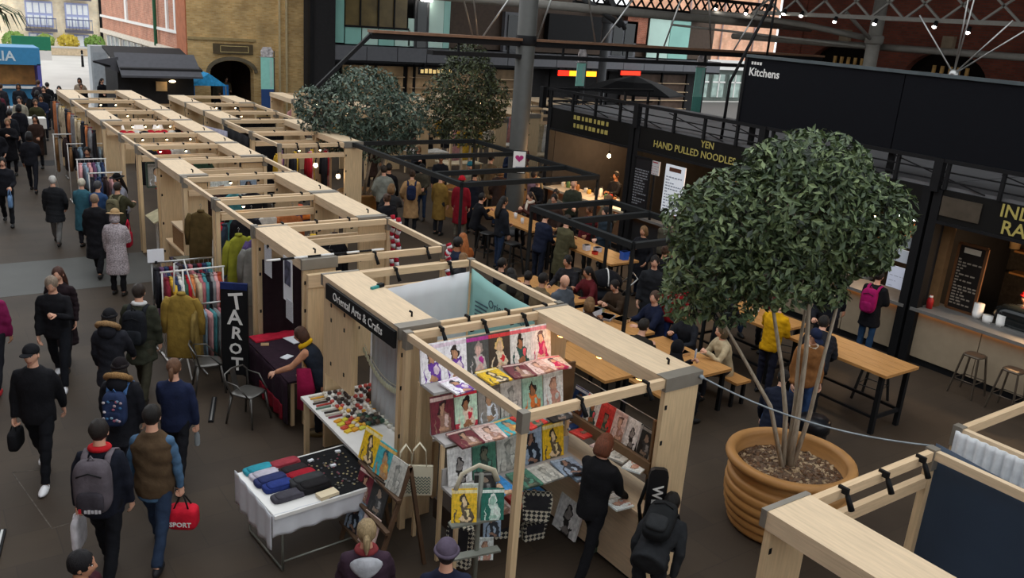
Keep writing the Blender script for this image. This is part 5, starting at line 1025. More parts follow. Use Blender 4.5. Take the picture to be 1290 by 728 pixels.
# goods inside the middle stalls
for i, (y, nm, cs) in enumerate(((13.4, 'fourth', ['24242a', '7a2230', '6a4a6a', 'd0a83a', '24242a', '3a2a2a']), (15.4, 'fifth', ['24242a', '2c3a5a', 'd8d4cc', '8a8a8c', 'c87a4a', '6a4a6a']), (17.4, 'sixth', ['3a2a2a', '24242a', '4a8a90', 'd8d4cc', '24242a']), (21.0, 'eighth', ['d8d4cc', '24242a', 'b01c2c', 'c8b89a', '3c5a4a']), (23.0, 'ninth', ['24242a', 'd0a83a', 'b01c2c', '2c3a5a', 'd8d4cc']))):
    for k, c in enumerate(cs): garment(['coat', 'shirt', 'dress'][k % 3], 5.0+.2*k, y+.3*(k % 2), 2.05, R(15*(k % 4)-20), c, '%s garment hanging inside the %s stall of the main row' % (CN[c], nm), 'garments inside the main row', 'clothes')
    table('goods_table', 'dark goods table inside the %s stall of the main row' % nm, 5.35, 5.95, y-.6, y+.4, .85, fab('3a2c2e'), WZ)
    for k in range(6):
        m = MB(); m.ell((0, 0, .05), (.13, .09, .06), None, 12, 8, 0, sq(.6)); c = cs[k % len(cs)]; tag(m.build('folded_textile', fab(c), None, (5.5+.3*(k % 2), y-.45+.3*(k//2), .85), R(11*k)), 'folded %s textile on the table of the %s stall' % (CN[c], nm), 'textile', 'folded textiles in the main row')
t = thing('white_pedestal', 'white topped dark pedestal standing in the far aisle', 'stand', (3.85, 33.9, 0)); part('column', bx((-.2, -.2, 0), (.2, .2, .9)), CHARC, t); part('top', bx((-.26, -.26, .9), (.26, .26, 1.25)), WHT, t)
# ------------------------------------------------------------------ kiosk, van, banners and far things
t = thing('dark_kiosk', 'charcoal kiosk with a sloping awning by the brick house', 'kiosk', (9.3, 40, 0))
part('body', bx((-1.6, 0, 0), (1.5, 2.6, 2.5)), CHARC, t); part('roof', MB().prism([(-.9, 2.45), (2.7, 3.1), (2.7, 3.2), (-.9, 2.55)], 3.3, MX, (0, 0, 0)), CHARC, t)
part('awning', MB().prism([(-1.2, 2.2), (.1, 3.05), (.1, 3.1), (-1.2, 2.28)], 3.25, MX, (-.05, 0, 0)), mat('grey_awning', rgb('4d4d52'), .8, var=.08), t)
part('awning_arm', MB().bar((-1.7, -.2, 2.5), (-2.6, -.6, 2.75), .06), BLK, t); part('side_flap', MB().prism([(-2.6, 2.75), (-1.6, 2.95), (-1.6, 2.3)], .05, MY, (0, -.3, 0)), mat('grey_awning', rgb('4d4d52'), .8), t)
part('lamp', MB().ell((.5, -.4, 2.0), (.14, .08, .05), None, 8, 5), BULB, t); part('menu', bx((-.1, -.1, 1.55), (.35, -.02, 1.95)), mat('warm_menu', rgb('d8b888'), .7), t)
part('counter', bx((-1.5, -.35, .9), (1.4, 0, 1.0)), WX, t)
t = thing('blue_tent', 'small blue market tent beside the arched passage', 'tent', (11.6, 41.2, 0)); BLU = fab('2468a8')
part('canopy', MB().prism([(-.8, 1.75), (0, 2.3), (.8, 1.75)], 1.5, MY, (0, 0, 0)), fab('3a9cd4'), t)
for x_ in (-.75, .75): part('leg', MB().bar((x_, -.7, 0), (x_, -.7, 1.75), .05), CHR, t); part('side_flap', bx((x_-.12, -.72, .9), (x_+.12, -.66, 1.8)), BLU, t)
t = thing('food_van', 'blue food van with a serving hatch at the left edge', 'van', (3.6, 44.8, 0)); VB = paint('3f8fc0')
part('body_lower', bx((-1.8, 0, .3), (1.85, 2, 1.15)), VB, t); part('body_upper', bx((-1.8, 0, 2.1), (1.85, 2, 2.85)), VB, t); part('hatch_back', bx((-1.8, 1.0, 1.1), (1.85, 2, 2.15)), mat('hatch_glow', rgb('c88a4a'), .7, var=.4, vscale=2), t); part('end_wall', bx((1.7, 0, 1.1), (1.85, 1.2, 2.15)), paint('5a5aa8'), t); part('counter', bx((-1.8, -.3, 1.1), (1.8, .1, 1.17)), WHT, t)
lettering('ITALIA', .6, paint('d8e8f0'), t, (.0, -.02, 2.45), (1, 0, 0), (0, 0, 1), bold=.01)
for x_ in (-1.2, 1.2): part('wheel', MB().tube([(x_, -.05, .32), (x_, .2, .32)], .32, 14), BLK, t)
t = thing('green_parasol_sign', 'green topped board standing behind the blue van', 'sign', (6.1, 53, 0)); part('post', MB().bar((0, 0, 0), (0, 0, 2.6), .08), WHT, t); part('board', bx((-.9, -.05, 2.2), (.9, .05, 2.9)), paint('1f7a5a'), t); part('lower_board', bx((-.9, -.05, 1.7), (.9, .05, 2.18)), WHT, t)
for x, y in ((11.2, 70), (9.7, 76), (13.6, 78)):
    t = thing('bollard', 'dark street post on the bright paving outside', 'bollard', (x, y, 0), 0, 'street posts'); part('post', MB().lathe([(.1, 0), (.09, .1), (.07, 1.0), (.09, 1.05), (.05, 1.15)], 10), BLK, t); part('ring', MB().lathe([(.085, .8), (.095, .83), (.085, .86)], 10), CHR, t)
t = thing('scooter', 'parked white and blue scooter on the street outside', 'scooter', (14.6, 74, 0), R(60)); part('body', MB().ell((0, 0, .55), (.2, .6, .25), None, 10, 8), paint('c8d0dc'), t); part('shield', MB().ell((0, .55, .85), (.22, .12, .4), None, 10, 8), paint('5a7ab0'), t)
for y_ in (-.5, .65): part('wheel', MB().tube([(-.06, y_, .25), (.06, y_, .25)], .25, 12), BLK, t)
t = thing('phone_box', 'pale grey street cabinet beside the kiosk awning', 'cabinet', (8.2, 47, 0)); part('cabinet', bx((-.3, 0, 0), (.5, .8, 2.9)), mat('cabinet_grey', rgb('aab0b4'), .5, var=.05), t); part('door_panel', bx((-.2, -.03, .2), (.4, 0, 2.6)), mat('cabinet_grey2', rgb('9aa2a8'), .5), t)
def pennant(x, y, z0, z1, w, label, low=None):
    t = thing('hanging_banner', label, 'banner', (x, y, z0)); h = z1-z0
    part('cloth', bx((-w/2, -.01, 0), (w/2, .01, h)), paint('9fe2d4'), t); part('head', MB().prism([(-w*.45, 0), (w*.45, 0), (w*.5, .25), (w*.3, .45), (-w*.3, .45), (-w*.5, .25)], .03, MY, (0, 0, h+.02)), mat('banner_head', rgb('c9c2c2'), .7, var=.5, vscale=8), t); part('rod', MB().tube([(-w/2-.06, 0, h), (w/2+.06, 0, h)], .02, 6), CHR, t)
    part('stripe', bx((w*.2, -.014, .1), (w*.4, -.011, h-.1)), paint('b8dcd4'), t)
    if low: part('foot_panel', bx((-w/2, -.02, -.9), (w/2, 0, 0)), paint(low), t)
    part('pole', MB().bar((w/2+.05, .03, -1.6-z0+1.6), (w/2+.05, .03, h+.3), .04), DGR, t)
pennant(14.75, 41.8, 1.5, 3.0, .62, 'teal hanging banner beside the arched passage', '2a4a80'); pennant(19.9, 24.4, 3.55, 4.35, .38, 'teal hanging banner just right of the big column'); pennant(26.1, 24.6, 3.2, 4.35, .5, 'teal hanging banner over the kitchen roofs', '6ab5a8')
t = thing('market_parasol', 'wide black market parasol roof beyond the kitchens', 'parasol', (22.6, 24.5, 0)); part('canopy', MB().lathe([(1.9, 3.35), (1.85, 3.4), (.9, 3.75), (.05, 3.95)], 8, sm=False), BLK, t); part('pole', MB().bar((0, 0, 0), (0, 0, 3.9), .08), BLK, t)
# ------------------------------------------------------------------ planter and trees
def lerp(a, b, f): return Vector(a)*(1-f)+Vector(b)*f
def tree(label, x, y, z0, stems, blobs, nleaf, leaf, cols, seed, group='trees in the hall', dens=None):
    rg = np.random.default_rng(seed); t = thing('hall_tree', label, 'tree', (x, y, z0), 0, group); BK = mat('pale_bark', rgb('a89b88'), .85, var=.3, vscale=9, stretch=(3, 3, .6), bump=.4)
    for pts, r0, r1 in stems:
        n = len(pts); part('trunk', MB().tube(pts, [r0+(r1-r0)*i/(n-1) for i in range(n)], 8), BK, t)
    m = MB(); rnd = random.Random(seed)
    for c, r in blobs:
        for k in range(3):
            a = Vector(stems[rnd.randrange(len(stems))][0][-1]); b_ = Vector(c)+Vector((rnd.uniform(-.6, .6)*r[0], rnd.uniform(-.6, .6)*r[1], rnd.uniform(-.5, .5)*r[2])); m.tube([a, (a+b_)/2+Vector((0, 0, .08)), b_], [.018, .011, .005], 5)
    part('branches', m, BK, t)
    vol = np.array([r[0]*r[1]*r[2] for _, r in blobs])**(2/3); vol = vol/vol.sum()
    for ci, (hx, share) in enumerate(cols):
        n = int(nleaf*share); which = rg.choice(len(blobs), n, p=vol); C = np.array([b[0] for b in blobs])[which]; Rr = np.array([b[1] for b in blobs])[which]
        d = rg.normal(size=(n, 3)); d /= np.linalg.norm(d, axis=1)[:, None]; rad = rg.random(n)**.33; rad = .45+.6*rad
        p = C+d*Rr*rad[:, None]
        nrm = d*.7+rg.normal(size=(n, 3))*.55+np.array([0, 0, .5]); nrm /= np.linalg.norm(nrm, axis=1)[:, None]
        ax = np.cross(nrm, rg.normal(size=(n, 3))); ax /= np.linalg.norm(ax, axis=1)[:, None]; ax[:, 2] -= .35; ax /= np.linalg.norm(ax, axis=1)[:, None]; sd = np.cross(nrm, ax); sd /= np.linalg.norm(sd, axis=1)[:, None]
        L = leaf*(.7+.6*rg.random(n))[:, None]; W_ = L*.42
        v = np.stack([p-ax*L*.5, p-ax*L*.05+sd*W_*.5+nrm*L*.06, p+ax*L*.5, p-ax*L*.05-sd*W_*.5+nrm*L*.06, p-ax*L*.0-nrm*L*.02], 1).reshape(-1, 3)
        k = np.arange(n)[:, None]*5; f = np.concatenate([k+np.array([[0, 1, 4]]), k+np.array([[1, 2, 4]]), k+np.array([[2, 3, 4]]), k+np.array([[3, 0, 4]])])
        me = bpy.data.meshes.new('foliage'); me.from_pydata(v.tolist(), [], f.tolist()); me.materials.append(mat('leaf_'+hx, rgb(hx), .45, var=.25, vscale=3)); me.update()
        o = link('foliage', me, t); o['kind'] = 'stuff'
    return t
POT = mat('honey_planter', rgb('b07f48'), .55, var=.12, vscale=3, stretch=(1, 1, 5))
t = thing('round_planter', 'large ribbed honey coloured planter holding the big tree', 'planter', (8.42, 5.62, 0))
prof = [(.56, 0), (.6, .02)]
for k in range(7):
    z = .03+k*.115; r = .6+.115*math.sin(math.pi*(k+.6)/8.6); prof += [(r+.008, z), (r+.022, z+.025), (r+.026, z+.085), (r+.012, z+.108)]
prof += [(.72, .84), (.765, .86), (.78, .9), (.765, .945), (.73, .955), (.67, .945), (.655, .9), (.65, .62), (.01, .62)]
part('pot', MB().lathe(prof, 40, cap=False), POT, t)
BRK = mat('bark_mulch', rgb('6a5442'), .9, var=.5, vscale=25, bump=1, bscale=60)
part('soil', MB().lathe([(.65, .74), (.5, .77), (.2, .8), (.01, .81)], 24, cap=False), BRK, t)
ch = MB(); rg = random.Random(4)
for i in range(900):
    a, r = rg.random()*6.28, .6*math.sqrt(rg.random()); ch.rbox((r*math.cos(a), r*math.sin(a), .8-.06*(r/.66)+rg.random()*.02), (.065*rg.uniform(.5, 1.2), .034, .014), Euler((rg.uniform(-.6, .6), rg.uniform(-.6, .6), rg.uniform(0, 3))).to_matrix(), mi=rg.randrange(3))
o = part('bark_chips', ch, [BRK, mat('chip_tan', rgb('b09878'), .9), mat('chip_brown', rgb('6a4c34'), .9)], t); o['kind'] = 'stuff'
B1 = [((0, .05, 2.95), (.95, .95, .72)), ((.62, -.4, 2.85), (.68, .68, .62)), ((-.65, .45, 2.75), (.7, .7, .62)), ((.1, -.05, 3.42), (.68, .68, .42)), ((.85, -.5, 2.62), (.42, .42, .36)), ((-.8, .6, 2.25), (.6, .6, .45)), ((.1, .4, 2.35), (.7, .7, .45)), ((-.3, -.1, 2.3), (.55, .55, .42)), ((-.98, .78, 1.85), (.36, .36, .3)), ((.5, 0, 2.2), (.5, .5, .36)), ((.98, -.62, 2.95), (.4, .4, .38)), ((-1.05, .75, 2.75), (.42, .42, .4)), ((.5, -.3, 2.05), (.3, .3, .22)), ((-.55, .4, 1.8), (.35, .35, .25)), ((.45, -.3, 3.5), (.3, .3, .22)), ((-.35, .25, 3.45), (.35, .35, .25))]
B1 = [((c[0]*.85-.36, c[1]*.85+.26, c[2]+.22), (r[0]*.88, r[1]*.88, r[2])) for c, r in B1]
tree('big bushy green tree in the honey coloured planter', 8.42, 5.62, .78, [([(0, 0, 0), (.02, .02, .6), (-.02, .05, 1.5), (-.15, .1, 2.6)], .042, .02), ([(.03, -.02, 0), (.12, -.06, .7), (.12, -.1, 1.5), (.25, -.1, 2.7)], .032, .016), ([(-.05, .05, 0), (-.12, .1, .7), (-.22, .2, 1.3), (-.5, .4, 2.4)], .034, .018), ([(-.1, .02, 0), (-.3, .2, .8), (-.6, .5, 1.4), (-.95, .75, 2.0)], .03, .015), ([(.02, .06, 0), (.03, .1, .8), (-.02, .15, 1.5), (.02, .2, 2.4)], .03, .015)], B1, 17000, .105, [('3c4c32', .34), ('546440', .34), ('738258', .22), ('263024', .1)], 3)
def potbase(x, y, l):
    t = thing('round_planter', l, 'planter', (x, y, 0)); part('pot', MB().lathe([(.5, 0), (.55, .4), (.62, .75), (.66, .8), (.6, .82), (.55, .7), (.01, .68)], 24, cap=False), POT, t); part('soil', MB().lathe([(.56, .7), (.01, .74)], 16, cap=False), BRK, t)
potbase(10.3, 21.8, 'round planter at the foot of the tree behind the stalls'); potbase(13.35, 21.4, 'round planter at the foot of the tree near the column')
B2 = [((0, 0, 2.5), (1.25, 1.25, .85)), ((-.8, .5, 2.2), (.8, .8, .7)), ((.8, -.55, 2.2), (.8, .8, .7)), ((.1, 0, 3.0), (.9, .9, .5)), ((-.45, .2, 1.75), (.8, .8, .5)), ((.5, -.3, 1.7), (.75, .75, .5)), ((1.1, -.7, 2.4), (.5, .5, .5)), ((-1.1, .8, 2.4), (.5, .5, .5)), ((-.7, .4, 1.35), (.5, .5, .35)), ((.3, -.1, 1.3), (.55, .55, .35)), ((.95, -.6, 1.5), (.45, .45, .35))]
tree('tree with a wide grey green crown behind the stalls', 10.3, 21.8, .7, [([(0, 0, 0), (-.1, .05, .8), (-.15, .1, 1.8)], .07, .04), ([(.1, 0, 0), (.2, -.1, .8), (.35, -.2, 1.7)], .05, .03), ([(.15, -.1, 0), (.5, -.3, .8), (.7, -.4, 1.6)], .04, .02)], B2, 8000, .14, [('3f5044', .4), ('58685a', .35), ('74826f', .15), ('2a352c', .1)], 9)
B3 = [((0, 0, 3.2), (.85, .85, .85)), ((-.5, .3, 2.8), (.65, .65, .6)), ((.5, -.35, 2.8), (.65, .65, .6)), ((0, 0, 3.8), (.6, .6, .45)), ((.3, -.1, 2.3), (.7, .7, .5)), ((-.3, .2, 2.3), (.65, .65, .5)), ((.65, -.4, 2.3), (.4, .4, .4)), ((-.1, .1, 1.75), (.6, .6, .4)), ((.4, -.2, 1.6), (.45, .45, .3)), ((-.6, .45, 1.9), (.4, .4, .35))]
tree('slimmer olive green tree left of the tall column', 13.35, 21.4, .7, [([(0, 0, 0), (-.05, .05, 1.0), (-.1, .05, 2.2)], .06, .03), ([(.08, 0, 0), (.15, -.1, 1.0), (.2, -.1, 2.2)], .05, .03)], B3, 6500, .13, [('353d28', .4), ('4a5236', .35), ('5a6444', .15), ('23281b', .1)], 10)
# street planting beyond
for i, (x, y, c, r_, l) in enumerate(((8.2, 79.5, '7a9a4a', .9, 'green shrub before the pale apartments, left'), (10.4, 79.5, '8aa04a', .7, 'low shrub before the pale apartments'), (12.1, 79.8, 'c0a83a', .8, 'yellowing shrub before the pale apartments'), (14.1, 79.8, '6a8a3a', .8, 'clipped green hedge before the second bay'))):
    t = thing('street_shrub', l, 'shrub', (x, 81.6, 0)); part('stem', MB().tube([(0, 0, 0), (0, 0, .6)], .04, 6), BRK, t); m = MB(); rg = random.Random(i)
    for k in range(260):
        d = Vector((rg.gauss(0, 1), rg.gauss(0, 1), rg.gauss(0, 1))).normalized()*rg.uniform(.7, 1); p = Vector((d.x*r_, d.y*r_*.6, 1.0+d.z*r_*.75)); a = rg.random()*3; u = Vector((math.cos(a), .3, math.sin(a)))*.16; v = Vector((-math.sin(a), .2, math.cos(a)))*.09; m.add([p-u, p+v, p+u, p-v], [(0, 1, 2, 3)])
    o = part('foliage', m, mat('shrub_'+c, rgb(c), .7, var=.3), t); o['kind'] = 'stuff'
t = thing('palm_plant', 'spiky leaved plant hanging in at the top left corner', 'plant', (2.55, 32.0, 0)); part('stem', MB().tube([(0, 0, 0), (-.05, 0, 4.6)], .06, 8), BRK, t)
for k in range(26):
    a = k*2.4; e = .2+.5*((k*7) % 10)/10; d = Vector((math.cos(a), math.sin(a), 0)); pts = [Vector((-.05, 0, 4.6)), Vector((-.05, 0, 4.75+e*.4))+d*.5, Vector((-.05, 0, 4.55+e*.4))+d*1.0, Vector((-.05, 0, 4.1+e*.3))+d*1.25]
    part('frond', MB().tube(pts, [(.02, .006), (.05, .006), (.04, .006), (.005, .003)], 6, side=d.cross(Vector((0, 0, 1)))), fab('4a5440'), t)
# ------------------------------------------------------------------ kitchens along the right
GOLD = mat('gold_letters', rgb('b3a45a'), .5, var=0)
CTOP = mat('slate_worktop', rgb('6d6b68'), .5, var=.1); CPAN = mat('beige_panel', rgb('9d8d76'), .7, var=.06); STONE = mat('light_worktop', rgb('b9ab94'), .5, var=.1)
LED = mat('amber_strip', (1, .42, .12), emit=2.0, var=0); DTILE = mat('dark_tiles', rgb('3a342e'), .5, var=.4, vscale=14)
def kitchen(label, y0, y1, panel, topm, names, back=None):
    t = thing('kitchen_unit', label, 'food kitchen', (15.3, y0, 0)); L = y1-y0
    n = max(2, int(round(L/1.35)))
    for k in range(n): part('counter_panel', bx((.06, .1+k*(L-.2)/n+.008, .14), (.1, .1+(k+1)*(L-.2)/n-.008, 1.0)), panel, t)
    part('plinth', bx((.1, .05, 0), (.2, L-.05, .14)), BLK, t); part('worktop', bx((-.08, .04, 1.04), (.75, L-.04, 1.1)), topm, t); part('light_strip', bx((.0, .1, 1.015), (.03, L-.1, 1.038)), LED, t)
    part('counter_body', bx((.1, .1, .14), (.7, L-.1, 1.02)), CHARC, t)
    for y_ in (0, L-.16): part('post', bx((-.06, y_, 0), (.14, y_+.16, 3.35)), BLK, t)
    fa = part('fascia', bx((-.04, .16, 2.78), (.1, L-.16, 3.36)), mat('black_fascia', rgb('151413'), .6, var=.1, spec=.15), t); part('fascia_lip', bx((-.08, .16, 2.74), (.14, L-.16, 2.79)), BLK, t)
    part('roof', bx((.0, 0, 3.36), (4.2, L, 3.42)), mat('kitchen_roof', rgb('6a6a6c'), .6, var=.08), t)
    part('back_wall', bx((3.2, 0, 0), (3.3, L, 3.36)), back or DTILE, t); part('side_wall', bx((.2, L-.1, 0), (3.2, L, 3.36)), CHARC, t); part('side_wall', bx((.2, 0, 0), (3.2, .1, 3.36)), CHARC, t)
    for z_ in (1.5, 1.95, 2.4): part('shelf', bx((2.9, .3, z_), (3.2, L-.3, z_+.04)), WO, t)
    for txt, sz, yy, zz, bd in names: letters(txt, sz, GOLD, t, (-.05, yy, zz), (0, -1, 0), (0, 0, 1), bold=bd)
    return t
KA = kitchen('kitchen unit with the INDI-RAS fascia at the right edge', 4.3, 8.3, CPAN, CTOP, [('INDI-', .31, 2.42, 3.21, .004), ('RAS', .33, 2.42, 2.93, .004)])
KB = kitchen('kitchen unit hidden behind the big tree', 8.36, 12.3, CPAN, CTOP, [])
KC = kitchen('kitchen unit with the gold HAND PULLED NOODLES fascia', 12.36, 16.3, CHARC, CTOP, [('YEN', .22, 1.5, 3.24, .003), ('HAND PULLED NOODLES', .23, 1.92, 3.0, .003)])
KD = kitchen('farthest kitchen unit, open with hanging bulbs', 16.36, 20.0, mat('brown_panel2', rgb('6f5138'), .7, var=.2), STONE, [], mat('timber_back', rgb('8a6a48'), .7, var=.3, vscale=3))
m = MB()
for r_, z_ in ((0, 3.22), (1, 3.0)):
    for k in range(9): m.box((-.055, 1.0+k*.17, z_-.05), (-.045, 1.0+k*.17+(.08, .12, .1)[(k+r_) % 3], z_+.06))
part('worn_lettering', m, GOLD, KD, 'unreadable gold lettering')
t = part('fascia_screen', bx((-.06, 3.1, 2.9), (-.042, 3.82, 3.25)), mat('dim_window', rgb('4a4238'), .4, var=.2), KA)
# railing frame on the kitchen roofs
t = thing('roof_railing', 'black steel railing frame running along the kitchen roofs', 'railing', (15.25, 0, 0))
part('top_rail', bx((-.05, 3, 3.83), (.05, 20, 3.9)), BLK, t)
for z_ in (3.5, 3.66): part('mid_rail', bx((-.02, 3, z_), (.02, 20, z_+.025)), BLK, t)
for k in range(18): part('baluster', bx((-.03, 3.2+k*.98, 3.36), (.03, 3.26+k*.98, 3.85)), BLK, t)
for k in range(5): y_ = 4.3+k*4; part('post', bx((-.07, y_-.08, 3.3), (.07, y_+.08, 3.9)), BLK, t)
for k in range(8): part('brace', MB().bar((0, 3.4+k*2, 3.4), (0, 5.2+k*2, 3.8), .02), BLK, t)
part('end_rail', bx((-.04, 19.96, 3.83), (4, 20.04, 3.9)), BLK, t); part('lower_end_rail', bx((-.03, 19.97, 3.5), (4, 20.03, 3.54)), BLK, t)
for k in range(5): part('baluster', bx((k*.95, 19.97, 3.36), (.06+k*.95, 20.03, 3.85)), BLK, t)
t = thing('black_hoarding', 'huge plain black hoarding panel lettered Kitchens above the food units', 'sign', (15.3, 0, 0)); HB = mat('hoarding_black', rgb('101116'), .7, var=.05, spec=.1)
for y0, y1 in ((2.0, 5.6), (5.62, 9.3), (9.32, 13.05)): part('panel', bx((-.06, y0, 3.9), (.02, y1, 5.3)), HB, t)
part('top_edge', bx((-.1, 2, 5.28), (.06, 13.05, 5.34)), mat('hoarding_edge', rgb('5a6468'), .4, .4), t); part('end_edge', bx((-.08, 13.03, 3.88), (.04, 13.1, 5.34)), BLK, t)
letters('Kitchens', .235, WHT, t, (-.065, 12.95, 4.98), (0, -1, 0), (0, 0, 1), bold=.004, align='LEFT'); [part('small_print', bx((-.068, 12.86-k*.075, 5.14), (-.062, 12.91-k*.075, 5.2)), WHT, t) for k in range(4)]
for k in range(4): part('backing_post', bx((.05, 2.5+k*3.4, 3.4), (.15, 2.6+k*3.4, 5.2)), BLK, t)
# rods from the hoarding to the roof
t = thing('hoarding_stays', 'bundle of steel stay rods rising from the top of the hoarding', 'rods', (15.3, 8.45, 5.3)); part('clamp', MB().ell((0, 0, .05), (.09, .09, .09), None, 10, 6), CHR, t)
for d in ((-.1, .8, 1.0), (.0, -.1, 1.8), (.2, -.7, 1.0), (.2, -1.0, .9), (.1, .1, 1.9)): part('rod', MB().tube([(0, 0, .05), d], .014, 6), CHR, t)
t = thing('steel_stay', 'dark slanting stay rod in front of the peach building', 'rod', (15.4, 13.6, 3.4)); part('rod', MB().tube([(0, 0, 0), (0, -.02, 1.3), (.5, -.5, 3.2)], .035, 6), BLK, t); part('rod', MB().tube([(.4, -.6, 1.9), (.4, -.62, 3.6)], .025, 6), BLK, t)
# menus
def menu(label, x, y, z, w, h, bgc, ink, lines, hd=None, frame=None, tilt=0, emit=0):
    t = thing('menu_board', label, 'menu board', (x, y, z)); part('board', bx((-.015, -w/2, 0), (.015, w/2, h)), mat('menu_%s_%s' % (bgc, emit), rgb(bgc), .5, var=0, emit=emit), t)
    if z > 1.12 and x < 15.3: part('stand', bx((-.01, -.03, 1.1-z), (.03, .03, .05)), BLK, t)
    rg = random.Random(int(y*10)); m = MB()
    for k in range(lines):
        zz = h*(.08+.72*k/lines); a = w*.42
        while a > -w*.36:
            l_ = rg.uniform(.03, .1); m.box((-.019, max(a-l_, -w*.42), zz), (-.016, a, zz+h*.022)); a -= l_+.025
            if rg.random() < .18: break
    part('print', m, paint(ink), t)
    if hd: part('heading', bx((-.02, -w*.3, h*.87), (-.016, w*.3, h*.95)), paint(hd), t)
    if frame:
        f = MB()
        for a, b in (((-w/2, 0), (w/2, 0)), ((-w/2, h), (w/2, h)), ((-w/2, 0), (-w/2, h)), ((w/2, 0), (w/2, h))): f.bar((-.01, a[0], a[1]), (-.01, b[0], b[1]), .04, .05)
        part('frame', f, frame, t)
    return t
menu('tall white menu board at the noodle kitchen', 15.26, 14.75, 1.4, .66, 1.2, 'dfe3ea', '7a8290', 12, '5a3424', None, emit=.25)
menu('tall black chalk menu beside the white one', 15.26, 15.9, 1.3, .62, 1.3, '16161a', '8a8c92', 14, None, BLK); menu('small red and white sign at the noodle kitchen corner', 15.26, 15.45, 2.25, .3, .34, 'c8c8c8', 'a02030', 4, 'a02030')
menu('dark menu board in a wooden frame on the INDI-RAS counter', 15.9, 7.68, 1.12, .52, 1.25, '14110f', '8f8578', 16, 'c0b8a8', mat('menu_wood', rgb('5f3c20'), .6))
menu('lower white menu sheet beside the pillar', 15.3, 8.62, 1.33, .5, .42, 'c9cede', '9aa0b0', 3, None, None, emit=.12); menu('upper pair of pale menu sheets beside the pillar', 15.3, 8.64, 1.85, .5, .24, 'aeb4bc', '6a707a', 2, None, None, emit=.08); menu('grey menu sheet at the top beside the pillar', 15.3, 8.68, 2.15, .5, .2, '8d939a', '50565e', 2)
t = thing('wood_pillar', 'tan wooden pillar at the left of the INDI-RAS counter', 'pillar', (15.75, 8.12, 1.1)); part('pillar', bx((-.08, -.08, 0), (.08, .08, 1.66)), mat('tan_pillar', rgb('7a5c3c'), .6, var=.15), t); part('cap', bx((-.1, -.1, 1.6), (.1, .1, 1.66)), BLK, t)
# hanging bulbs, with light
def bulb(x, y, z, label, zt=2.75, pw=40, r=.05, col=(1, .62, .32)):
    t = thing('pendant_bulb', label, 'lamp', (x, y, z)); part('bulb', MB().ell((0, 0, 0), (r, r, r*1.15), None, 10, 7), BULB, t); part('holder', MB().tube([(0, 0, r), (0, 0, r+.08)], .022, 8), BLK, t); part('cord', MB().tube([(0, 0, r+.08), (0, 0, zt-z)], .006, 5), BLK, t)
    if pw:
        l = bpy.data.lights.new('bulb_light', 'POINT'); l.energy = pw; l.color = col; l.shadow_soft_size = .06; lo = bpy.data.objects.new('bulb_light', l); COL.objects.link(lo); lo.parent = t; lo.location = (-.02, 0, -.12)
bulb(16.2, 6.55, 1.95, 'lit bulb over the cups on the INDI-RAS counter', 2.78, 55); bulb(15.6, 17.6, 2.35, 'left lit bulb of the farthest kitchen', 2.78, 90); bulb(15.6, 16.75, 2.15, 'lower lit bulb of the farthest kitchen', 2.78, 30); bulb(15.8, 16.5, 2.45, 'right lit bulb of the farthest kitchen', 2.78, 20)
bulb(16.6, 13.6, 2.3, 'added warm fill lamp inside the noodle kitchen', 3.3, 110); bulb(16.8, 10.3, 2.3, 'added warm fill bulb inside the kitchen behind the tree', 3.3, 45); bulb(17.2, 18.6, 2.4, 'added warm fill bulb at the back of the farthest kitchen', 3.3, 160)  # bulbs added to fill the dark kitchen interiors with warm light
t = thing('strip_light', 'short white strip light at the pillar of the hidden kitchen', 'lamp', (15.6, 9.0, 2.62)); part('tube', bx((-.03, -.28, 0), (.03, .28, .04)), BULBW, t); part('housing', bx((-.04, -.3, .04), (.04, .3, .09)), BLK, t)
t = thing('copper_hood', 'orange lit copper heat hood in the hidden kitchen', 'hood', (15.9, 8.75, 2.25)); part('hood', MB().lathe([(.28, 0), (.22, .2), (.06, .3)], 14, cap=False), mat('copper', rgb('b0602c'), .4, .5, var=.15), t); part('lamp', MB().ell((0, 0, .02), (.09, .09, .05), None, 10, 6), mat('amber_glow', (1, .45, .15), emit=3, var=0), t)
# goods on the right counter
def cups(x, y, n, label, r=.05, h=.012):
    t = thing('cup_stack', label, 'cups', (x, y, 1.1)); 
    for k in range(n): part('cup', MB().lathe([(r*.85, k*h), (r, k*h+.1)], 12, cap=True), WHT, t)
cups(15.85, 7.32, 8, 'tall stack of white paper bowls on the counter', .09, .025); cups(15.75, 7.08, 3, 'short stack of white tubs on the counter', .09, .02); cups(15.78, 6.86, 6, 'white cup stack nearest the server', .08, .022); cups(16.0, 7.45, 6, 'rear stack of white bowls on the counter', .08, .02)
for x, y, l in ((15.5, 8.05, 'red lidded sauce jar by the pillar'), (15.55, 8.55, 'red squeeze bottle under the white menu')):
    t = thing('sauce_bottle', l, 'bottle', (x, y, 1.1)); part('bottle', MB().lathe([(.055, 0), (.06, .16), (.03, .22), (.012, .26)], 12), paint('a81c20'), t); part('cap', MB().lathe([(.034, .2), (.03, .25)], 10), WHT, t)
t = thing('glass_dome', 'glossy dark glass food guard on the counter', 'food guard', (16.0, 6.6, 1.1)); part('shell', MB().ell((0, 0, .18), (.25, .5, .22), None, 16, 10, 0, sq(.7)), DGLASS, t); part('base', bx((-.27, -.52, 0), (.27, .52, .03)), CHR, t)
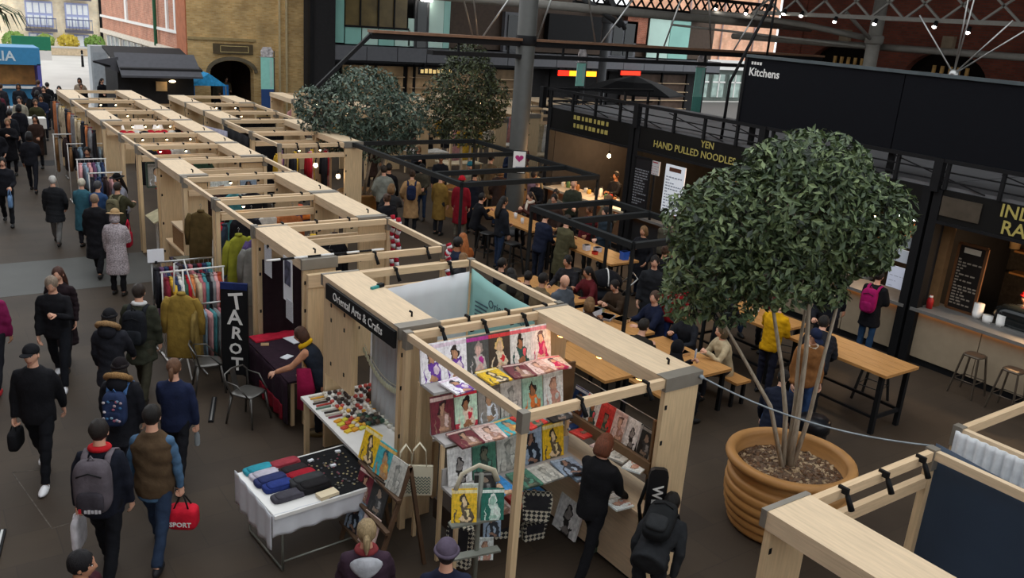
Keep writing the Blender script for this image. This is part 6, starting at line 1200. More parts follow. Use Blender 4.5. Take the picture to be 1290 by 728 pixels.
for i in range(18):
    y = 4.8+i*.82; 
    if 8.1 < y < 8.6 or 12.1 < y < 12.6 or 16.1 < y < 16.7: continue
    t = thing('storage_jar', 'storage jar on the back shelf of a food kitchen', 'jar', (18.35, y, 1.54+.45*(i % 3)), 0, 'jars at the back of the kitchens'); part('jar', MB().lathe([(.1, 0), (.11, .2), (.08, .26)], 10), paint(['c8a878', '8a5a3a', 'd8d0c0', '6a7a5a'][i % 4]), t); part('lid', MB().lathe([(.09, .26), (.085, .3)], 10), BLK, t)
rr = random.Random(77)
for i in range(26):
    y = (12.8+i*.27 if i < 12 else 16.8+(i-12)*.22); c = ['c8c4b8', '8a5a2c', 'b03020', '4a6a3a', 'e0d8c8', '3a3a3c', 'd0a040'][i % 7]; h = .12+.14*rr.random()
    if 14.3 < y < 15.2 or 15.5 < y < 16.5: continue
    t = thing('counter_jar', '%s jar or tub standing on the %s counter' % ({'c8c4b8': 'pale', '8a5a2c': 'brown', 'b03020': 'red', '4a6a3a': 'green', 'e0d8c8': 'white', '3a3a3c': 'black', 'd0a040': 'yellow'}[c], 'noodle' if i < 12 else 'farthest kitchen'), 'jar', (15.75+.2*rr.random(), y, 1.1), 0, 'jars on the kitchen counters'); part('jar', MB().lathe([(.05, 0), (.06, .02), (.06, h*.7), (.035, h)], 10), paint(c), t); part('lid', MB().lathe([(.04, h), (.038, h+.03)], 10), BLK, t)
for i, (y, z, w_) in enumerate(((17.0, 1.6, .5), (18.1, 1.7, .7), (19.2, 1.6, .5), (13.2, 1.7, .6))):
    t = thing('wall_poster', ('white tiled panel', 'cream menu panel', 'tan price panel', 'pale notice panel')[i]+' on the back wall of a far kitchen', 'panel', (18.46, y, z)); part('panel', bx((-.02, -w_/2, 0), (.03, w_/2, .7)), paint(['d8d0c4', 'e0d0b0', 'c09a68', 'c8c0b4'][i]), t); part('print', bx((-.025, -w_*.35, .15), (-.02, w_*.35, .5)), paint('6a5a48'), t)
# bar stools at the counter
def stool(x, y, label, z=.75, c=None, rz=0):
    t = thing('metal_stool', label, 'stool', (x, y, 0), rz, 'metal bar stools'); G = c or mat('stool_metal', rgb('5f554a'), .4, .6, var=.15)
    part('seat', MB().ell((0, 0, z-.02), (.17, .17, .025), None, 18, 6, 0, sq(.6)), G, t)
    for a in (-1, 1):
        for b in (-1, 1): part('leg', MB().bar((a*.13, b*.13, z-.02), (a*.22, b*.22, 0), .045, .02), G, t)
    f = .62
    for a, b in (((-1, -1), (1, -1)), ((1, -1), (1, 1)), ((1, 1), (-1, 1)), ((-1, 1), (-1, -1))): part('footrest', MB().tube([(a[0]*.186, a[1]*.186, .28), (b[0]*.186, b[1]*.186, .28)], .009, 6), G, t)
stool(14.9, 6.75, 'brown metal stool at the counter, left of the two'); stool(14.85, 6.05, 'metal stool at the counter touching the right edge')
# ------------------------------------------------------------------ food court tables
def tall_table(label, x0, x1, y0, y1, z=1.03):
    t = thing('tall_table', label, 'table', ((x0+x1)/2, (y0+y1)/2, 0), 0, 'tall oak food tables'); hx, hy = (x1-x0)/2, (y1-y0)/2
    n = 4
    for k in range(n): part('top_board', bx((-hx+2*hx*k/n+.002, -hy, z-.045), (-hx+2*hx*(k+1)/n-.002, hy, z)), WO, t)
    for b in (-1, 1):
        for a in (-1, 1): part('leg', bx((a*(hx-.1)-.035, b*(hy-.12)-.035, 0), (a*(hx-.1)+.035, b*(hy-.12)+.035, z-.045)), BLK, t)
        part('cross_bar', bx((-hx+.1, b*(hy-.12)-.025, .25), (hx-.1, b*(hy-.12)+.025, .3)), BLK, t); part('top_bar', bx((-hx+.1, b*(hy-.12)-.025, z-.1), (hx-.1, b*(hy-.12)+.025, z-.045)), BLK, t)
    for a in (-1, 1): part('foot_rail', bx((a*(hx-.1)-.02, -hy+.12, .25), (a*(hx-.1)+.02, hy-.12, .29)), BLK, t)
tall_table('tall oak table nearest the kitchens with an empty near end', 11.72, 12.6, 6.48, 8.3); tall_table('tall oak table half hidden by the big tree', 11.72, 12.6, 8.55, 10.6); tall_table('tall oak table strewn with food boxes under the black frame', 11.72, 12.5, 12.8, 15.0); tall_table('tall oak table farthest back by the column', 11.72, 12.5, 15.7, 18.2)
def low_table(label, x0, x1, y0, y1, z=.75):
    t = thing('picnic_table', label, 'table', ((x0+x1)/2, (y0+y1)/2, 0), 0, 'low oak tables'); hx, hy = (x1-x0)/2, (y1-y0)/2
    for k in range(3): part('top_board', bx((-hx+2*hx*k/3+.002, -hy, z-.045), (-hx+2*hx*(k+1)/3-.002, hy, z)), WO, t)
    for b in (-1, 1):
        for a in (-1, 1): part('leg', bx((a*(hx-.08)-.03, b*(hy-.1)-.03, 0), (a*(hx-.08)+.03, b*(hy-.1)+.03, z-.045)), BLK, t)
        part('cross_bar', bx((-hx+.08, b*(hy-.1)-.02, z-.1), (hx-.08, b*(hy-.1)+.02, z-.045)), BLK, t)
def bench(label, x0, x1, y0, y1, z=.45):
    t = thing('oak_bench', label, 'bench', ((x0+x1)/2, (y0+y1)/2, 0), 0, 'oak benches'); hx, hy = (x1-x0)/2, (y1-y0)/2
    part('seat', bx((-hx, -hy, z-.04), (hx, hy, z)), WO, t)
    for b in (-1, 1):
        for a in (-1, 1): part('leg', bx((a*(hx-.04)-.025, b*(hy-.1)-.025, 0), (a*(hx-.04)+.025, b*(hy-.1)+.025, z-.04)), BLK, t)
for i, (y0, y1, nm) in enumerate(((8.2, 9.75, 'nearest the big tree'), (9.95, 11.5, 'next to it, with trays'), (11.75, 13.5, 'where the man in black sits'))):
    low_table('low oak table '+nm, 9.5, 10.3, y0, y1); bench('oak bench on the aisle side of the low table '+nm, 8.98, 9.32, y0, y1); bench('oak bench on the kitchen side of the low table '+nm, 10.48, 10.82, y0, y1)
low_table('low oak table right behind the magazine stall', 8.1, 8.7, 8.7, 10.2)
# things on the tables
def box_(label, x, y, z, w, d, h, c, cat='food box', rz=0, name='food_box'):
    t = thing(name, label, cat, (x, y, z), rz); part('tray', MB().prism([(-w/2*.85, 0), (w/2*.85, 0), (w/2, h), (-w/2, h)], d, MY), paint(c), t); part('rim', bx((-w/2-.005, -d/2-.005, h-.006), (w/2+.005, d/2+.005, h)), paint(c), t)
box_('crumpled white paper bag on the low table', 9.75, 11.0, .75, .3, .22, .16, 'e4e6ee', rz=.3); box_('blue grey takeaway tray by the paper bag', 9.95, 10.85, .75, .3, .25, .05, 'b8c0d0', rz=.5); box_('food tray with bread on the low table', 10.1, 10.6, .75, .28, .2, .06, 'c8a878', rz=.2); box_('green salad box on the low table', 10.05, 11.2, .75, .2, .16, .07, '9aa078')
box_('brown tray on the nearest low table', 9.95, 9.0, .75, .26, .2, .05, 'c8a070'); box_('white carton on the tall table under the frame', 11.95, 13.9, 1.03, .14, .12, .12, 'd8d8e0'); box_('red sauce tub on the tall table', 11.9, 13.55, 1.03, .1, .1, .07, 'c8382c'); box_('pale carton on the tall table', 12.1, 13.7, 1.03, .16, .12, .1, 'c0c4d4'); box_('blue bag of food at the tall table end', 12.25, 13.0, 1.03, .18, .12, .18, '2a5ab8')
box_('small card stand on the table half hidden by the tree', 12.2, 9.4, 1.03, .2, .02, .14, 'd8d0c8', 'card')
for x, y, z, l, c in ((12.15, 16.9, 1.03, 'white paper cup at the far tall table', 'e4e4e8'), (12.0, 16.4, 1.03, 'small white cup on the far tall table', 'e0e0e4'), (14.2, 17.8, 1.1, 'white cup held at the counter end', 'e8e8ea')):
    t = thing('paper_cup', l, 'cup', (x, y, z)) if z < 1.05 else None
    if t: part('cup', MB().lathe([(.035, 0), (.045, .12)], 12), paint(c), t); part('lid', MB().lathe([(.047, .12), (.04, .135)], 12), WHT, t)
# black steel frames over the tables
def frame(label, x0, x1, y0, y1, mids, z=2.45, posts=True):
    t = thing('overhead_gantry', label, 'frame', ((x0+x1)/2, y0, 0)); h = (x1-x0)/2; L = y1-y0; BK2 = mat('frame_black', rgb('1e2021'), .6, var=.1, spec=.2)
    for q in (-1, 1):
        part('side_beam', bx((q*h-.05, 0, z-.1), (q*h+.05, L, z)), BK2, t)
        for yy in (0, L): part('post', bx((q*h-.025, yy-.025, 0), (q*h+.025, yy+.025, z)), BK2, t)
    for yy in [0, L]+mids: part('cross_beam', bx((-h, yy-.05, z-.1), (h, yy+.05, z)), BK2, t)
frame('black steel frame standing over the near food tables', 9.45, 11.4, 9.85, 12.65, [1.7]); frame('black steel frame over the farther food tables', 9.3, 12.95, 14.9, 20.2, [1.2, 3.2])
t = thing('heart_notice', 'white notice with a purple heart hung on the frame by the column', 'notice', (12.35, 17.2, 2.2), R(-36)); part('panel', bx((-.15, -.02, -.1), (.15, 0, .42)), WHT, t); part('backing', bx((-.17, 0, -.12), (.17, .04, .44)), BLK, t)
hp = [(.0, -.11)]+[(.11*math.sin(a)**3*.95, .006*(13*math.cos(a)-5*math.cos(2*a)-2*math.cos(3*a)-math.cos(4*a))) for a in [math.pi-i*math.pi*2/18 for i in range(1, 18)]]
part('heart', MB().prism(hp, .006, MY, (0, -.024, .26)), paint('b02a70'), t); part('print_line', bx((-.08, -.023, .02), (.08, -.021, .05)), paint('9aa0b0'), t)
# pushchair
t = thing('pushchair', 'black pushchair with white edged hood among the tables', 'pushchair', (11.15, 12.3, 0), R(60)); part('hood', MB().ell((0, 0, .85), (.24, .36, .28), None, 16, 10, 0, lambda p, d: Vector((p.x, p.y, max(p.z, -.02)))), fab('1a1a1e'), t)
part('hood_trim', MB().tube([(.245*math.cos(a), -.02, .85+.29*math.sin(a)) for a in [math.pi*i/10 for i in range(11)]], .014, 6), WHT, t); part('seat', MB().ell((0, .1, .6), (.22, .34, .14), None, 14, 8), fab('24262c'), t); part('handle', MB().tube([(-.22, -.3, .7), (-.22, -.6, 1.02), (.22, -.6, 1.02), (.22, -.3, .7)], .014, 8), CHR, t)
for a in (-1, 1):
    for b in (-.4, .4): part('wheel', MB().tube([(a*.25, b, .12), (a*.29, b, .12)], .12, 14), BLK, t); part('strut', MB().tube([(a*.24, b, .12), (a*.2, 0, .55)], .012, 6), CHR, t)
for x, y, l in ((10.3, 6.62, 'round black padded stool by the shearling jacket man'), ): 
    t = thing('round_stool', l, 'stool', (x, y, 0)); part('cushion', MB().lathe([(.2, .38), (.24, .42), (.24, .56), (.2, .6), (.01, .61)], 20), mat('black_vinyl', rgb('15161a'), .3, var=.1), t); part('base', MB().lathe([(.2, 0), (.21, .38)], 20), BLK, t)
for i, (x, y) in enumerate(((11.4, 15.9), (11.35, 16.9), (12.9, 16.2), (11.4, 13.6), (12.9, 13.8), (13.0, 7.4), (12.95, 9.2))): stool(x, y, 'dark metal stool pulled up to a tall oak table', .74, mat('stool_dark', rgb('3a3a3a'), .4, .5), R(20*i))
# ------------------------------------------------------------------ the people
# left aisle, near
p = person(.95, 10.75, 205, 'man in a black cap and black jacket walking in bright white trainers', 1.8, 'walk', ('jacket', '17171b'), '15161b', 'e8e8ea', 0, ('crop', '3a3430'), ('cap', '16161a'), arms=('walkb', 'carry'), lod=0, head=(5, 2), bulk=1.08)
held_bag(p, 1, 'black shoulder bag at the white trainer man side', '17171a', .3, .26, .12, drop=.06)
person(1.55, 13.55, 200, 'man in a black leather jacket looking at his phone', 1.78, 'walk', ('jacket', '18181c'), '1a1c22', 'd8d8dc', 0, ('short', '8a7a6a'), arms=('phone', 'down'), lod=0, head=(0, 26), lean=4)
person(1.72, 14.25, 205, 'woman with long brown hair behind the man with the phone', 1.68, 'walk', ('coat', '241a1e'), '1a1a1e', '1a1a1a', 0, ('long', '4a2c22'), arms=('down', 'walkb'), lod=0)
person(.72, 13.75, 20, 'person at the left edge with a magenta sleeve and red shoes', 1.72, 'walk', ('jacket', '7a1c4a'), '1c1c22', 'b02830', 1, ('short', '221814'), arms=('down', 'down'), lod=1)
person(2.0, 12.0, 30, 'woman in a dark parka with a fur hood and black beanie, seen from behind', 1.66, 'walk', ('parka', '23242b'), '1b1c22', '1c1c1c', 0, ('bob', '1d1714'), ('beanie', '1a1a1e'), hood='a8845a', arms=('down', 'walkf'), lod=0, bulk=1.05)
p = person(2.5, 12.55, 30, 'man in an olive parka with a black backpack and a white collar', 1.8, 'walk', ('parka', '33352a'), '3a382c', '202020', 0, ('short', '2a1f18'), arms=('down', 'down'), lod=0, collar='d8d8d8')
backpack(p, 'black backpack on the man in the olive parka', '1b1d22', '22252a', 1.05)
p = person(1.78, 10.25, 30, 'person in a black fur hooded coat wearing the flowered backpack', 1.64, 'walk', ('parka', '1d1e24'), '24262e', 'd0d0d0', 0, ('bob', '1d1714'), ('beanie', '1a1518'), hood='a07a4c', arms=('down', 'down'), lod=0)
backpack(p, 'blue floral backpack between fur hood and navy woman', '2c3a5c', '24304e', .95, '4a6ea0', ['c8b0b8', '8fb0c8', 'b06a80', 'd8d0d4', '4a7aa8'])
p = person(2.32, 9.95, 30, 'woman in a navy jacket with a brown ponytail holding a bottle', 1.66, 'walk', ('jacket', '1d2540'), '1a1b20', '202020', 0, ('pony', '6a4a34'), arms=('walkf', 'carry'), lod=0)
wr = p['wr'][1]; t = thing('water_bottle', 'clear plastic water bottle in the navy woman hand', 'bottle', (wr.x, wr.y, wr.z-.28)); part('bottle', MB().lathe([(.03, 0), (.034, .02), (.034, .14), (.014, .19), (.014, .21)], 12), mat('clear_plastic', rgb('b8c0c4'), .1, trans=.6, var=0), t); part('cap', MB().lathe([(.016, .2), (.016, .22)], 10), WHT, t)
p = person(1.22, 8.35, 28, 'man in a dark navy jacket with a red hood lining and grey backpack', 1.82, 'walk', ('jacket', '181b26'), '121318', '141414', 0, ('short', '1f1713'), arms=('carry', 'down'), lod=0, collar='c02028', bulk=1.05)
backpack(p, 'speckled grey backpack on the man with the red lining', '5d565c', '3c383e', 1.1, '6a6268', txt=('BENCH', 'c8c4c8'))
held_bag(p, 0, 'white plastic shopping bag by the grey backpack man', 'd0ccd0', .3, .36, .08, drop=.04, cat='bag', name='carrier_bag')
p = person(1.74, 8.5, 32, 'man in a brown quilted gilet with blue sleeves and jeans', 1.8, 'walk', ('vest', '51402e'), '28364c', '1c1c20', 0, ('short', '16120f'), arms=('down', 'carry'), lod=0, vest='46627e', bulk=1.1)
held_bag(p, 1, 'red sports holdall lettered SPORT in the gilet man hand', 'c41c30', .32, .26, .2, cat='holdall', name='holdall', drop=.14, txt='SPORT', handle='1a1a1a', turn=True)
person(.72, 6.42, 130, 'dark haired person cut off at the bottom left corner', 1.7, 'walk', ('jacket', '3a1820'), '1a1a1e', '1a1a1a', 1, ('short', '121014'), lod=0, head=(-20, 5))
# left aisle, farther
p = person(3.15, 17.5, 30, 'woman in a houndstooth coat and tan hat with a red bag', 1.68, 'stand', ('coat', '9a8e92'), '1a1a1e', '1a1a1a', 0, ('bob', '6a5030'), ('brim', 'b0926a'), arms=('down', 'hold'), lod=0, bulk=1.08)
p['root'].children[3].name = 'coat'
for c_ in p['root'].children:
    if c_.name.startswith('coat'): c_.data.materials[0] = mat('houndstooth', rgb('b0a6aa'), .95, var=.6, vscale=48, bump=.3)
held_bag(p, 1, 'red handbag on the houndstooth coat shoulder', 'b81c38', .26, .3, .1, drop=.25, lift=.42)
person(3.05, 18.95, 25, 'man in a long black coat with brown bald head ahead of the houndstooth coat', 1.76, 'walk', ('coat', '17171b'), '16171b', '151515', 1, ('crop', '8a7460'), arms=('down', 'pocket'), bulk=1.08)
person(2.66, 21.7, 20, 'white haired person in a dark coat and grey trousers', 1.62, 'walk', ('parka', '1e1f22'), '6b6a68', '2a2422', 0, ('short', 'c9c6c0'), arms=('down', 'pocket'), bulk=1.1)
person(3.17, 21.2, 35, 'elderly person in a teal coat with white hair', 1.58, 'stand', ('coat', '35606e'), '2a2a30', '202020', 0, ('short', 'd0c8b4'), arms=('hold', 'hold'), bulk=1.08)
person(3.42, 20.75, 40, 'person in a blue jacket beside the teal coat', 1.6, 'stand', ('jacket', '2f4a72'), '24242a', '202020', 0, ('short', '4a4a4c'), arms=('hold', 'hold'))
p = person(3.72, 20.2, 40, 'person in an olive jacket carrying a khaki rucksack', 1.66, 'stand', ('jacket', '3e3d2c'), '2a2a28', '202020', 0, ('short', '2a211b'), arms=('hold', 'table')); backpack(p, 'khaki rucksack on the olive jacket', '6f6a52', '5f5b48', .95)
person(4.0, 21.1, 250, 'stall seller in a pale grey sweater and black hat', 1.68, 'stand', ('jacket', '8d909e'), '2a2a30', '202020', 0, ('long', '1c1618'), ('brim', '121214'), arms=('table', 'hold'), lean=8)
person(3.92, 24.8, 200, 'person in a black top standing among the clothes rails', 1.7, 'stand', ('jacket', '1a1b20'), '1c1c20', '1a1a1a', 1, ('short', '17120f'), arms=('hold', 'table'))
p = person(1.9, 23.9, 190, 'person at the left edge in dark clothes with a pale blue bag', 1.7, 'walk', ('jacket', '1b1c22'), '17181c', '1a1a1a', 0, ('short', '1c1612'), arms=('hold', 'walkb')); held_bag(p, 0, 'pale blue bag of the left edge walker', '6a8ab0', .3, .3, .1)
person(2.65, 30.2, 195, 'person in a long black coat holding a brown bag in the far aisle', 1.72, 'stand', ('coat', '121216'), '15151a', '151515', 1, ('short', '8a6a4a'), arms=('chest', 'pocket'), lod=2)
far = [(2.2, 29.0, 190, '17171c', 'dark coat'), (2.3, 31.6, 170, '24262c', 'charcoal jacket'), (3.3, 33.6, 30, '1d1d24', 'black jacket'), (3.62, 36.2, 200, '9a9484', 'pale stone jacket'), (4.05, 35.6, 185, '3a3a24', 'khaki coat'), (4.5, 38.8, 20, '16161a', 'black hooded coat'), (4.85, 39.6, 200, '141418', 'black top'), (3.1, 38.2, 160, '5a2430', 'wine coat'), (4.1, 41, 190, '20242c', 'slate coat'), (2.4, 35.5, 200, '18181d', 'black parka'), (3.4, 40.3, 20, '2a2a30', 'grey coat'), (2.9, 27.6, 15, '1b1c22', 'black anorak'),
       (5.5, 40.3, 200, '15151a', 'tall black coat'), (6.55, 41.8, 185, '101014', 'black hoodie'), (6.75, 43.3, 200, '9a8a78', 'beige jacket'), (7.7, 43.6, 160, '14161c', 'black coat near the kiosk'), (5.0, 42.5, 20, '2c2830', 'plum coat')]
for i, (x, y, f, c, l) in enumerate(far): person(x, y, f, 'distant shopper in a %s in the crowd toward the open end' % l, 1.66+.03*(i % 4), 'walk' if i % 2 else 'stand', ('coat' if i % 3 == 0 else 'jacket', c), '1c1d24' if i != 12 else '6a3a30', '1a1a1a', i % 3, (('long', 'short', 'bob')[i % 3], ('1c1512', '4a3424', '121012')[i % 3]), lod=2, arms=('down', 'hold') if i % 2 else ('pocket', 'down'), group='shoppers in the far crowd')
# near stalls
person(2.8, 5.68, 25, 'blond woman in a plum jacket with a pale hood lining at the bottom edge', 1.68, 'stand', ('jacket', '3a2a36'), '1d1d22', '1a1a1a', 0, ('pony', 'a08a66'), arms=('hold', 'hold'), lod=0, collar='8a3a3c', bulk=1.08, lining='b4b6bc')
p = person(3.22, 5.08, 30, 'person in a mauve grey beanie and navy coat at the bottom edge', 1.7, 'stand', ('jacket', '1c2236'), '1a1a20', '1a1a1a', 0, ('crop', '2a2220'), ('beanie', '5a5060'), arms=('hold', 'hold'), lod=0)
person(5.62, 6.02, 70, 'woman in black with auburn hair browsing books at the near stall', 1.72, 'stride', ('jacket', '17171a'), '141418', '3a4a3a', 0, ('bob', '6a3a24'), arms=('reach', 'low'), lod=0, head=(0, 28), lean=10, scarf=None)
p = person(5.5, 4.98, 60, 'person in charcoal bending forward in front of the stall panel', 1.7, 'stand', ('jacket', '26282b'), '1e2024', '1a1a1a', 0, ('short', '1a1614'), arms=('low', 'low'), lod=0, lean=72, head=(0, 10)); backpack(p, 'charcoal rucksack on the bending person', '1c1e20', '2a2c2e', 1.0)
t = thing('long_case', 'tall black padded case with white letters beside the stall panel', 'case', (5.93, 5.42, .52), R(-35)); part('case_body', MB().prism([(-.1, 0), (.1, 0), (.1, .92), (.085, .98), (.05, 1.0), (-.05, 1.0), (-.085, .98), (-.1, .92)], .06, MY), mat('case_black', rgb('131316'), .5), t); part('strap', MB().tube([(-.09, .04, .2), (-.14, .1, .5), (-.09, .04, .85)], [(.02, .005)]*3, 6), BLK, t)
for i, ch in enumerate('WE I'):
    if ch != ' ': lettering(ch, .15, WHT, t, (.0, -.034, .74-i*.115), (0, 0, -1), (1, 0, 0), bold=.003)
person(4.36, 10.34, 308, 'tarot reader in a dark top and yellow scarf leaning over the table', 1.62, 'stand', ('vest', '232a36'), '1a1a22', '5a4a2a', 0, ('bob', '4a2e20'), arms=('reach', 'hold'), lod=0, lean=26, head=(0, 22), vest='c08a6c', scarf='d8ac1c')
o = tag(MB().tube([(0, 0, .5), (.03, .02, .2), (0, .02, -.12)], [(.1, .03), (.13, .04), (.1, .03)], 10).build('magenta_shawl', fab('9a1c48'), None, (4.08, 10.3, .55), R(-40)), 'magenta and yellow shawl trailing below the tarot reader', 'shawl')
# food court
person(10.3, 20.4, 25, 'person in a light grey sweatshirt standing behind the stalls', 1.76, 'stand', ('jacket', '83857c'), '1a1b1e', '202020', 0, ('short', '2a2018'), arms=('pocket', 'pocket'), bulk=1.08)
person(10.62, 20.75, 40, 'person in black between the grey sweatshirt and camel coat', 1.74, 'stand', ('coat', '141418'), '15151a', '151515', 1, ('short', '17120f'))
p = person(10.9, 19.95, 30, 'person in a camel coat wearing a navy backpack', 1.7, 'stand', ('coat', 'a8845c'), '1c1c20', '1a1a1a', 0, ('bun', '3a281c'), arms=('pocket', 'hold'), bulk=1.05); backpack(p, 'navy backpack on the camel coat', '1f2845', '1a2038', .85)
person(11.85, 19.0, 40, 'person in a deep red coat and red hat by the far frame', 1.68, 'stand', ('coat', '7a1220'), '6a6458', '1a1a1a', 0, ('short', '2a1d18'), ('beanie', 'b01828'))
person(12.5, 19.4, 45, 'person in dark navy next to the red coat', 1.74, 'stand', ('coat', '191c26'), '17181d', '151515', 1, ('short', '151212'), arms=('hold', 'hold'))
person(11.55, 19.6, 60, 'person in a mustard coat behind the red coat', 1.66, 'stand', ('coat', '7a5f2c'), '24242a', '1a1a1a', 0, ('short', '3a2a20'))
person(13.1, 20.6, 210, 'person in a teal cap facing the red coat', 1.74, 'stand', ('jacket', '8a8270'), '24242a', '1a1a1a', 0, None, ('beanie', '1f5a68'))
person(11.35, 17.5, 100, 'person in black hunched at the far tall table with a phone', 1.68, 'perch', ('jacket', '131318'), '15161a', '151515', 0, ('short', '161213'), arms=('eat', 'table'), lean=14, z=.72)
person(12.95, 17.3, 270, 'woman in brown with a cream scarf at the far tall table', 1.64, 'perch', ('jacket', '4a2a24'), '1c1c20', '1a1a1a', 0, ('long', '2a1c18'), arms=('eat', 'table'), lean=8, z=.72, scarf='d0c4b4')
person(13.9, 18.4, 250, 'person in black with pale blond hair near the column foot', 1.68, 'stand', ('coat', '141418'), '15161a', '151515', 0, ('long', 'b09a70'), arms=('hold', 'hold'))
person(13.6, 17.2, 240, 'woman in grey with dark hair at the counter end', 1.62, 'stand', ('jacket', '5a554c'), '1e1e22', '151515', 2, ('short', '17120f'), arms=('eat', 'hold'))
person(14.4, 17.5, 230, 'man in an olive jacket facing the tables by the far counter', 1.78, 'stand', ('jacket', '33372c'), '1c1d20', '151515', 0, ('crop', '6a4a34'), arms=('hold', 'hold'))
person(14.3, 19.2, 90, 'person in a pink checked top queuing at the farthest kitchen', 1.68, 'stand', ('jacket', '8a6a74'), '24242c', '151515', 1, ('short', '2a1c16'), arms=('hold', 'down'))
person(15.0, 20.6, 90, 'person in a tan coat beyond the farthest kitchen', 1.68, 'stand', ('coat', '8a6a44'), '24242c', '151515', 1, ('short', '2a1c16'), arms=('hold', 'down'))
p = person(8.75, 13.85, 15, 'ginger haired woman in an orange brown coat with a grey fur collar', 1.66, 'stand', ('coat', '8a4a20'), '1d1d22', '1a1a1a', 0, ('long', 'a05a28'), arms=('hold', 'hold'), bulk=1.08, collar='8a8a86')
person(9.15, 13.1, 95, 'person in black sitting with a blue denim knee', 1.7, 'sit', ('jacket', '15161c'), '34486a', '1a1a1a', 0, ('short', '17120f'), arms=('table', 'table'), z=.45)
person(10.62, 12.75, 255, 'man in a black coat seated with folded hands, looking aside', 1.78, 'sit', ('jacket', '26262a'), '1a1b20', '1a1a1a', 1, ('short', '15110f'), arms=('table', 'table'), z=.45, lod=0, head=(10, 10), lean=10, bulk=1.1)
person(11.35, 14.8, 75, 'person in navy standing at the tall table, back turned', 1.74, 'stand', ('jacket', '1b2032'), '1d2230', '1a1a1a', 0, ('short', '17120f'), arms=('table', 'hold'), lean=12)
person(11.5, 14.2, 80, 'person in olive trousers and coat at the tall table', 1.76, 'stand', ('coat', '4e4a34'), '5a5640', '2a2a20', 0, ('short', '2a1f18'), arms=('table', 'hold'), lean=8)
person(9.15, 11.3, 90, 'person in black with a hot pink collar at the low table', 1.66, 'sit', ('jacket', '131316'), '1a1a1e', '1a1a1a', 0, ('bob', '151012'), arms=('table', 'table'), z=.45, lean=22, collar='c81860')
person(8.8, 10.75, 180, 'bald man in a grey jacket behind the stall rail', 1.74, 'stand', ('jacket', '4a5058'), '1c1d22', '1a1a1a', 0, None, arms=('down', 'hold'), head=(10, 25))
person(11.3, 11.15, 230, 'person in charcoal walking past the pushchair', 1.76, 'walk', ('coat', '24262a'), '1a1b1f', '1a1a1a', 0, ('short', '17120f'), arms=('pocket', 'down'))
person(10.95, 10.2, 60, 'person in a red jacket glimpsed left of the tree', 1.68, 'stand', ('jacket', '8a141c'), '2a3a6a', '1a1a1a', 0, ('short', '2a1c16'))
person(10.65, 11.3, 265, 'woman in brown eating at the low table with trays', 1.64, 'sit', ('jacket', '3a2c20'), '1a1a1e', '1a1a1a', 0, ('short', '17100e'), arms=('eat', 'eat'), z=.45, lean=14, head=(0, 20))
person(10.66, 10.3, 285, 'brown haired person in a navy coat seated sideways at the low table', 1.74, 'sit', ('puffer', '171d33'), '1a1a20', '1a1a1a', 0, ('short', '4a3426'), arms=('table', 'table'), z=.45, lod=0, head=(-30, 5), bulk=1.15, lean=8)
person(9.16, 9.25, 70, 'man in a brown jacket leaning in over the low table', 1.76, 'sit', ('jacket', '2a2520'), '1c1c20', '1a1a1a', 0, ('short', '1f1813'), arms=('table', 'eat'), z=.45, lod=0, lean=20, head=(15, 10))
p = person(9.18, 8.4, 110, 'woman in a black headscarf and robe holding up a phone', 1.66, 'sit', ('jacket', '121216'), '131318', '151515', 0, None, ('hijab', '131318'), arms=('eat', 'phone'), z=.45, lod=0)
wr = p['wr'][0]; t = thing('phone', 'pale phone in the headscarf woman hand', 'phone', (wr.x+.04, wr.y-.02, wr.z+.04), R(30)); part('case', bx((-.04, -.006, 0), (.04, .006, .15)), paint('a8b0c0'), t); part('screen', bx((-.035, -.008, .01), (.035, -.006, .14)), paint('c8d0dc'), t)
person(10.64, 8.62, 290, 'person in a cream sweater sitting on the end of the oak bench', 1.66, 'sit', ('jacket', 'b9a888'), '2a2a30', '1a1a1a', 0, ('bob', '5a4a34'), arms=('eat', 'table'), z=.45, lod=0, lean=14)
person(11.45, 8.42, 75, 'woman in a bright yellow jacket with brown hair at the tall table', 1.7, 'stand', ('jacket', 'c8960c'), '1f2130', '1a1a1a', 0, ('bun', '5a3820'), arms=('table', 'hold'), lod=0, lean=8)
person(11.3, 7.45, 60, 'person in a black puffer bending over the tall table', 1.76, 'stand', ('puffer', '1d1e24'), '17181c', '1a1a1a', 0, ('short', '17120f'), arms=('table', 'table'), lod=0, lean=42, bulk=1.25)
p = person(10.72, 7.2, 205, 'man in a tan shearling jacket and navy cap looking down', 1.74, 'stand', ('jacket', '8a5c34'), '2f466c', '1a1a1a', 0, ('crop', '3a2a20'), ('cap', '1a2138'), arms=('down', 'down'), lod=0, collar='d8ccb8', head=(0, 32), lean=6, bulk=1.12)
person(9.75, 6.9, 60, 'person in a navy tracksuit top and blue jeans crouching by the planter', 1.72, 'crouch', ('jacket', '171c2c'), '2f4a74', '1a1a1a', 0, ('short', '17120f'), arms=('low', 'low'), lod=0, lean=30)
person(13.35, 8.75, 250, 'brown haired woman in a black coat with a pale scarf past the tall table', 1.66, 'stand', ('coat', '17181e'), '1c1d22', '1a1a1a', 0, ('bob', '6a4428'), arms=('hold', 'hold'), collar='c8b8a0')
p = person(14.72, 8.72, 80, 'person in a black coat and jeans wearing a magenta rucksack at the counter', 1.72, 'stand', ('parka', '141418'), '26405e', '1a1a1a', 0, ('short', '17120f'), arms=('hold', 'hold')); backpack(p, 'magenta rucksack on the person at the counter', '9a1458', '8a1250', 1.0)
person(14.2, 9.25, 85, 'person in black next to the magenta rucksack', 1.76, 'stand', ('coat', '121217'), '17181c', '1a1a1a', 1, ('short', '15110f'))
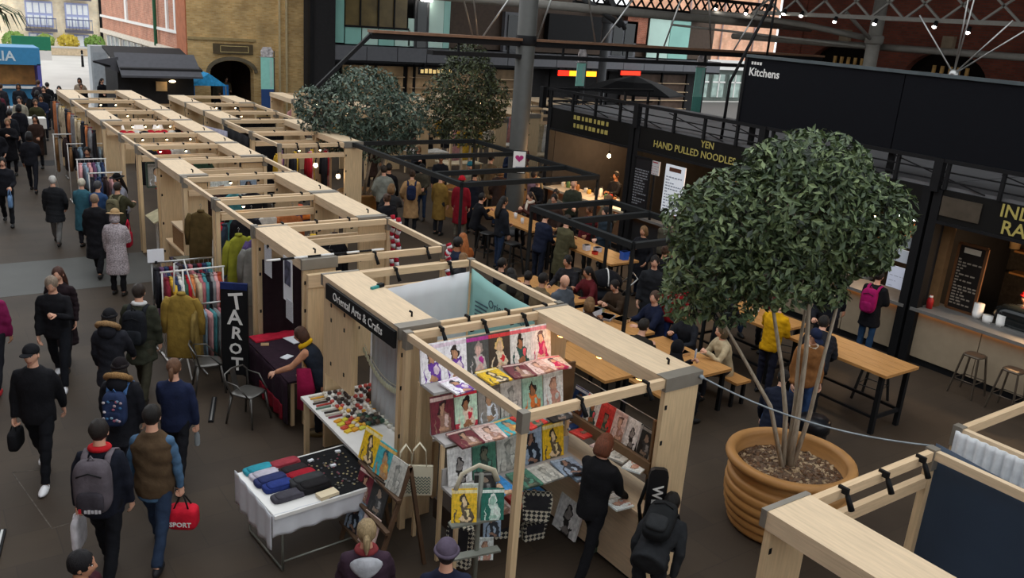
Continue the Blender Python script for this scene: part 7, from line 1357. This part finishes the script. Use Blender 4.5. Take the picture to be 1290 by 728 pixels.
person(16.55, 6.75, 290, 'server in a cream top and red cap behind the right counter', 1.7, 'stand', ('jacket', 'b8a890'), '1c1c20', '1a1a1a', 1, ('crop', '2a1c16'), ('beanie', 'b01418'), arms=('table', 'table'), lean=12)
person(16.6, 13.4, 270, 'cook in grey behind the noodle counter', 1.72, 'stand', ('jacket', '8a827c'), '1c1c20', '1a1a1a', 1, ('short', '15110f'), arms=('table', 'hold'))
person(16.6, 18.3, 265, 'cook in black at the farthest kitchen', 1.74, 'stand', ('jacket', '1c1c20'), '1c1c20', '1a1a1a', 2, ('short', '15110f'), arms=('table', 'hold'))
person(16.7, 10.2, 270, 'cook in white in the kitchen behind the tree', 1.74, 'stand', ('jacket', 'b0aca4'), '1c1c20', '1a1a1a', 2, ('short', '15110f'), arms=('table', 'hold'))
rr = random.Random(31); pal = ['17181d', '1e2026', '2a2a2c', '24303a', '3a2a24', '4a4438', '1a2236', '5a1c22', '6a5a44', '15151a']
xtra = [(9.14, 12.3, 85), (10.66, 12.1, 275), (9.14, 10.5, 80), (10.66, 9.5, 270), (9.14, 11.9, 95), (8.35, 11.6, 20), (8.0, 12.6, 10), (12.0, 11.6, 40), (8.3, 13.4, 120), (13.0, 14.5, 265), (13.05, 13.3, 270), (13.1, 15.2, 260), (12.95, 16.4, 265), (11.3, 16.3, 90), (13.9, 15.6, 90), (14.2, 13.8, 85), (14.5, 12.6, 90), (13.4, 12.2, 200), (14.4, 11.0, 80), (13.2, 10.6, 210), (11.35, 9.4, 85), (13.0, 9.8, 265), (13.6, 19.8, 40), (12.9, 21.9, 220), (14.3, 21.4, 60), (11.9, 21.2, 210), (9.6, 18.6, 20), (8.9, 17.4, 15), (15.9, 22.6, 200), (16.8, 23.4, 30), (13.4, 24.2, 200), (17.5, 24.2, 210), (12.4, 25.4, 180), (10.6, 25.6, 200), (16.4, 21.2, 240)]
for i, (x, y, f) in enumerate(xtra):
    sit = x in (9.14, 10.66); c = pal[(i*7) % 10]
    nm = {'17181d': 'black', '1e2026': 'charcoal', '2a2a2c': 'dark grey', '24303a': 'slate', '3a2a24': 'brown', '4a4438': 'khaki', '1a2236': 'navy', '5a1c22': 'wine red', '6a5a44': 'tan', '15151a': 'jet black'}[c]
    where = 'seated at a low oak table' if sit else 'standing by the tall tables' if y < 19 else 'walking behind the trees'
    person(x, y, f+rr.uniform(-15, 15), 'visitor in %s %s, %s, %s, %s' % (nm, 'jacket' if sit or i % 2 else 'coat', ('short', 'long', 'bobbed', 'tied')[i % 4]+' '+('black', 'brown', 'fair', 'dark')[(i*3) % 4]+' hair', ('black trousers', 'blue jeans', 'grey trousers')[i % 3], where), 1.62+.04*(i % 5), 'sit' if sit else 'stand', ('jacket' if sit or i % 2 else 'coat', c), ['1b1c22', '26344c', '2a2a2a'][i % 3], '1a1a1a', i % 3, (('short', 'long', 'bob', 'bun')[i % 4], ('1a1411', '4a3222', '7a5a38', '15110f')[(i*3) % 4]), arms=('table', 'eat') if sit else ('hold', 'down') if i % 2 else ('pocket', 'chest'), lean=12 if sit else 3, z=.45 if sit else 0, head=(rr.uniform(-25, 25), 10), lod=1 if y < 18 else 2, group='food court visitors')
for i, (x, y, f) in enumerate(((2.9, 32.4, 20), (3.5, 31.2, 200), (2.0, 33.4, 190), (3.0, 36.9, 10), (2.2, 38.8, 185), (4.4, 36.9, 195), (5.2, 41.4, 15), (1.6, 30.4, 180), (13.2, 44.6, 200), (14.0, 45.8, 180))):
    c = pal[(i*3+1) % 10]; person(x, y, f, 'far shopper in %s %s' % ({'17181d': 'black', '1e2026': 'charcoal', '2a2a2c': 'dark grey', '24303a': 'slate', '3a2a24': 'brown', '4a4438': 'khaki', '1a2236': 'navy', '5a1c22': 'wine red', '6a5a44': 'tan', '15151a': 'jet black'}[c], 'inside the arched passage' if x > 12 else 'in the thick of the aisle crowd'), 1.68, 'stand', ('coat' if i % 2 else 'jacket', c), '1b1c22', '1a1a1a', i % 3, (('short', 'long')[i % 2], '1a1411'), lod=2, arms=('hold', 'down'), group='shoppers in the far crowd')
bpy.data.scenes.remove(TS)
